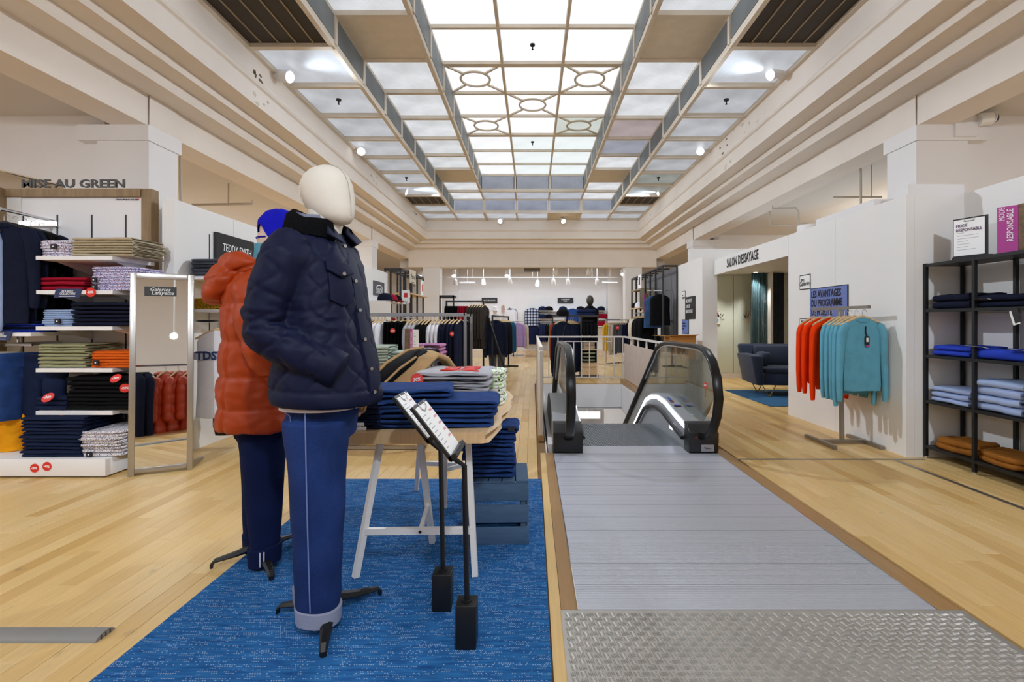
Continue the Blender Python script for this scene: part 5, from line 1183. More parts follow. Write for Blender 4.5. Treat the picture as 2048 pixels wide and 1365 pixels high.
for dx in (-.008, .008):
    q = MB(); c = [B2.p(-.012+dx*.8, .085+.077, zz) for zz in (.042, .075, .105)]
    q.tube([B2.p(.01 + .078*math.cos(a_), .085 + .0755*math.sin(a_), .04) for a_ in (1.72+dx*14, 1.72+dx*14)] [:1] + [B2.p(.01 + .0795*math.cos(1.72+dx*14), .085 + .0765*math.sin(1.72+dx*14), .112)], .003, 5); q.build('white_stripe', M['whitec'], tr_)
H2 = Body(Vector((-1.36, 2.60, 0)), math.radians(-52))
q = MB(); q.loft([H2.ring(-.035, z, a, a*.95, 22, 2) for z, a in ((1.5, .085), (1.56, .072), (1.62, .066), (1.68, .075), (1.72, .07))]); q.build('neck', mat('skin_tone_vinyl', 'd9bfae', .5), m2, smooth=True, angle=180)
q = MB(); q.loft([H2.ring(.01, z, a, b, 28, 2.1) for z, a, b in ((1.62, .05, .04), (1.645, .085, .065), (1.69, .102, .082), (1.74, .106, .088), (1.79, .1, .084), (1.825, .07, .06), (1.84, .02, .02))]); q.build('head', mat('skin_tone_vinyl', 'd9bfae', .5), m2, smooth=True, angle=180)
q = MB(); q.loft([H2.ring(-.04, z, a, a*.95, 26, 2, tilt=-.1) for z, a in ((1.53, .098), (1.56, .09), (1.61, .084), (1.652, .082), (1.654, .078))]); q.build('turtleneck', M['teal'], m2, smooth=True, angle=60, label='teal turtleneck collar')
capm = cloth('cobalt_cap', '1c1ec4', bump=.3, bscale=200, var=.12); q = MB(); rings = []
n = 40
for z, a, b in ((1.685, .116, .096), (1.72, .118, .098), (1.76, .116, .097), (1.80, .105, .088), (1.835, .078, .066), (1.852, .045, .04), (1.858, .012, .012)):
    rg_ = []
    for v in H2.ring(.012, z, a, b, n, 2.1, tilt=.0):
        d = v - H2.o; f = d.dot(H2.f); r = d.dot(H2.r); zz = v.z
        if z < 1.80 and f < -.05 and abs(r) < .056: zz += .072*math.cos(r/.056*PI/2)*(1-(z-1.685)/.115)
        rg_.append(Vector((v.x, v.y, zz - .06*f)))
    rings.append(rg_)
q.loft(rings, cap=False); q.loft([[v*1 for v in rings[-1]], [v + Vector((0,0,.003)) for v in rings[-1]]]); cp_ = q.build('cap', capm, m2, smooth=True, angle=70, label='cobalt blue baseball cap')
q = MB(); pts = []
for k in range(9): a_ = -1.0 + 2.0*k/8; pts.append((H2.p(.012 + .105*math.cos(a_), .09*math.sin(a_), 1.682), H2.p(.012 + .19*math.cos(a_*.8), .10*math.sin(a_), 1.665 + .0)))
q.loft([[a_, c_, c_ + Vector((0,0,.006)), a_ + Vector((0,0,.008))] for a_, c_ in pts]); q.build('peak', capm, cp_, smooth=True, angle=60)
q = MB(); q.tube([H2.p(.012 + .12*math.cos(a_), .098*math.sin(a_), 1.694) for a_ in [PI + .5*(k-4)/4 for k in range(9)]], .0075, 8, flat=.5); q.build('strap', capm, cp_); q = MB(); q.disc(H2.p(-.11, .0, 1.692), -H2.f, .007, .004); q.build('buckle', snap, cp_)
# ------------------------------------------------------------------ live-edge table on trestles with stacked clothes
tb = thing('trestle_table', 'live-edge wooden table top on white metal trestles', 'table', (-.55, 2.9, 0))
edge_r = [(-.225, 2.31), (-.20, 2.5), (-.185, 2.62), (-.20, 2.78), (-.165, 2.95), (-.155, 3.12), (-.175, 3.3), (-.16, 3.5), (-.19, 3.68), (-.24, 3.74)]
out = [(-.98, 2.29), (-.6, 2.285), (-.26, 2.29)] + edge_r + [(-.6, 3.75), (-.98, 3.72), (-1.0, 3.0)]
q = MB(); q.loft([[(x_*1.0 + (.018 if x_ > -.3 else 0), y_, .675) for x_, y_ in out], [(x_, y_, .69) for x_, y_ in out], [(x_ + (.022 if x_ > -.3 and 2.35 < y_ < 3.7 else 0), y_, .71) for x_, y_ in out], [(x_, y_, .728) for x_, y_ in out]])
q.build('table_top', wood_mat('live_edge_wood', ['d2b184', 'c9a473', 'd9bb90'], .6), tb, smooth=True, angle=40)
wm = mat('white_trestle', 'e9e7e4', .45)
def trestle(A, Bp, C, top_a, top_b, top_c, zb=.22):
    A, Bp, C = Vector((*A, RZ)), Vector((*Bp, RZ)), Vector((*C, RZ)); ta, tb_, tc = Vector((*top_a, .674)), Vector((*top_b, .674)), Vector((*top_c, .674))
    for p_, r_ in ((A, ta), (Bp, tb_), (C, tc)): q = MB(); q.bar(p_, r_, .028, .028); q.build('leg', wm, tb)
    f = (zb-RZ)/(.674-RZ); a2, b2 = A.lerp(ta, f), Bp.lerp(tb_, f); q = MB(); q.bar(a2, b2, .026, .03); q.build('crossbar', wm, tb)
    m_ = a2.lerp(b2, .52); c2 = C.lerp(tc, .36); q = MB(); q.bar(m_, c2, .02, .026); q.build('brace', wm, tb); q = MB(); q.disc(m_ + Vector((0,-.014,0)), (0,-1,0), .007, .004); q.build('bolt', M['black'], tb)
    q = MB(); q.bar(ta, tb_, .03, .03); q.build('top_bar', wm, tb)
trestle((-.86, 2.35), (-.28, 2.36), (-.562, 2.717), (-.765, 2.45), (-.33, 2.47), (-.585, 2.5))
trestle((-.855, 3.566), (-.12, 3.48), (-.586, 3.22), (-.79, 3.46), (-.25, 3.44), (-.6, 3.38))
TZ = .729
# big jeans pile with the folded edge to the right, dark pile to the left
stack('jeans', M['denim'], 3, -.49, 2.55, TZ, .60, .36, .047, 'blue folded jeans', 'on the live-edge table front', 'blue jeans on the live-edge table', rot=.06)
folded('jeans', M['denim'], -.64, 2.58, TZ+.142, .42, .34, .042, 'blue jeans lying slanted on top of the table pile', rot=.16, seed=1)
stack('jeans', M['ddenim'], 5, -.86, 2.52, TZ, .24, .34, .03, 'dark denim jeans', 'behind the jointed wooden hand', 'dark jeans on the live-edge table')
t = thing('hanger_clip', 'white plastic hanger clip on the table edge beside dark jeans', 'clip', (-.83, 2.33, TZ)); q = MB(); q.box(-.885, -.80, 2.31, 2.335, TZ, TZ+.018); q.build('clip_body', M['whitec'], t, bevel=.005); q = MB(); q.tube([(-.84, 2.32, TZ+.03), (-.81, 2.32, TZ+.03)], .009, 8); q.box(-.83, -.822, 2.315, 2.325, TZ+.016, TZ+.03); q.build('clip_grip', M['whitec'], t, smooth=True)
zt = stack('sweatshirt', M['lgrey'], 5, -.46, 3.06, TZ, .43, .40, .035, 'light grey sweatshirt', 'on the live-edge table', 'grey sweatshirts on the table', rot=-.05)
o = folded('sweatshirt', M['lgrey'], -.47, 3.06, zt, .44, .42, .05, 'light grey sweatshirt with raised red lettering on top of its pile', seed=1, rot=-.05)
RL = Matrix.Rotation(PI/2-.05, 4, 'Z')
for s, x_ in (('JACK', -.505), ('JONES', -.385)): adopt(text(s, (x_, 3.05, zt+.046), RL, .12, M['redtag'], None, sx=.82, ext=.010, bold=.006), o)
stack('sweater', M['neon'], 5, -.225, 3.18, TZ, .10, .32, .040, 'white and neon green garment', 'beside the grey sweatshirts', 'neon print clothes on the table')
# tan and black jackets tossed on the far half
def drape(pts, wd, th, m, nm, label, cat, sd=0):
    """soft strip of cloth laid over a path"""
    q = MB(); rings = []; P_ = [Vector(p) for p in pts]; n = len(P_)
    for i, p in enumerate(P_):
        tdir = (P_[min(i+1, n-1)] - P_[max(i-1, 0)]).normalized(); sd_ = tdir.cross(Vector((0,0,1))).normalized(); upv = sd_.cross(tdir); w_ = wd[i] if isinstance(wd, list) else wd
        rings.append([p + sd_*v.x + upv*(v.y + mnoise.noise(Vector((v.x*14, i*.7, sd)))*.012) for v in ell((0,0,0), w_/2, th/2, 18, p=3)])
    q.loft(rings); o = q.build(nm, m, None, smooth=True, angle=75); return tag(o, label, cat)
jt = drape([(-.83, 2.98, .79), (-.82, 3.05, .86), (-.79, 3.14, .93), (-.745, 3.22, 1.0), (-.70, 3.30, 1.035), (-.62, 3.36, 1.0), (-.57, 3.4, .93)], [.12, .16, .20, .21, .2, .16, .12], .045, M['tan'], 'tan_jacket', 'tan jacket sleeve folded over the black jackets on the table', 'jacket', 1)
drape([(-1.0, 2.98, .79), (-.97, 3.08, .88), (-.90, 3.2, .96), (-.80, 3.34, 1.03), (-.72, 3.44, 1.04)], [.14, .2, .24, .24, .18], .05, M['blackc'], 'black_jacket', 'black jacket with tan edging tossed on the table behind jeans', 'jacket', 2)
q = MB(); q.tube([(-1.05, 2.94, .80), (-1.02, 3.03, .89), (-.95, 3.14, .985), (-.85, 3.28, 1.06), (-.76, 3.38, 1.075)], .010, 6); adopt(q.build('tan_edging', M['tan']), bpy.data.objects['black_jacket'])
q = MB(); q.tube([(-.96, 2.93, .80), (-.92, 3.0, .87), (-.85, 3.1, .955), (-.77, 3.2, 1.02)], .008, 6); adopt(q.build('tan_edging', M['tan']), bpy.data.objects['black_jacket'])
stack('sweater', [M['blackc'], M['brown']], 3, -.72, 3.3, TZ, .42, .4, .045, 'black knit', 'under the tan jacket', 'black knits under the tan jacket')
folded('trousers', M['mdenim'], -.42, 3.5, TZ, .4, .3, .16, 'blue denim garment behind the grey sweatshirts on the table')
red_tag((WX(834, 2.80), 2.80, WZ(760, 2.80)), (.1,-1,.25), 12.3/F*2.9, '30%', 'round red 30% tag leaning between the jackets and grey sweatshirts', Matrix.Rotation(-.12,4,'Y') @ RTILT(PI/2-.25))
# ------------------------------------------------------------------ sign stands
def stand(bx, by, w_, h_, near_top, far_top, near_bot, far_bot, label):
    t = thing('sign_stand', label, 'sign stand', (bx, by, RZ)); q = MB(); q.box(bx-w_/2, bx+w_/2, by-w_/2, by+w_/2, RZ, RZ+h_); q.build('base_block', M['black'], t, bevel=.002)
    nt_, ft_, nb_, fb_ = map(Vector, (near_top, far_top, near_bot, far_bot)); mb = (nb_+fb_)/2; ax = (nt_-nb_).normalized(); nrm = (fb_-nb_).cross(ax).normalized()
    if nrm.x < 0: nrm = -nrm
    q = MB(); q.tube([(bx, by, RZ+h_-.01), (bx, by, RZ+h_+.02), (bx-.01, by, mb.z-.06), (mb.x-.025, mb.y, mb.z-.015), mb + ax*.05 - nrm*.018], .0105, 12); q.tube([(bx, by, RZ+h_), (bx, by, RZ+h_+.006)], .02, 14); q.build('pole', M['black'], t, smooth=True, angle=50)
    th_ = nrm*.012; q = MB(); c = [nt_, ft_, fb_, nb_]; q.add([p - th_ for p in c] + c, [(3,2,1,0), (4,5,6,7), (0,1,5,4), (1,2,6,5), (2,3,7,6), (3,0,4,7)]); q.build('backboard', M['black'], t)
    ins = [nt_.lerp(fb_, .05) , ft_.lerp(nb_, .05), fb_.lerp(nt_, .05), nb_.lerp(ft_, .05)]; q = MB(); q.add([p + nrm*.001 for p in ins] + [p + nrm*.003 for p in ins], [(3,2,1,0), (4,5,6,7), (0,1,5,4), (1,2,6,5), (2,3,7,6), (3,0,4,7)]); q.build('sheet', M['paper'], t)
    e = (fb_-nb_).normalized(); q = MB(); q.bar(nb_ + nrm*.006 + ax*.006, fb_ + nrm*.006 + ax*.006, .02, .03, up=nrm); q.build('ledge', M['black'], t)
    q = MB(); W_ = (ft_-nt_).length; c = [nt_ + e*W_*.3 - ax*.004 + nrm*.006, nt_ + e*W_*.3 - ax*.028 + nrm*.006, nt_ + e*W_*.42 - ax*.04 + nrm*.006, nt_ + e*W_*.7 - ax*.028 + nrm*.006, nt_ + e*W_*.7 - ax*.004 + nrm*.006]; q.tube(c, .002, 6); q.build('clip', M['chrome'], t)
    LL = (nt_-nb_).length
    q = MB()
    for i in range(9):
        s_ = .22 + .075*i
        p = nt_ - ax*LL*s_ + nrm*.0035; n_ = [.22, .3, .16, .26, .2, .3, .18, .28, .12][i]; q.bar(p + e*W_*.12, p + e*W_*(.12+n_), .004, .001, up=nrm)
    q.build('print_lines', mat('faint_ink', 'b4b6bc', .7), t)
    q = MB()
    for i in range(5): p = nt_ - ax*LL*(.2+.13*i) + nrm*.0035; q.bar(p + e*W_*.68, p + e*W_*.88, .009, .001, up=nrm)
    q.build('red_print', mat('faint_red', 'd9a0a6', .7), t)
stand(-.253, 1.865, .078, .165, (-.431, 1.73, .946), (-.431, 1.93, .946), (-.286, 1.73, .757), (-.286, 1.93, .757), 'nearer black sign stand with tilted white sheet and block base')
stand(-.390, 2.105, .080, .158, (-.576, 2.01, .940), (-.576, 2.2, .940), (-.428, 2.01, .752), (-.428, 2.2, .752), 'farther black sign stand with tilted white sheet and block base')
# ------------------------------------------------------------------ blue crate with jeans
cr_ = mat('blue_crate', '44617f', .7, var=.15, vscale=10, bump=.15, bscale=60, stretch=(1,6,6))
cA = Vector((-.215, 2.86, RZ)); MC = Matrix.Translation(cA) @ Matrix.Rotation(.04, 4, 'Z'); ct = thing('crate', 'blue painted slatted wooden crate standing on the rug', 'crate', cA)
Wc, Dc = .375, .34
for k, z in enumerate((0.0, .122, .244)):
    for nm, a in (('slat', (-Wc/2, Wc/2, -Dc/2, -Dc/2+.012, z, z+.098)), ('slat', (-Wc/2, Wc/2, Dc/2-.012, Dc/2, z, z+.098)), ('slat', (-Wc/2, -Wc/2+.012, -Dc/2+.013, Dc/2-.013, z+.004, z+.102)), ('slat', (Wc/2-.012, Wc/2, -Dc/2+.013, Dc/2-.013, z+.004, z+.102))):
        q = MB(); q.box(*a, M=MC); q.build(nm, cr_, ct, bevel=.002)
for sx_ in (-1, 1):
    for sy_ in (-1, 1): q = MB(); q.box(sx_*(Wc/2-.03)-.014, sx_*(Wc/2-.03)+.014, sy_*(Dc/2-.028)-.014, sy_*(Dc/2-.028)+.014, 0.004, .335, M=MC); q.build('corner_post', cr_, ct)
for k in range(5): q = MB(); x_ = -Wc/2 + .002 + k*.0755; q.box(x_, x_+.068, -Dc/2, Dc/2, .344, .356, M=MC); q.build('top_slat', cr_, ct)
zt = stack('jeans', M['denim'], 5, -.255, 2.87, RZ+.357, .30, .27, .045, 'blue folded jeans', 'on the blue crate', 'blue jeans on the crate', rot=.05)
folded('jeans', M['denim'], -.22, 2.90, zt, .27, .25, .05, 'blue jeans with a leather waist patch on top of the crate pile', seed=2)
q = MB(); q.box(-.14, -.10, 2.77, 2.772, zt+.02, zt+.045); adopt(q.build('waist_patch', mat('dark_leather', '23262e', .5)), bpy.data.objects[[o.name for o in bpy.data.objects if o.get('label', '').startswith('blue jeans with a leather')][0]])
# ------------------------------------------------------------------ black shelf rack on the right with folded clothes
XF, XBk = 3.625, 3.965; PY = [4.455, 3.965, 3.475, 2.985, 2.5]
rk = thing('shelf_rack', 'black metal shelf rack with five shelves at the right wall', 'shelf rack', (3.8, 3.5, 0))
for i, yy in enumerate(PY):
    q = MB(); q.bar((XF, yy, .02), (XF, yy, 1.79), .026, up=(0,1,0)); q.build('post', M['black'], rk)
    q = MB(); q.bar((XBk, yy, .02), (XBk, yy, 1.79), .026, up=(0,1,0)); q.build('post', M['black'], rk)
    q = MB(); q.tube([(XF, yy, 0), (XF, yy, .02)], .012, 10); q.build('foot', M['chrome'], rk)
RZS = [1.785, 1.368, .952, .535, .120]
for z in RZS:
    q = MB(); q.box(XF+.014, XBk-.014, 2.5, 4.455, z-.022, z-.002); q.build('shelf', M['black'], rk)
    q = MB(); q.bar((XF, 2.5, z-.013), (XF, 4.455, z-.013), .024, .026); q.build('shelf_edge', M['black'], rk)
for z0 in (1.0, 1.33): q = MB(); q.box(3.985, 3.999, 2.6, 4.4, z0-.02, z0); q.build('wall_cleat', M['wpanel'], rk)
xm = (XF+XBk)/2
def rstack(kind, m, n, y0, y1, z, h, desc, place, group, **k): return stack('sweatshirt', m, n, xm, (y0+y1)/2, z, .31, abs(y1-y0), h, desc, place, group, jit=.02, rot=PI, **k)
rstack('sweater', M['dnavy'], 2, 4.40, 4.02, RZS[1], .065, 'dark navy sweater', 'in the first rack bay', 'navy sweaters on the black rack')
rstack('sweater', M['dnavy'], 2, 3.98, 3.52, RZS[1], .055, 'dark navy sweater', 'with white swing tag on rack', 'navy sweaters on the black rack')
rstack('sweater', M['dnavy'], 3, 3.50, 3.05, RZS[1], .06, 'dark navy sweater', 'in the third rack bay', 'navy sweaters on the black rack')
rstack('sweater', M['blue'], 2, 4.40, 4.02, RZS[2], .05, 'royal blue sweater', 'in the first rack bay', 'royal blue sweaters on the black rack')
rstack('sweater', M['blue'], 1, 3.98, 3.54, RZS[2], .08, 'royal blue sweater with white tag', 'in the middle bay', 'royal blue sweaters on the black rack')
rstack('sweater', M['blue'], 2, 3.52, 3.05, RZS[2], .06, 'royal blue sweater', 'in the third rack bay', 'royal blue sweaters on the black rack')
rstack('sweater', M['pblue'], 3, 4.41, 4.03, RZS[3], .045, 'pale blue sweatshirt', 'in the first rack bay', 'pale blue sweatshirts on the black rack')
rstack('sweater', M['pblue'], 4, 4.0, 3.60, RZS[3], .06, 'pale blue sweatshirt', 'in the rack middle bay', 'pale blue sweatshirts on the black rack')
rstack('sweater', M['pblue'], 4, 3.56, 3.10, RZS[3], .05, 'pale blue sweatshirt', 'in the third rack bay', 'pale blue sweatshirts on the black rack')
folded('sweater', M['caramel'], xm, 4.22, RZS[4], .3, .38, .10, 'caramel garment on the lowest rack shelf behind the first post', rot=.1)
folded('sweater', M['caramel'], xm, 3.80, RZS[4], .31, .40, .09, 'caramel garment on the lowest rack shelf beside the sand pile', seed=1, rot=-.1)
rstack('sweater', M['sand'], 5, 3.56, 3.12, RZS[4], .062, 'sand fleece sweatshirt', 'on the lowest rack shelf', 'sand sweatshirts on the black rack')
def swing(p, label, rot, w_=.055, h_=.11, flat=False):
    t = thing('swing_tag', label, 'tag', p); Mx = Matrix.Translation(p) @ rot
    q = MB(); q.box(-w_/2, w_/2, -.001, .001, -h_, 0, M=Mx); q.build('card', M['paper'], t); q = MB(); q.box(-w_/2-.015, w_/2-.02, .002, .004, -h_*.9, .01, M=Mx); q.build('black_card', M['ink'], t); q = MB(); q.tube([Mx @ Vector((0,0,0)), Mx @ Vector((.0,.01,.03))], .0015, 5); q.build('cord', M['ink'], t)
RX = Matrix.Rotation(PI/2, 4, 'Z')
swing((XF-.012, 3.93, RZS[1]+.07), 'white swing tag lying on navy sweaters of the black rack', RX @ Matrix.Rotation(-1.3, 4, 'X') @ Matrix.Rotation(1.3, 4, 'Y'), .04, .10)
swing((XF-.02, 3.63, RZS[1]-.03), 'black and white swing tag hanging under the navy sweaters shelf', RX @ Matrix.Rotation(.3, 4, 'Y'))
swing((XF-.01, 4.02, RZS[2]+.10), 'white swing tag on the royal blue sweaters behind the rack post', RX @ Matrix.Rotation(-1.35, 4, 'X') @ Matrix.Rotation(1.3, 4, 'Y'), .05, .14)
swing((XF-.01, 3.68, RZS[2]+.09), 'white swing tag on the royal blue sweater of the middle bay', RX @ Matrix.Rotation(-1.35, 4, 'X') @ Matrix.Rotation(1.4, 4, 'Y'), .05, .14)
# clipboard notice and cork block on top of the rack
t = thing('clipboard_sign', 'white notice MODE RESPONSABLE on a black clipboard atop the right rack', 'sign', (3.74, 4.05, 1.786))
Bq = Matrix.Translation((3.655, 4.20, 1.79)) @ Matrix.Rotation(-1.17, 4, 'Z'); WB, HB_ = .24, .33
q = MB(); q.box(-.01, WB+.02, .0, .07, -.004, .022, M=Bq); q.build('stand_foot', M['black'], t)
q = MB(); q.box(0, WB, .0, .006, .02, HB_+.02, M=Bq); q.build('clipboard', M['black'], t); q = MB(); q.box(.006, WB-.02, -.004, -.001, .03, HB_+.008, M=Bq); q.build('sheet', M['paper'], t)
q = MB(); q.tube([Bq @ Vector(p) for p in ((WB*.35, -.008, HB_+.012), (WB*.35, -.008, HB_-.01), (WB*.62, -.008, HB_-.01), (WB*.62, -.008, HB_+.012))], .003, 6); q.build('clip', M['chrome'], t)
BR = Bq.to_3x3().to_4x4() @ Matrix.Rotation(PI/2, 4, 'X')
pur = mat('purple_ink', '5a3a6a', .7)
for s, z, sz in (('MODE', .285, .038), ('RESPONSABLE', .247, .038)): text(s, Bq @ Vector((.022, -.006, z)), BR, sz, pur, t, sx=.75, align='LEFT')
for i, wd in enumerate((.05, .15, .15, .08, .09, .08, .13)): q = MB(); q.box(.03, .03+wd, -.0055, -.0045, .222-.024*i, .226-.024*i, M=Bq); q.build('print_line', mat('faint_ink', '8c8f96', .7), t)
t = thing('sign_block', 'cork block with fuchsia strip reading MODE RESPONSABLE atop the right rack', 'sign', (3.8, 3.9, 1.786))
Bk = Matrix.Translation((3.80, 3.955, 1.787)) @ Matrix.Rotation(-1.0, 4, 'Z')
q = MB(); q.box(0, .125, 0, .045, 0, .40, M=Bk); q.build('fuchsia_panel', M['fuchsia'], t); q = MB(); q.box(.126, .20, -.002, .06, 0, .405, M=Bk); q.build('cork_block', M['cork'], t, bevel=.004)
BK = Bk.to_3x3().to_4x4() @ Matrix.Rotation(PI/2, 4, 'X') @ Matrix.Rotation(PI/2, 4, 'Z')
text('MODE', Bk @ Vector((.03, -.003, .34)), BK, .055, M['whiteink'], t, sx=.7); text('RESPONSABLE', Bk @ Vector((.08, -.003, .245)), BK, .055, M['whiteink'], t, sx=.75)
# ------------------------------------------------------------------ T stand with knitwear
ts = thing('garment_stand', 'steel T-stand holding orange and teal sweaters before the white wall', 'clothes stand', (3.2, 5.0, 0))
stl = mat('satin_steel', '9c968c', .4, metal=.8)
for nm, a, b, w_ in (('foot_bar', (2.97, 4.74, .02), (2.97, 5.25, .02), .036), ('foot_bar', (3.425, 4.74, .02), (3.425, 5.25, .02), .036), ('base_bar', (2.985, 5.0, .02), (3.41, 5.0, .02), .034), ('post', (3.2, 5.0, .03), (3.2, 5.03, 1.385), .034), ('top_bar', (3.19, 5.50, 1.398), (3.245, 4.66, 1.398), .03)):
    q = MB(); q.bar(a, b, w_, w_); q.build(nm, stl, ts)
kn = [('ored', 5.42, .30), ('ored', 5.32, .28), ('ored', 5.17, .22), ('teal', 5.02, .30), ('teal', 4.94, .25), ('teal', 4.88, .28), ('teal', 4.80, .15), ('teal', 4.70, -.05)]
cnt = {'ored': 0, 'teal': 0}
for i, (m, yy, rz) in enumerate(kn):
    cnt[m] += 1; cn_ = {'ored': 'orange', 'teal': 'teal'}[m]; k = cnt[m]; tot = {'ored': 3, 'teal': 5}[m]
    pl_ = f'{ORD[k-1]} of its colour counting from the orange end' if not (m == 'teal' and k == tot) else 'at the front facing the viewer'
    x_ = 3.222 - .055*(yy-4.66)/.84 - .015
    hang('sweater_body' if i % 2 else 'sweater_body_b', M[m], x_, yy, 1.285, rz, f'{cn_} knitted sweater on the T-stand, {pl_}', 'sweater', scale=(.86, .62, 1.06 + (.07 if i in (2, 6) else 0)))
    hanger(x_, yy, 1.295, rz, f'wooden hanger of the {cn_} sweater {pl_}'.replace(' counting from the orange end', ' on the T-stand'), None)
t = thing('swing_tag', 'black swing tag with barcode on the foremost teal sweater', 'tag', (3.21, 4.66, 1.15))
q = MB(); q.box(3.205, 3.245, 4.655, 4.658, 1.03, 1.115); q.build('black_card', M['ink'], t); q = MB(); q.box(3.213, 3.232, 4.652, 4.654, 1.06, 1.10); q.build('barcode', M['paper'], t); q = MB(); q.box(3.213, 3.245, 4.653, 4.656, 1.012, 1.03); q.build('fuchsia_strip', M['fuchsia'], t); q = MB(); q.tube([(3.225, 4.66, 1.115), (3.215, 4.665, 1.15), (3.22, 4.67, 1.21)], .006, 6); q.build('cord', M['ink'], t)
neck = mat('neck_label', 'e6e6e6', .7)
# ------------------------------------------------------------------ fitting room: rug, sofa, curtains, pictures, hooks
o = MB(); o.prism([(3.52, 7.16), (5.4, 7.16), (5.4, 8.85), (3.52, 8.85)], 'z', 0, .012); o = o.build('rug', mat('petrol_rug', '285f8a', .95, bump=.3, bscale=120, var=.15), bevel=.003); tag(o, 'plain petrol blue rug in the fitting room under the sofa', 'rug')
vel = mat('blue_velvet', '15243f', .8, sheen=.15, var=.2, vscale=5, bump=.05, bscale=90)
sf = thing('sofa', 'dark blue velvet two-seat sofa on golden hairpin legs in fitting room', 'sofa', (4.35, 8.2, 0))
SMx = Matrix.Translation((3.66, 8.02, 0)) @ Matrix.Rotation(-.12, 4, 'Z')
def spart(poly_rings, nm, bevel=.0):
    q = MB(); q.loft([[SMx @ Vector(p) for p in r] for r in poly_rings]); return q.build(nm, vel, sf, smooth=True, angle=45, bevel=bevel)
def rbox(x0, x1, y0, y1, z0, z1, dx0=0, dx1=0, dy0=0, dy1=0): return [[(x0, y0, z0), (x1, y0, z0), (x1, y1, z0), (x0, y1, z0)], [(x0-dx0, y0-dy0, z1), (x1+dx1, y0-dy0, z1), (x1+dx1, y1+dy1, z1), (x0-dx0, y1+dy1, z1)]]
spart(rbox(.05, 1.75, .05, .80, .20, .40), 'seat_base', .03)
spart(rbox(.06, .18, .0, .78, .20, .70, .10, -.02, .02, .02), 'armrest', .035)
spart(rbox(1.62, 1.74, .0, .78, .20, .70, -.02, .10, .02, .02), 'armrest', .035)
spart(rbox(.06, 1.74, .68, .82, .20, .86, .06, .06, -.06, .1), 'backrest', .04)
spart(rbox(.2, .90, .04, .66, .40, .50), 'seat_cushion', .035); spart(rbox(.91, 1.60, .04, .66, .40, .50), 'seat_cushion', .035)
spart(rbox(.22, .95, .56, .70, .50, .84, 0, 0, -.04, .04), 'back_cushion', .04); spart(rbox(.96, 1.58, .56, .70, .50, .84, 0, 0, -.04, .04), 'back_cushion', .04)
spart(rbox(.19, .32, .2, .55, .5, .74, -.03, .04, 0, 0), 'throw_cushion', .04)
gold = mat('gold_wire', 'a98a52', .3, metal=1.0)
for lx, ly, dx in ((.28, .12, 0), (1.5, .12, 0), (.28, .7, 0), (1.5, .7, 0)):
    q = MB(); q.tube([SMx @ Vector((lx-.10, ly, .21)), SMx @ Vector((lx-.01, ly-.05, .016)), SMx @ Vector((lx+.01, ly-.05, .016)), SMx @ Vector((lx+.13, ly, .21))], .008, 8); q.build('leg', gold, sf)
def curtain(x0, x1, m, label, amp=.035, y=10.45):
    q = MB(); n = 40; A = []; 
    for k in range(n+1): A.append((x0 + (x1-x0)*k/n, y + amp*math.sin(k*PI*.42) + .01*math.sin(k*1.7)))
    for (xa, ya), (xb, yb) in zip(A[:-1], A[1:]): q.add([(xa-.03*(1 if x0 < 5.1 else 0), ya, .05), (xb, yb, .05), (xb, yb, 2.31), (xa, ya, 2.31), (xa-.03*(1 if x0 < 5.1 else 0), ya+.012, .05), (xb, yb+.012, .05), (xb, yb+.012, 2.31), (xa, ya+.012, 2.31)], [(0,1,2,3), (7,6,5,4), (0,4,5,1), (3,2,6,7)])
    o = q.build('curtain', m, None, smooth=True, angle=80); tag(o, label, 'curtain')
curtain(4.74, 5.06, mat('petrol_velvet', '2f5a66', .8, sheen=.5, var=.2), 'petrol green fitting room curtain left of the pale divider'); curtain(5.14, 5.44, mat('ink_velvet', '243a56', .8, sheen=.5, var=.2), 'ink blue fitting room curtain right of the pale divider')
q = MB(); q.box(5.07, 5.12, 10.3, 10.8, 0, 2.32); q.box(5.071, 5.119, 10.29, 10.3, 0, 2.32); adopt(q.build('divider', M['wpanel']), pw)
for x_, label in ((4.12, 'small framed picture with a red square by the left frosted panel'), (4.86, 'small framed picture half hidden by the petrol curtain')):
    t = thing('picture', label, 'picture', (x_, 10.82, 1.5)); xx = WX(1434, 10.81) if x_ < 4.5 else WX(1504, 10.81)
    q = MB(); q.box(xx-.07, xx+.07, 10.805, 10.829, 1.20, 1.50); q.build('frame', M['lwood'], t); q = MB(); q.box(xx-.055, xx+.055, 10.80, 10.806, 1.215, 1.485); q.build('mount', M['paper'], t); q = MB(); q.box(xx-.045, xx+.03, 10.797, 10.801, 1.37, 1.47); q.build('red_square', mat('brick_red', '8e3a2a', .6), t); q = MB(); q.box(xx-.03, xx+.03, 10.797, 10.801, 1.25, 1.33); q.build('blue_square', mat('pale_cyan', '7fb0c4', .6), t)
for x_, label in ((1440, 'black wall hook beside the picture with the red square'), (1491, 'black wall hook between the two small pictures')):
    t = thing('wall_hook', label, 'hook', (WX(x_, 10.8), 10.8, 1.36)); xx = WX(x_, 10.8)
    for a in (-.6, .1, .8): q = MB(); q.tube([(xx, 10.83, 1.36), (xx+.05*math.sin(a), 10.79, 1.37+.05*math.cos(a*2)), (xx+.09*math.sin(a), 10.77, 1.40+.04*math.cos(a))], .008, 6); q.build('prong', M['black'], t)
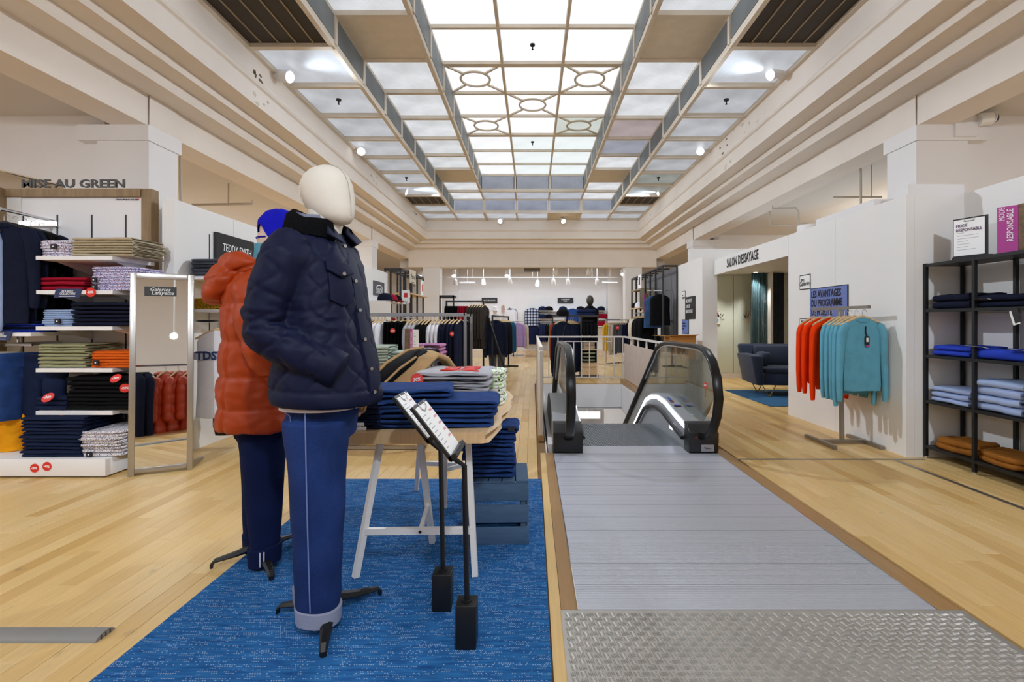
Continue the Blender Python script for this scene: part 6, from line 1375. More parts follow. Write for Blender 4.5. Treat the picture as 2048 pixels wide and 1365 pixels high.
# ------------------------------------------------------------------ cardboard box behind the railing
cb = thing('cardboard_box', 'tall open cardboard box standing behind the right railing', 'box', (2.88, 9.35, 0)); M_ = M['cardb']
for nm, a in (('side', (2.62, 3.10, 9.2, 9.21, 0, .98)), ('side', (2.62, 3.10, 9.62, 9.63, 0, .98)), ('side', (2.62, 2.63, 9.21, 9.62, 0, .98)), ('side', (3.09, 3.10, 9.21, 9.62, 0, .98))): q = MB(); q.box(*a); q.build(nm, M_, cb)
q = MB(); q.add([(2.62, 9.2, .98), (3.10, 9.2, .98), (3.12, 9.05, 1.015), (2.55, 9.05, 1.0), (2.62, 9.2, .986), (3.10, 9.2, .986), (3.12, 9.05, 1.021), (2.55, 9.05, 1.006)], [(0,1,2,3), (7,6,5,4), (0,4,5,1), (1,5,6,2), (2,6,7,3), (3,7,4,0)]); q.build('flap', M_, cb)
q = MB(); q.add([(2.62, 9.2, .98), (2.62, 9.63, .98), (2.38, 9.6, .99), (2.38, 9.25, .99), (2.62, 9.2, .986), (2.62, 9.63, .986), (2.38, 9.6, .996), (2.38, 9.25, .996)], [(0,1,2,3), (7,6,5,4), (0,4,5,1), (1,5,6,2), (2,6,7,3), (3,7,4,0)]); q.build('flap', M_, cb)
# ------------------------------------------------------------------ spot lamps of the cove and tracks, with their beams
def spot_fix(p, aim, label, size=1.0, wall=None, e=0, spot=46, lit=True, warm=False):
    p, aim = Vector(p), Vector(aim); d = (aim-p).normalized(); t = thing('spot_lamp', label, 'lamp', p)
    q = MB(); q.tube([p - d*.10*size, p - d*.07*size, p + d*.02*size, p + d*.10*size], [.035*size, .06*size, .068*size, .075*size], 16); q.build('housing', M['white'], t, smooth=True, angle=40)
    q = MB(); q.tube([p + d*.102*size, p + d*.106*size], .062*size, 18); q.build('lens', glow('lens_warm' if warm else ('lens_lit' if lit else 'lens_dim'), 'fff3d8' if warm else 'ffffff', 6 if lit else .9), t)
    if wall is not None:
        w_ = Vector(wall); q = MB(); q.box(min(w_.x, w_.x)-.05*size, w_.x+.05*size, w_.y-.07*size, w_.y+.07*size, w_.z-.11*size, w_.z+.11*size); q.build('driver_box', M['white'], t, bevel=.004); q = MB(); q.bar(w_, p - d*.05*size, .025*size); q.build('arm', M['white'], t)
    if e: lamp('SPOT', p + d*.14*size, aim, e, .06*size, (.86, .95, 1.06), spot, 1.0, name='spot_beam')
ZL = WZ(145, WX(567, 1)*0 + 6.9)
SPOTS = [((567, 150), -1, 6.85, (3.4, 5.2, 1.9), 'left cove spot lamp nearest the viewer, beside the first pane row'), ((722, 301), -1, 9.95, (-.75, 2.7, .3), 'left cove spot lamp above the pale egg head'), ((805, 382), -1, 13.0, (3.4, 13.0, 2.1), 'left cove spot lamp farthest away, near the grille'),
         ((1553, 145), 1, 6.9, (-3.2, 5.4, 1.9), 'right cove spot lamp nearest the viewer'), ((1403, 301), 1, 10.0, (-1.2, 2.5, .5), 'right cove spot lamp halfway along the skylight'), ((1323, 383), 1, 13.3, (-3.4, 12.8, 2.1), 'right cove spot lamp farthest away')]
for (px, py), s, Y, aim, lb in SPOTS:
    x = WX(px, Y); z = WZ(py, Y); spot_fix((x, Y, z), aim, lb, 1.15, (s*3.62, Y+.05, z+.08), 700 if abs(Y-10) > 1 else 520, 95 if abs(Y-10) > 1 else 21)
for px, lb in ((1002, 'left one of two spot lamps under the far end of the skylight'), (1125, 'right one of two spot lamps under the far end of the skylight')):
    x, z = WX(px, 16.3), WZ(440, 16.3); spot_fix((x, 16.3, z), (x*2.5, 11.5, .9), lb, 1.15, (x, 16.55, z+.1), 110)
for i, (px, py, Y, on, lb) in enumerate([(841, 548, 18.3, 1, 'track spot lamp beside the left pier of the rear shop'), (908, 547, 18.3, 1, 'track spot lamp between the left pier and the brightest lamp'), (1015, 547, 18.0, 1, 'brightest track spot lamp left of the ceiling grille'), (967, 563, 20.5, 1, 'warm track spot lamp above the black brand sign at left'), (911, 564, 20.5, 0, 'small unlit track lamp left of the warm one'), (1020, 562, 20.5, 0, 'faint track lamp right of the warm one'), (1075, 566, 20.0, 1, 'track spot lamp below the small green box'), (1107, 563, 20.2, 0, 'tilted track lamp right of the green box'), (1111, 543, 18.2, 0, 'upper tilted track lamp right of the ceiling grille'), (1136, 563, 20.2, 0, 'upright track lamp of the lower row at centre right'), (1178, 543, 18.2, 0, 'upright track lamp of the upper row at right'), (1194, 563, 20.2, 0, 'track lamp beside the right strip light'), (1246, 544, 18.0, 1, 'track spot lamp by the right pier')]):
    x, z = WX(px, Y), WZ(py, Y); spot_fix((x, Y, z), (x + (.3 if i % 2 else -.3), Y-1.6 if on else Y+2, .8), lb, 1.25, None, 0, lit=bool(on), warm=(i == 3)); q = MB(); q.bar((x, Y, z+.05), (x, Y, ZC), .022); adopt(q.build('stem', M['white']), bpy.data.objects[[o.name for o in bpy.data.objects if o.get('label') == lb][0]])
for (px, py, Y) in ((935, 566, 20.6), (1220, 565, 20.6)):
    x, z = WX(px, Y), WZ(py, Y); t = thing('strip_light', 'white strip light hanging in the rear shop, ' + ('left one' if px < 1000 else 'right one'), 'lamp', (x, Y, z)); q = MB(); q.box(x-.33, x+.33, Y-.05, Y+.05, z, z+.05); q.build('housing', M['white'], t); q = MB(); q.box(x-.32, x+.32, Y-.045, Y+.045, z-.01, z); q.build('diffuser', glow('strip_soft', 'ffffff', 2.0), t); q = MB(); q.bar((x, Y, z+.05), (x, Y, ZC), .012); q.build('rod', M['white'], t)
t = thing('lighting_track', 'white lighting track across the rear shop ceiling', 'track', (0, 18.2, 3.3)); q = MB(); q.box(-4, 4, 18.15, 18.2, WZ(541, 18.2)+.25, WZ(541, 18.2)+.29); q.build('rail', M['white'], t)
for x_ in (-2.5, 0, 2.5): q = MB(); q.bar((x_, 18.17, WZ(541, 18.2)+.29), (x_, 18.17, ZC), .015); q.build('rod', M['white'], t)
t = thing('lighting_track', 'thin lower lighting track in the rear shop', 'track', (0, 20.3, 3.2)); q = MB(); q.box(-3.6, 3.6, 20.3, 20.35, WZ(556, 20.3)+.0, WZ(556, 20.3)+.04); q.build('rail', M['white'], t)
for x_ in (-2.5, 0, 2.5): q = MB(); q.bar((x_, 20.32, WZ(556, 20.3)+.04), (x_, 20.32, ZC), .015); q.build('rod', M['white'], t)
t = thing('ceiling_grille', 'dark narrow air grille under the rear shop ceiling', 'grille', (0, 17.9, 3.4)); x0, x1 = WX(1048, 17.9), WX(1080, 17.9)
q = MB(); q.box(x0-.05, x1+.05, 17.86, 17.88, 3.245, 3.26); q.box(x0, x1, 17.85, 18.2, WZ(541, 17.9)-.03, 3.245); q.build('frame', mat('grille_dark', '6a665f', .6), t)
# ------------------------------------------------------------------ pipes, cable tray, dome camera, sprinklers
def pipe(pts, r, label, m=None):
    o = MB(); o.tube(pts, r, 8); o = o.build('pipe', m or mat('pipe_beige', 'c2b8aa', .6), None, smooth=True, angle=60); tag(o, label, 'pipe'); return o
pipe([(WX(385, 8.5), 8.5, WZ(410, 8.5)), (WX(505, 8.5), 8.5, WZ(408, 8.5)), (WX(506, 8.5), 8.5, WZ(401, 8.5))], .022, 'thin horizontal pipe hanging above the left partition')
pipe([(WX(457, 8.5), 8.5, WZ(412, 8.5)), (WX(457, 8.5), 8.5, ZC)], .012, 'rod holding the thin pipe above the left partition')
pipe([(WX(362, 6.55), 6.55, WZ(402, 6.55)-.1), (WX(361, 6.55), 6.55, 3.54)], .018, 'white vertical conduit beside the left column')
pipe([(WX(1722, 7.2), 7.2, WZ(415, 7.2)-.3), (WX(1721, 7.2), 7.2, ZC)], .016, 'pale vertical conduit behind the right partition')
pipe([(WX(1667, 7.5), 7.5, WZ(394.5, 7.5)), (WX(1763, 7.5), 7.5, WZ(394.5, 7.5))], .014, 'thin horizontal pipe left of the right column')
pipe([(WX(1743, 7.5), 7.5, WZ(397, 7.5)), (WX(1743, 7.5), 7.5, ZC)], .01, 'rod holding the thin pipe left of the right column')
pipe([(WX(1545, 9.5), 9.5, ZC), (WX(1545, 9.5), 9.5, WZ(417, 9.5)), (WX(1592, 9.5), 9.5, WZ(416, 9.5)), (WX(1597, 9.5), 9.5, WZ(424, 9.5)), (WX(1597, 9.5), 9.5, WZ(447, 9.5)), (WX(1615, 9.5), 9.5, WZ(447, 9.5))], .016, 'bent pipe loop above the fitting room header')
pipe([(WX(1540, 10), 10, ZC), (WX(1540, 10), 10, WZ(450, 10)), (WX(1640, 10), 10, WZ(452, 10))], .014, 'thin horizontal pipe just above the fitting room header')
ct_ = thing('cable_tray', 'wire cable tray hanging under the ceiling above the left unit', 'cable tray', (WX(60, 6.5), 7, 3.2))
A_, B_ = Vector((WX(-10, 6.1), 6.1, WZ(338, 6.1))), Vector((WX(150, 7.4), 7.4, WZ(378, 7.4)))
sdv = Vector((0, .18, 0))
for off in (Vector((0,0,0)), sdv): q = MB(); q.bar(A_+off, B_+off, .02); q.build('side_wire', M['char'], ct_)
for k in range(12): q = MB(); p = A_.lerp(B_, k/11); q.bar(p, p+sdv, .014); q.build('rung', M['char'], ct_)
for k in (.2, .8): q = MB(); p = A_.lerp(B_, k); q.bar(p, Vector((p.x, p.y, ZC)), .012); q.build('rod', M['char'], ct_)
dc = thing('dome_camera', 'white surveillance camera with black dome on the right column bracket', 'camera', (5.3, 5.6, 3.6))
cy_ = 5.55; x0, z0 = WX(1940, cy_), WZ(240, cy_)
q = MB(); q.box(WX(1912, cy_), WX(1957, cy_), cy_, cy_+.1, WZ(272, cy_), WZ(228, cy_)); q.build('wall_box', M['white'], dc, bevel=.006)
q = MB(); q.tube([(WX(1956, cy_), cy_, z0), (WX(1978, cy_), cy_-.02, z0+.01)], .072, 20); q.build('housing', M['wpanel'], dc, smooth=True, angle=40); q = MB(); q.tube([(WX(1978, cy_), cy_-.02, z0+.01), (WX(1980, cy_), cy_-.02, z0+.01)], .075, 20); q.build('ring', M['white'], dc)
q = MB(); q.ball((WX(1980, cy_), cy_-.02, z0+.01), .07, .06, .06, 18, 12); q.build('dome', mat('dome_black', '08080a', .3, spec=.3), dc, smooth=True, angle=180)
for i, (s, k, zt, xx, lb) in enumerate([(-1, 1, Z1, None, 'left outer pane of the second row'), (-1, 5, Z1, None, 'left outer pane near the far grille'), (1, 1, Z1, None, 'right outer pane of the second row'), (1, 5, Z1, None, 'right outer pane near the far grille'), (0, 1, Z3, .0, 'brightest central pane at the top'), (0, 5, Z3, 0, 'central pane beyond the ring ornaments')]):
    x_ = s*3.1 if s else xx; y_ = YK(k)+.5; t = thing('sprinkler', 'small dark sprinkler head under the ' + lb, 'sprinkler', (x_, y_, H+zt)); q = MB(); q.tube([(x_, y_, H+zt+.015), (x_, y_, H+zt-.01)], .04, 14); q.build('rose', M['char'], t); q = MB(); q.tube([(x_, y_, H+zt-.01), (x_, y_, H+zt-.06), (x_, y_, H+zt-.07)], [.01, .012, .02], 8); q.build('head', M['char'], t)
# ------------------------------------------------------------------ racks and shelves of the middle distance and the rear shop
def rail_row(items, p0, p1, zr, where, group, hmat=None, rot=None, hang_too=True, zoff=.115):
    """items: (key, material, words, scale z) hung one after another from p0 to p1 along a rail"""
    p0, p1 = Vector(p0), Vector(p1); n = len(items); d = (p1-p0); r_ = math.atan2(d.y, d.x) + PI/2 if rot is None else rot; cnt = {}
    tot = {}
    for it in items: tot[it[2]] = tot.get(it[2], 0) + 1
    for i, (key, m, words, sz) in enumerate(items):
        p = p0.lerp(p1, (i+.5)/n); cnt[words] = cnt.get(words, 0) + 1
        lb = words + (f', {ORD[cnt[words]-1]} from the left end' if tot[words] > 1 else '') + ' ' + where
        nm = words.split()[-1]
        ro = r_ + SR.uniform(-.05, .05)
        hang(key, m, p.x, p.y, zr-zoff, ro, lb, nm, name=nm.replace('-', ''), group=group, scale=(1, min(1.0, d.length/n/.11), sz))
        if hang_too and key != 'trousers_body': 
            o = link('clothes_hanger', HROW); o.location = (p.x, p.y, zr-.10); o.rotation_euler = (0, 0, ro); tag(o, f'wooden hanger, {ORD[i] if i < 20 else ORD[i-20] + " after the twentieth"} from left {where}', 'hanger', 'hangers ' + where)
qh = MB(); qh.tube([(-.2, 0, -.06), (-.1, 0, -.012), (0, 0, .012), (.1, 0, -.012), (.2, 0, -.06)], .013, 6); qh.tube([(0,0,.01), (0,0,.06), (.02,0,.085), (0,0,.104)], .004, 5); HROW = qh.mesh('clothes_hanger', M['hwood'], True, 60)
def rack(name, label, p0, p1, zr, m, feet=True, loc=None, w_=.04):
    p0, p1 = Vector(p0), Vector(p1); t = thing(name, label, 'clothes rack', p0); d = (p1-p0).normalized(); sd_ = Vector((-d.y, d.x, 0))
    a, b = Vector((p0.x, p0.y, zr)), Vector((p1.x, p1.y, zr)); q = MB(); q.bar(a, b, w_); q.build('rail', m, t)
    for e in (p0, p1):
        q = MB(); q.bar((e.x, e.y, 0), (e.x, e.y, zr+.02), w_, up=(0,1,0)); q.build('post', m, t)
        if feet: q = MB(); q.bar(Vector((e.x, e.y, .02)) - sd_*.28, Vector((e.x, e.y, .02)) + sd_*.28, w_, w_); q.build('foot', m, t)
    q = MB(); q.bar((p0.x, p0.y, .05), (p1.x, p1.y, .05), w_*.8); q.build('base_bar', m, t); return t
gray = mat('rack_grey', '9a9a9e', .4, metal=.6)
it1 = [('coat_body', M['brown'], 'dark brown fluffy coat', .95)]*4 + [('coat_body', M['dnavy'], 'dark navy coat', 1.0)]*5 + [('jacket_body', M['whitec'], 'white jacket', 1.0)]*3 + [('trousers_body', M['blackc'], 'black wide trousers', .95)]*6 + [('tee_body', M['lgrey'], 'grey lilac tee', 1.1)]*3 + [('tee_body', M['blackc'], 'black striped tee', 1.05)]*3 + [('tee_body', M['whitec'], 'white tee', 1.05)]*3 + [('long_body', M['dnavy'], 'long navy coat', 1.05)]*5
rack('garment_rack', 'long grey clothes rack nearer the viewer beyond the live-edge table', (-3.0, 7.5, 0), (-1.045, 7.5, 0), 1.374, gray)
rail_row(it1, (-2.95, 7.5, 0), (-1.08, 7.5, 0), 1.374, 'on the nearer grey rack', 'clothes on the nearer grey rack', rot=PI/2-.25)
rack('garment_rack', 'second grey clothes rack close behind the first', (-3.0, 8.25, 0), (-1.045, 8.25, 0), 1.37, gray)
it2 = [('coat_body', M['blackc'], 'black coat', 1.0)]*14 + [('long_body', M['blackc'], 'long black coat', 1.1)]*3
rail_row(it2, (-2.9, 8.25, 0), (-1.08, 8.25, 0), 1.37, 'on the second grey rack', 'clothes on the second grey rack', rot=PI/2-.2)
for px, py, s, Y in ((863.5, 667, '-30%', 7.27), (884, 661, '-30%', 7.27), (904.5, 668, '-30%', 7.24), (785.5, 662, '-30%', 7.27)):
    red_tag((WX(px, Y), Y, WZ(py, Y)), (.25,-1,0), 5.2/F*Y, s, {863.5: 'round red tag on the grey lilac tees of the nearer rack', 884: 'round red tag on the black striped tees of the nearer rack', 904.5: 'round red tag on the long navy coats of the nearer rack', 785.5: 'round red tag on the dark navy coats of the nearer rack'}[px], Matrix.Rotation(.25,4,'Z') @ RTILT(PI/2))
# table of sage and mauve sweatshirts
t2 = thing('display_table', 'low table with sage and mauve sweatshirts in front of the grey racks', 'table', (-1.8, 6.2, 0))
q = MB(); q.box(-2.5, -1.22, 5.75, 7.0, .735, .75); q.build('table_top', M['char'], t2); q = MB(); q.box(-2.5, -1.225, 5.735, 5.75, .70, .75); q.build('apron', mat('apron_wood', 'a8835c', .6, var=.2), t2)
q = MB(); q.box(-2.5, -1.3, 5.8, 6.95, .30, .32); q.build('lower_shelf', M['char'], t2)
for x_ in (-2.47, -1.25):
    for y_ in (5.78, 6.97): q = MB(); q.bar((x_, y_, 0), (x_, y_, .735), .035, up=(0,1,0)); q.build('leg', M['steel'], t2)
stack('sweatshirt', M['sage'], 6, -2.05, 6.0, .751, .42, .62, .036, 'sage green sweatshirt', 'on the charcoal table', 'sage sweatshirts', jit=.03, rot=-PI/2)
stack('sweatshirt', M['sage'], 4, -1.62, 6.15, .751, .42, .30, .036, 'sage green sweatshirt', 'beside the cork sign', 'sage sweatshirts', jit=.03, rot=-PI/2)
stack('sweatshirt', M['pink'], 4, -1.42, 6.62, .751, .40, .42, .050, 'mauve sweatshirt', 'on the charcoal table', 'mauve sweatshirts')
stack('sweater', M['animal'], 3, -1.36, 6.15, .751, .24, .34, .055, 'black and white print garment', 'on the charcoal table', 'print garments on the charcoal table')
stack('trousers', M['mdenim'], 5, -1.48, 6.1, .321, .32, .3, .05, 'mid blue folded jeans', 'under the charcoal table', 'jeans under the charcoal table')
t = thing('sign_block', 'cork and fuchsia MODE RESPONSABLE sign standing on the sage sweatshirts', 'sign', (-1.45, 5.85, .9)); Y = 5.78
x0, x1, x2, x3, zb, zt = WX(809.5, Y), WX(820, Y), WX(825, Y), WX(837, Y), WZ(706.5, Y), WZ(658, Y)
q = MB(); q.box(x0, x1, Y, Y+.05, .751, zt); q.build('cork_block', M['cork'], t); q = MB(); q.box(x1, x2, Y, Y+.045, .751, zt-.003); q.build('fuchsia_panel', M['fuchsia'], t); q = MB(); q.box(x2, x3, Y, Y+.01, .751, zt-.008); q.build('sheet', M['paper'], t)
text('MODE RESPONSABLE', ((x1+x2)/2, Y-.002, (zb+zt)/2), Matrix.Rotation(PI/2,4,'X') @ Matrix.Rotation(PI/2,4,'Z'), .024, M['whiteink'], t)
for i in range(6): q = MB(); q.box(x2+.012, x2+.03+.012*(i % 3), Y-.002, Y, zt-.06-.033*i, zt-.054-.033*i); q.build('print_line', mat('faint_ink', '8c8f96', .7), t)
# steel bar table seen under the live-edge table
t = thing('low_bench', 'low steel framed bench standing behind the live-edge table', 'bench', (-1.7, 5.0, 0)); 
for a, b in (((-2.05, 4.75, .02), (-1.05, 4.75, .02)), ((-2.05, 4.75, .02), (-2.05, 4.75, .4)), ((-1.05, 4.75, .02), (-1.05, 4.75, .4)), ((-2.05, 5.4, .02), (-2.05, 5.4, .4)), ((-1.05, 5.4, .02), (-1.05, 5.4, .4)), ((-2.05, 4.75, .02), (-1.05, 5.4, .02))): q = MB(); q.bar(a, b, .03, .03); q.build('frame_bar', M['steel'], t)
q = MB(); q.box(-2.08, -1.02, 4.72, 5.43, .4, .43); q.build('bench_top', M['lwood'], t)
# black racks on the way to the rear shop
rack('garment_rack', 'tall black clothes rack with black and crimson trousers', (WX(893, 11.8), 11.8, 0), (WX(967, 11.8), 11.8, 0), 1.756, M['black'])
it3 = [('trousers_body', M['blackc'], 'short black trousers', .55)]*5 + [('trousers_body', M['red'], 'crimson trousers', .62)]*4 + [('long_body', M['brown'], 'long charcoal coat', .98)]*6
rail_row(it3, (WX(894, 11.8), 11.75, 0), (WX(972, 11.8), 11.75, 0), 1.756, 'on the tall black rack', 'clothes on the tall black rack', rot=PI/2-.3)
t = thing('merchandise_wall', 'black shelf column with trousers behind the tall black rack', 'shelf rack', (-2.2, 13, 0)); xa, xb = WX(880, 13), WX(907, 13)
for x_ in (xa, xb): q = MB(); q.bar((x_, 13, 0), (x_, 13, WZ(592, 13)), .04, up=(0,1,0)); q.build('post', M['black'], t)
q = MB(); q.box(xa-.02, xb+.02, 12.98, 13.4, WZ(596, 13), WZ(591, 13)); q.build('top', M['black'], t)
for z in (.2, .7, 1.2): q = MB(); q.box(xa, xb, 13, 13.4, z, z+.03); q.build('shelf', M['black'], t)
stack('trousers', M['mdenim'], 3, (xa+xb)/2, 13.2, 1.231, .3, .3, .06, 'washed jeans', 'in the black shelf column', 'jeans in the black column')
text('LEVIS', ((xa+xb)/2+.1, 12.97, WZ(588, 13)), FACE_CAM, .1, M['paper'], t)
rack('garment_rack', 'black A-frame rack with a dark padded jacket at its end', (WX(985, 11.8), 11.8, 0), (WX(1017, 13.6), 13.6, 0), 1.40, M['black'])
it4 = [('jacket_body', M['dnavy'], 'dark padded jacket', 1.15)] + [('jacket_body', M['blackc'], 'black jacket', 1.1)]*3 + [('jacket_body', M['petrol'], 'petrol blue jacket', 1.1)]*3
rail_row(it4, (WX(990, 11.75), 11.75, 0), (WX(1013, 13.4), 13.4, 0), 1.40, 'on the black A-frame rack', 'clothes on the A-frame rack', rot=.25)
hang('trousers_body', M['greyc'], WX(994, 12), 12.0, .62, .2, 'dark grey trousers hanging low on the black A-frame rack', 'trousers', scale=(1.1, 1, .52))
q = MB(); q.bar((WX(975, 11.8), 11.8, 1.42), (WX(1013, 11.6), 11.5, .04), .04); adopt(q.build('leaning_leg', M['black']), [o for o in bpy.data.objects if o.get('label', '').startswith('black A-frame')][0])
# lavender hoodie stand
t = thing('garment_stand', 'slim chrome stand with a lavender hoodie in the rear shop', 'clothes stand', (WX(1034, 18.4), 18.4, 0)); x_ = WX(1034, 18.4); q = MB(); q.bar((x_, 18.4, 0), (x_, 18.4, WZ(641, 18.4)), .03, up=(0,1,0)); q.build('post', M['chrome'], t); q = MB(); q.bar((x_-.3, 18.4, 1.27), (x_+.3, 18.4, 1.27), .03); q.build('arm', M['chrome'], t); q = MB(); q.box(x_-.25, x_+.25, 18.2, 18.6, 0, .02); q.build('base', M['steel'], t)
hang('jacket_body', M['lav'], x_+.02, 18.28, 1.21, 0, 'lavender hoodie hanging on the slim chrome stand', 'hoodie', scale=(1.1, 1, 1.2)); hang('jacket_body', M['yellow'], x_+.12, 18.45, 1.2, 0, 'pale yellow hoodie behind the lavender hoodie', 'hoodie', scale=(1.1, 1, 1.25)); recolor(bpy.data.objects['hoodie.001'], M['beige'])
t = thing('display_table', 'small table with a pale stack left of the lavender hoodie', 'table', (WX(1015, 18), 18, 0)); x_ = WX(1018, 18); q = MB(); q.box(x_-.35, x_+.2, 17.8, 18.3, .70, .76); q.build('table_top', M['lwood'], t)
for a in (-.32, .17): q = MB(); q.box(x_+a-.02, x_+a+.02, 17.82, 17.86, 0, .7); q.build('leg', M['char'], t)
stack('sweater', [M['beige'], M['brown']], 3, x_-.05, 18.0, .761, .4, .35, .06, 'pale sweater', 'left of the lavender hoodie', 'pale sweaters of the small table')
# rear wall: panels, brand signs, shelves with caps, shirts
for a, b in ((878, 944), (945, 1032), (1033, 1090), (1091, 1140), (1141, 1212)):
    q = MB(); q.box(WX(a, 21.97), WX(b, 21.97), 21.95, 22.0, 0, WZ(594 if a > 900 else 580, 22)); adopt(q.build('wall_panel', M['white']), fw)
q = MB(); q.box(WX(878, 21.97), WX(1215, 21.97), 21.97, 22.0, 0, WZ(580, 22)); adopt(q.build('wall_panel', M['white']), fw)
YB_ = 21.9
for px, s, w_, lb in ((979, 'JACK & JONES', 31, 'black sign reading JACK & JONES on the rear wall'), (1131, 'TOMMY', 31, 'black sign reading TOMMY JEANS on the rear wall')):
    x_ = WX(px, YB_); hw = w_/2/F*YB_; t = thing('brand_sign', lb, 'sign', (x_, YB_, 2.2)); q = MB(); q.box(x_-hw, x_+hw, YB_, YB_+.05, WZ(606.5, YB_), WZ(596, YB_)); q.build('board', M['blacksign'], t)
    if px < 1000: text(s, (x_, YB_-.003, WZ(601, YB_)), FACE_CAM, .085, M['whiteink'], t)
    else: text('TOMMY', (x_, YB_-.003, WZ(600, YB_)), FACE_CAM, .11, M['whiteink'], t); text('JEANS', (x_, YB_-.003, WZ(603.5, YB_)), FACE_CAM, .06, M['whiteink'], t)
sh_ = thing('wall_shelf', 'white shelves with caps and clothes along the rear wall', 'shelf', (.8, 21.7, 1.5))
for y_ in (622.5, 638.5, 653): q = MB(); q.box(WX(1078, 21.7), WX(1209, 21.7), 21.5, 21.94, WZ(y_+1, 21.5), WZ(y_-.5, 21.5)); q.build('shelf_board', M['white'], sh_)
def cap(x, y, z, s, m, label, rot=0):
    o = MB(); o.loft([ell((0,0,zz), a*s, a*s*.9, 16) for zz, a in ((0, .13), (.05*s, .13), (.1*s, .1), (.125*s, .04))]); o.loft([ell((0,-.13*s, zz), .1*s, .12*s, 14) for zz in (.0, .012)]); o = o.build('cap', m, None, smooth=True, angle=60); o.location = (x, y, z); o.rotation_euler = (0,0,rot); return tag(o, label, 'cap')
for i, (px, py, m, lb) in enumerate([(1085, 622, 'navy', 'navy cap leftmost on the upper rear wall shelf'), (1098, 622, 'blackc', 'black cap second from left on the upper rear wall shelf'), (1126, 622, 'navy', 'navy cap in the middle of the upper rear wall shelf'), (1161, 622, 'blackc', 'black cap behind the dark-headed bust on rear shelf'), (1202, 622, 'dnavy', 'navy cap rightmost on the upper rear wall shelf'), (1085, 638, 'navy', 'navy garment cap leftmost on the lower rear wall shelf'), (1098, 638, 'blackc', 'black cap second on the lower rear wall shelf')]):
    cap(WX(px, 21.6), 21.6, WZ(py, 21.5)+.02, 1.45, M[m], lb)
stack('sweater', M['red'], 2, WX(1203, 21.6), 21.65, WZ(638, 21.5)+.02, .5, .3, .09, 'red sweater', 'on the rear shelves', 'red sweaters on the rear shelves'); stack('sweater', M['red'], 2, WX(1203, 21.6), 21.65, WZ(652.5, 21.5)+.02, .5, .3, .09, 'dark red sweater', 'low on the rear shelves', 'red sweaters on the rear shelves')
plaid = mat('plaid_flannel', '8a94a8', .9); nt = plaid.node_tree; L = nt.links; g_ = N(nt, 'ShaderNodeNewGeometry'); s_ = N(nt, 'ShaderNodeSeparateXYZ'); L.new(g_.outputs['Position'], s_.inputs[0])
def MA2(op, a, b):
    n = N(nt, 'ShaderNodeMath', operation=op)
    for i, v in enumerate((a, b)):
        if isinstance(v, (int, float)): n.inputs[i].default_value = v
        else: L.new(v, n.inputs[i])
    return n.outputs[0]
fx = MA2('LESS_THAN', MA2('FRACT', MA2('DIVIDE', s_.outputs[0], .13), 0), .5); fz = MA2('LESS_THAN', MA2('FRACT', MA2('DIVIDE', s_.outputs[2], .13), 0), .5)
cr2 = N(nt, 'ShaderNodeValToRGB'); cr2.color_ramp.interpolation = 'CONSTANT'; e = cr2.color_ramp.elements; e[0].color = lin('d4d8e0'); e[1].position = .3; e[1].color = lin('6a748c'); q_ = e.new(.7); q_.color = lin('1d2438'); L.new(MA2('DIVIDE', MA2('ADD', fx, fz), 2), cr2.inputs[0]); L.new(cr2.outputs[0], nt.nodes['Principled BSDF'].inputs['Base Color'])
hang('jacket_body', plaid, WX(1065, 21.5), 21.80, WZ(617, 21.8), 0, 'blue and white checked jacket hanging on the rear wall', 'jacket', scale=(1.2, 1.2, 1.1)); hang('jacket_body', M['navy'], WX(1065, 21.5), 21.83, WZ(652, 21.83), 0, 'navy zip jacket hanging below the checked jacket', 'jacket', scale=(1.05, 1, 1.15))
hang('jacket_body', M['whitec'], WX(1021, 21.5), 21.84, WZ(619, 21.84), 0, 'white top with black sleeves hanging left of the checked jacket', 'top', scale=(1.05, 1, .9)); hang('jacket_body', M['denim'], WX(1145, 21.4), 21.4, WZ(618, 21.4), 0, 'blue denim jacket hanging in front of the rear shelves', 'jacket', scale=(1.05, 1, .9))
it5 = [('jacket_body', M['navy'], 'navy jacket', 1.0)]*3 + [('jacket_body', M['blackc'], 'black jacket', 1.0)]*2 + [('tee_body', M['whitec'], 'white shirt', 1.0)]*2
t = thing('wall_rail', 'chrome rail with navy and white clothes on the rear wall', 'rail', (WX(1090, 21.6), 21.6, 1.0)); q = MB(); q.bar((WX(1077, 21.6), 21.6, WZ(644, 21.6)), (WX(1108, 21.6), 21.6, WZ(644, 21.6)), .03); q.build('rail', M['chrome'], t)
rail_row(it5, (WX(1078, 21.6), 21.6, 0), (WX(1107, 21.6), 21.6, 0), WZ(644, 21.6), 'on the rear wall rail', 'clothes on the rear wall rail', hang_too=False)
# white bust with bucket hat in the rear shop
def bust(x, y, z0, s, m, hm, label, extra=None):
    t = thing('bust_form', label, 'mannequin', (x, y, z0)); q = MB(); q.loft([ell((x, y, z0 + zz*s), a*s, b_*s, 18, p=2.2) for zz, a, b_ in ((0, .17, .11), (.2, .18, .12), (.42, .21, .12), (.55, .20, .10), (.6, .1, .08), (.64, .06, .06))]); q.build('torso', m, t, smooth=True, angle=60)
    q = MB(); q.ball((x, y, z0+.76*s), .085*s, .1*s, .125*s, 18, 12); q.build('head', hm, t, smooth=True, angle=180); q = MB(); q.tube([(x, y, 0), (x, y, z0+.02)], .03, 10); q.tube([(x, y, 0), (x, y, .02)], .16, 20); q.build('stand', M['black'], t)
    return t
b1_ = bust(WX(990, 19), 19.0, .95, 1.0, M['whitec'], linen, 'white bust with a white bucket hat in the rear shop'); x_ = WX(990, 19)
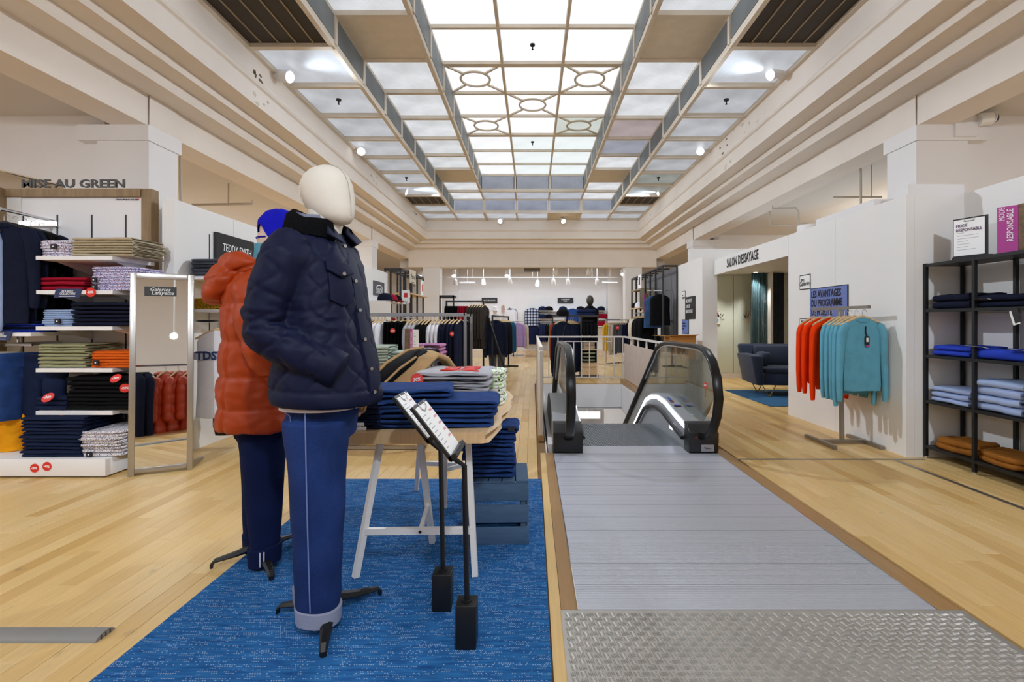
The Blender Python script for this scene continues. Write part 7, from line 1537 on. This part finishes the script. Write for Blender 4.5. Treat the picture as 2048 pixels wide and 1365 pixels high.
q = MB(); q.loft([ell((x_, 19, zz), a, a, 18) for zz, a in ((1.70, .19), (1.71, .19), (1.76, .125), (1.86, .11), (1.875, .06))]); q.build('bucket_hat', M['whitec'], b1_, smooth=True, angle=60)
bust(WX(1180, 11.6), 11.6, 1.0, 1.02, M['blackc'], mat('bronze_head', '3d342a', .4), 'dark-headed black bust on the black shelf unit beyond the railing')
t = thing('notice_stand', 'pale red-lettered paddle sign beside the white bust', 'sign', (WX(1006, 18.8), 18.8, 0)); x_ = WX(1006, 18.8); q = MB(); q.loft([[ (x_+v.x, 18.8+v.y, WZ(620, 18.8)+v.z) for v in ell((0,0,0), .085, .20, 20, Vector((1,0,0)), Vector((0,0,1)))], [(x_+v.x, 18.82+v.y, WZ(620, 18.8)+v.z) for v in ell((0,0,0), .085, .20, 20, Vector((1,0,0)), Vector((0,0,1)))]]); q.build('paddle', M['paper'], t); q = MB(); q.bar((x_, 18.81, 0), (x_, 18.81, WZ(629, 18.8)), .015, up=(0,1,0)); q.build('stick', M['chrome'], t)
for i in range(5): text('SOLDES', (x_, 18.795, WZ(613+3.4*i, 18.8)), FACE_CAM, .05, M['redink'], t, sx=.6)
t = thing('desk_lamp', 'black hooked hanger stand between the paddle sign and checked jacket', 'clothes stand', (WX(1032, 19.5), 19.5, 0)); x_ = WX(1034, 19.5); q = MB(); q.tube([(x_, 19.5, 0), (x_, 19.5, WZ(625, 19.5)), (x_-.06, 19.5, WZ(619, 19.5)), (x_-.25, 19.5, WZ(618, 19.5))], .014, 8); q.build('stem', M['black'], t); q = MB(); q.tube([(x_-.3, 19.5, WZ(620, 19.5)), (x_-.3, 19.5, WZ(616, 19.5))], [.1, .02], 12); q.build('top_piece', M['black'], t)
t.name = 'hanger_stand'
# black unit beyond the railing
YU = 10.95; xa, xb = WX(1105, YU), WX(1197, YU); ru = thing('garment_rack', 'black rack with navy sweaters on wooden hangers beyond the railing', 'clothes rack', (xa, YU, 0))
zt_ = WZ(632, YU)
for x_ in (xa, WX(1162, YU)): q = MB(); q.bar((x_, YU, 0), (x_, YU, zt_), .035, up=(0,1,0)); q.build('post', M['black'], ru)
q = MB(); q.bar((xa, YU, zt_), (xb, YU, zt_), .035); q.build('rail', M['black'], ru); q = MB(); q.bar((xa, YU, .03), (xb, YU, .03), .035); q.build('base_bar', M['black'], ru); q = MB(); q.bar((WX(1136, YU), YU-.02, zt_), (WX(1122, YU), YU-.25, WZ(682, YU)), .025); q.build('slanted_bar', M['black'], ru)
rail_row([('sweater_body', M['dnavy'], 'dark navy sweater', 1.5)]*4 + [('sweater_body', M['blackc'], 'black sweater', 1.5)]*2, (WX(1123, YU), YU-.12, 0), (WX(1150, YU), YU+.35, 0), zt_-.03, 'on the rack beyond the railing', 'sweaters beyond the railing', rot=.2)
hang('long_body', M['rust'], WX(1108, YU), YU+.15, zt_-.15, PI/2-.3, 'rust coat at the left end of the rack beyond the railing', 'coat', scale=(1, .8, 1.05))
su = thing('shelf_unit', 'black shelf unit with wooden drawer front beyond the railing', 'shelf unit', (WX(1180, YU), YU, 0)); xc0, xc1 = WX(1162, YU), WX(1195, YU)
q = MB(); q.box(xc0, xc1, YU+.40, YU+.42, 0, zt_); q.build('back_panel', M['char'], su)
for x_ in (xc0, xc1): q = MB(); q.box(x_-.01, x_+.01, YU, YU+.40, 0, zt_); q.build('side_panel', M['black'], su)
for z in (zt_, WZ(671, YU), WZ(699, YU), WZ(726, YU)): q = MB(); q.box(xc0, xc1, YU, YU+.40, z-.025, z); q.build('shelf', M['lwood'], su)
q = MB(); q.box(xc0+.01, xc1-.01, YU-.015, YU, WZ(751, YU), WZ(727, YU)); q.build('drawer_front', M['lwood'], su); q = MB(); q.box(xc0+.01, xc1-.01, YU, YU+.38, .0, .06); q.build('plinth', M['black'], su)
stack('trousers', M['khaki'], 4, (xc0+xc1)/2, YU+.18, WZ(699, YU), .3, .32, .045, 'khaki folded trousers', 'in the black unit', 'khaki trousers in the black unit'); stack('trousers', [M['blackc'], M['olive']], 6, (xc0+xc1)/2, YU+.18, WZ(726, YU), .3, .32, .04, 'dark folded trousers', 'in the black unit', 'trousers in the black unit'); stack('sweater', M['rust'], 2, (xc0+xc1)/2, YU+.18, WZ(671, YU)-.28, .28, .3, .05, 'rust sweater', 'in the black unit', None)
rail_row([('jacket_body', M['blackc'], 'short black jacket', .55)]*4, (xc0+.03, YU+.2, 0), (xc1-.03, YU+.2, 0), zt_-.03, 'inside the unit beyond the railing', 'jackets inside the black unit', hang_too=False)
folded('sweater', M['navy'], (xc0+xc1)/2-.05, YU+.2, zt_, .42, .34, .14, 'navy jacket folded on top of the black unit beyond the railing'); cap(WX(1126, YU), YU+.1, zt_+.02, 1.1, M['blackc'], 'black flat cap on the rack beyond the railing')
# grey coats at right of the rear shop
rack('garment_rack', 'rack of beige and grey coats right of the black unit', (WX(1212, 14), 14.0, 0), (WX(1256, 14.6), 14.6, 0), 1.32, M['chrome'])
rail_row([('jacket_body', M['yellow'], 'mustard jacket', 1.0)]*2 + [('coat_body', M['beige'], 'beige coat', .95)]*3 + [('jacket_body', M['greyc'], 'slate grey jacket', 1.1)]*5 + [('jacket_body', M['navy'], 'navy blue jacket', 1.1)]*2, (WX(1213, 14), 14.0, 0), (WX(1255, 14.6), 14.6, 0), 1.32, 'on the rack of grey coats', 'coats on the grey coat rack', rot=PI/2-.55)
red_tag((WX(1235, 13.9), 13.9, WZ(656, 13.9)), (0,-1,0), .05, '-30%', 'red tag on the slate grey jackets of the rear rack', FACE_CAM)
# right black wall rack with vests
XR2, XW = 2.94, 3.27; Y_ = [10.9, 11.56, 12.07, 12.6, 13.15, 13.7, 14.3]; ZT2 = 2.52; rw = thing('shelf_rack', 'tall black wall rack with padded vests left of the white panel', 'shelf rack', (3.1, 12.6, 0))
for yy in Y_: q = MB(); q.bar((XR2, yy, 0), (XR2, yy, ZT2), .04, up=(0,1,0)); q.build('post', M['char'], rw); q = MB(); q.bar((XR2, yy, ZT2), (XW, yy, ZT2), .04); q.build('cross_bar', M['char'], rw)
q = MB(); q.bar((XW, 10.9, 0), (XW, 10.9, ZT2), .05, up=(0,1,0)); q.build('post', M['char'], rw); q = MB(); q.bar((XR2, 10.9, ZT2), (XR2, 14.3, ZT2), .04); q.build('top_rail', M['char'], rw); q = MB(); q.box(XW+.03, XW+.05, 10.9, 14.3, 0, ZT2); q.build('back_panel', mat('slate_panel', '6a6a70', .5), rw)
q = MB(); q.box(2.82, 3.2, 12.7, 14.1, 1.62, 1.65); q.build('shelf', M['lwood'], rw); q = MB(); q.box(2.84, 3.2, 12.7, 12.73, 1.65, 2.12); q.build('shelf_box_side', mat('taupe_board', '9a8a72', .6), rw); q = MB(); q.box(2.84, 3.2, 12.7, 14.0, 2.12, 2.15); q.build('shelf_box_top', mat('taupe_board', '9a8a72', .6), rw); q = MB(); q.box(3.18, 3.2, 12.73, 14.0, 1.65, 2.12); q.build('shelf_box_back', mat('taupe_board', '9a8a72', .6), rw)
q = MB(); q.bar((2.7, 11.4, 2.0), (3.27, 11.4, 2.0), .025); q.build('face_out_rail', M['chrome'], rw)
hang('vest_body', M['blackc'], 2.98, 11.3, 1.89, 0, 'black padded vest hanging at the end of the tall black rack', 'vest', scale=(1.1, 1.1, 1.15)); hang('vest_body', M['mdenim'], 2.86, 11.42, 1.86, -.3, 'grey blue vest peeking out behind the black padded vest', 'vest', scale=(1.05, 1, 1.2))
rail_row([('tee_body', M['beige'], 'beige shirt', 1.3)]*2 + [('tee_body', M['blackc'], 'black print shirt', 1.25)]*2 + [('coat_body', M['blackc'], 'black padded coat', .95)]*3, (2.86, 13.3, 0), (2.86, 11.7, 0), 1.5, 'on the tall black wall rack', 'clothes on the tall black wall rack', rot=.35)
q = MB(); q.bar((2.86, 11.5, 1.5), (2.86, 13.5, 1.5), .03); q.build('hang_rail', M['chrome'], rw); cap(2.98, 13.3, 1.655, 1.3, M['whitec'], 'white cap in the taupe shelf box of tall rack'); cap(2.98, 13.75, 1.655, 1.3, M['blackc'], 'black cap in the taupe shelf box of tall rack')
swing((2.92, 11.15, 1.12), 'white swing tag hanging below the black padded vest', Matrix.Identity(4), .07, .16)
t = thing('sign_block', 'cork and fuchsia sign block on the tall black wall rack', 'sign', (2.9, 12.4, 1.5)); q = MB(); q.box(2.84, 2.87, 12.38, 12.42, 1.53, 1.98); q.build('fuchsia_panel', M['fuchsia'], t); q = MB(); q.box(2.87, 2.97, 12.38, 12.44, 1.53, 1.98); q.build('cork_block', M['cork'], t); q = MB(); q.box(2.78, 3.2, 12.2, 12.6, 1.50, 1.53); adopt(q.build('shelf', M['lwood']), rw)
for px in (1291.5, 1296.5): red_tag((2.72, 11.62 if px < 1295 else 11.55, WZ(619 if px < 1295 else 620.5, 11.6)), (-.2,-1,0), .045, '-30%', 'round red tag on the black padded coats, ' + ('upper one' if px < 1295 else 'lower one'), FACE_CAM)
t = thing('poster', 'small black and white picture leaning on top of the tall rack', 'picture', (2.9, 12.9, 2.15)); q = MB(); q.box(2.86, 2.88, 12.75, 13.1, 2.15, 2.52); q.build('board', M['paper'], t); q = MB(); q.box(2.855, 2.86, 12.85, 13.0, 2.25, 2.45); q.build('image', M['char'], t)
# left black wall rack and cap shelf (mirror side of the hall)
YL_ = [11.35, 11.8, 12.4, 13.0, 13.7]; XL2 = -3.1; lw = thing('shelf_rack', 'tall black wall rack left of the rear shop with wooden shelves', 'shelf rack', (-3.2, 12.5, 0))
for yy in YL_: q = MB(); q.bar((XL2, yy, 0), (XL2, yy, 2.5), .04, up=(0,1,0)); q.build('post', M['char'], lw); q = MB(); q.bar((XL2, yy, 2.5), (-3.46, yy, 2.5), .04); q.build('cross_bar', M['char'], lw); q = MB(); q.bar((-3.46, yy, 0), (-3.46, yy, 2.5), .04, up=(0,1,0)); q.build('post', M['char'], lw)
q = MB(); q.bar((XL2, 11.35, 2.5), (XL2, 13.7, 2.5), .05); q.build('top_rail', M['char'], lw); q = MB(); q.bar((-3.46, 11.35, 2.5), (-3.46, 13.7, 2.5), .05); q.build('top_rail', M['char'], lw)
for z in (1.42, 1.95): q = MB(); q.box(-3.44, -3.0, 11.9, 13.8, z, z+.03); q.build('shelf', M['lwood'], lw)
q = MB(); q.bar((-3.05, 11.3, 1.36), (-3.05, 13.8, 1.36), .03); q.build('hang_rail', M['chrome'], lw)
rail_row([('jacket_body', M['red'], 'crimson shirt jacket', 1.25)]*2 + [('jacket_body', M['navy'], 'navy shirt jacket', 1.0)]*3 + [('jacket_body', M['whitec'], 'white sweatshirt', 1.0)]*2 + [('jacket_body', M['blackc'], 'black sweatshirt', 1.0)]*3, (-3.05, 11.0, 0), (-3.02, 13.7, 0), 1.36, 'on the left black wall rack', 'clothes on the left black wall rack', rot=.5)
t = thing('brand_sign', 'cream script sign hanging on the left black wall rack', 'sign', (-3.05, 12.2, 2.2)); q = MB(); q.box(-3.06, -3.04, 12.0, 12.6, WZ(568, 12.3), WZ(541, 12.3)); q.build('board', M['beige'], t); text('Petrol', (-3.037, 12.3, 2.40), FACE_PX, .18, M['ink'], t, shear=.3); text('& Co', (-3.037, 12.3, 2.22), FACE_PX, .16, M['ink'], t, shear=.3)
t = thing('poster', 'framed poster with a red figure on the left black wall rack', 'picture', (-3.0, 13.2, 2.0)); q = MB(); q.box(-3.06, -3.04, 13.2, 13.5, 1.98, 2.4); q.build('board', M['paper'], t); q = MB(); q.box(-3.04, -3.036, 13.3, 13.4, 2.1, 2.3); q.build('figure', M['redtag'], t)
t = thing('wall_shelf', 'white shelf with caps under the dark grey arc sign', 'shelf', (-3.2, 10.4, 1.7)); z = WZ(604, 10.3); q = MB(); q.box(XO, -2.85, 9.7, 10.9, z-.03, z); q.build('board', M['white'], t)
q = MB(); q.box(XO, -2.85, 9.7, 9.72, 1.22, z-.03); q.build('side_panel', M['wpanel'], t); q = MB(); q.box(XO, -2.85, 9.7, 10.9, 1.2, 1.23); q.build('lower_board', M['white'], t)
for x_, y_, m, lb in ((-3.0, 9.85, 'dnavy', 'navy cap nearest on the white shelf under the arc sign'), (-3.0, 10.2, 'red', 'red cap in the middle of the shelf under the arc sign'), (-3.0, 10.55, 'blackc', 'black cap farthest on the shelf under the arc sign')): cap(x_, y_, z+.002, 1.25, M[m], lb, 1.2)
stack('sweater', [M['olive'], M['red']], 3, -3.1, 10.2, 1.231, .34, .6, .05, 'olive or red sweater', 'under the cap shelf', 'sweaters under the cap shelf')
t = thing('poster', 'small red and white notice at the end of the cap shelf', 'sign', (-2.9, 10.85, z)); q = MB(); q.box(-2.93, -2.75, 10.83, 10.84, z, z+.28); q.build('card', M['paper'], t); q = MB(); q.box(-2.88, -2.80, 10.825, 10.83, z+.12, z+.22); q.build('print', M['redink'], t)
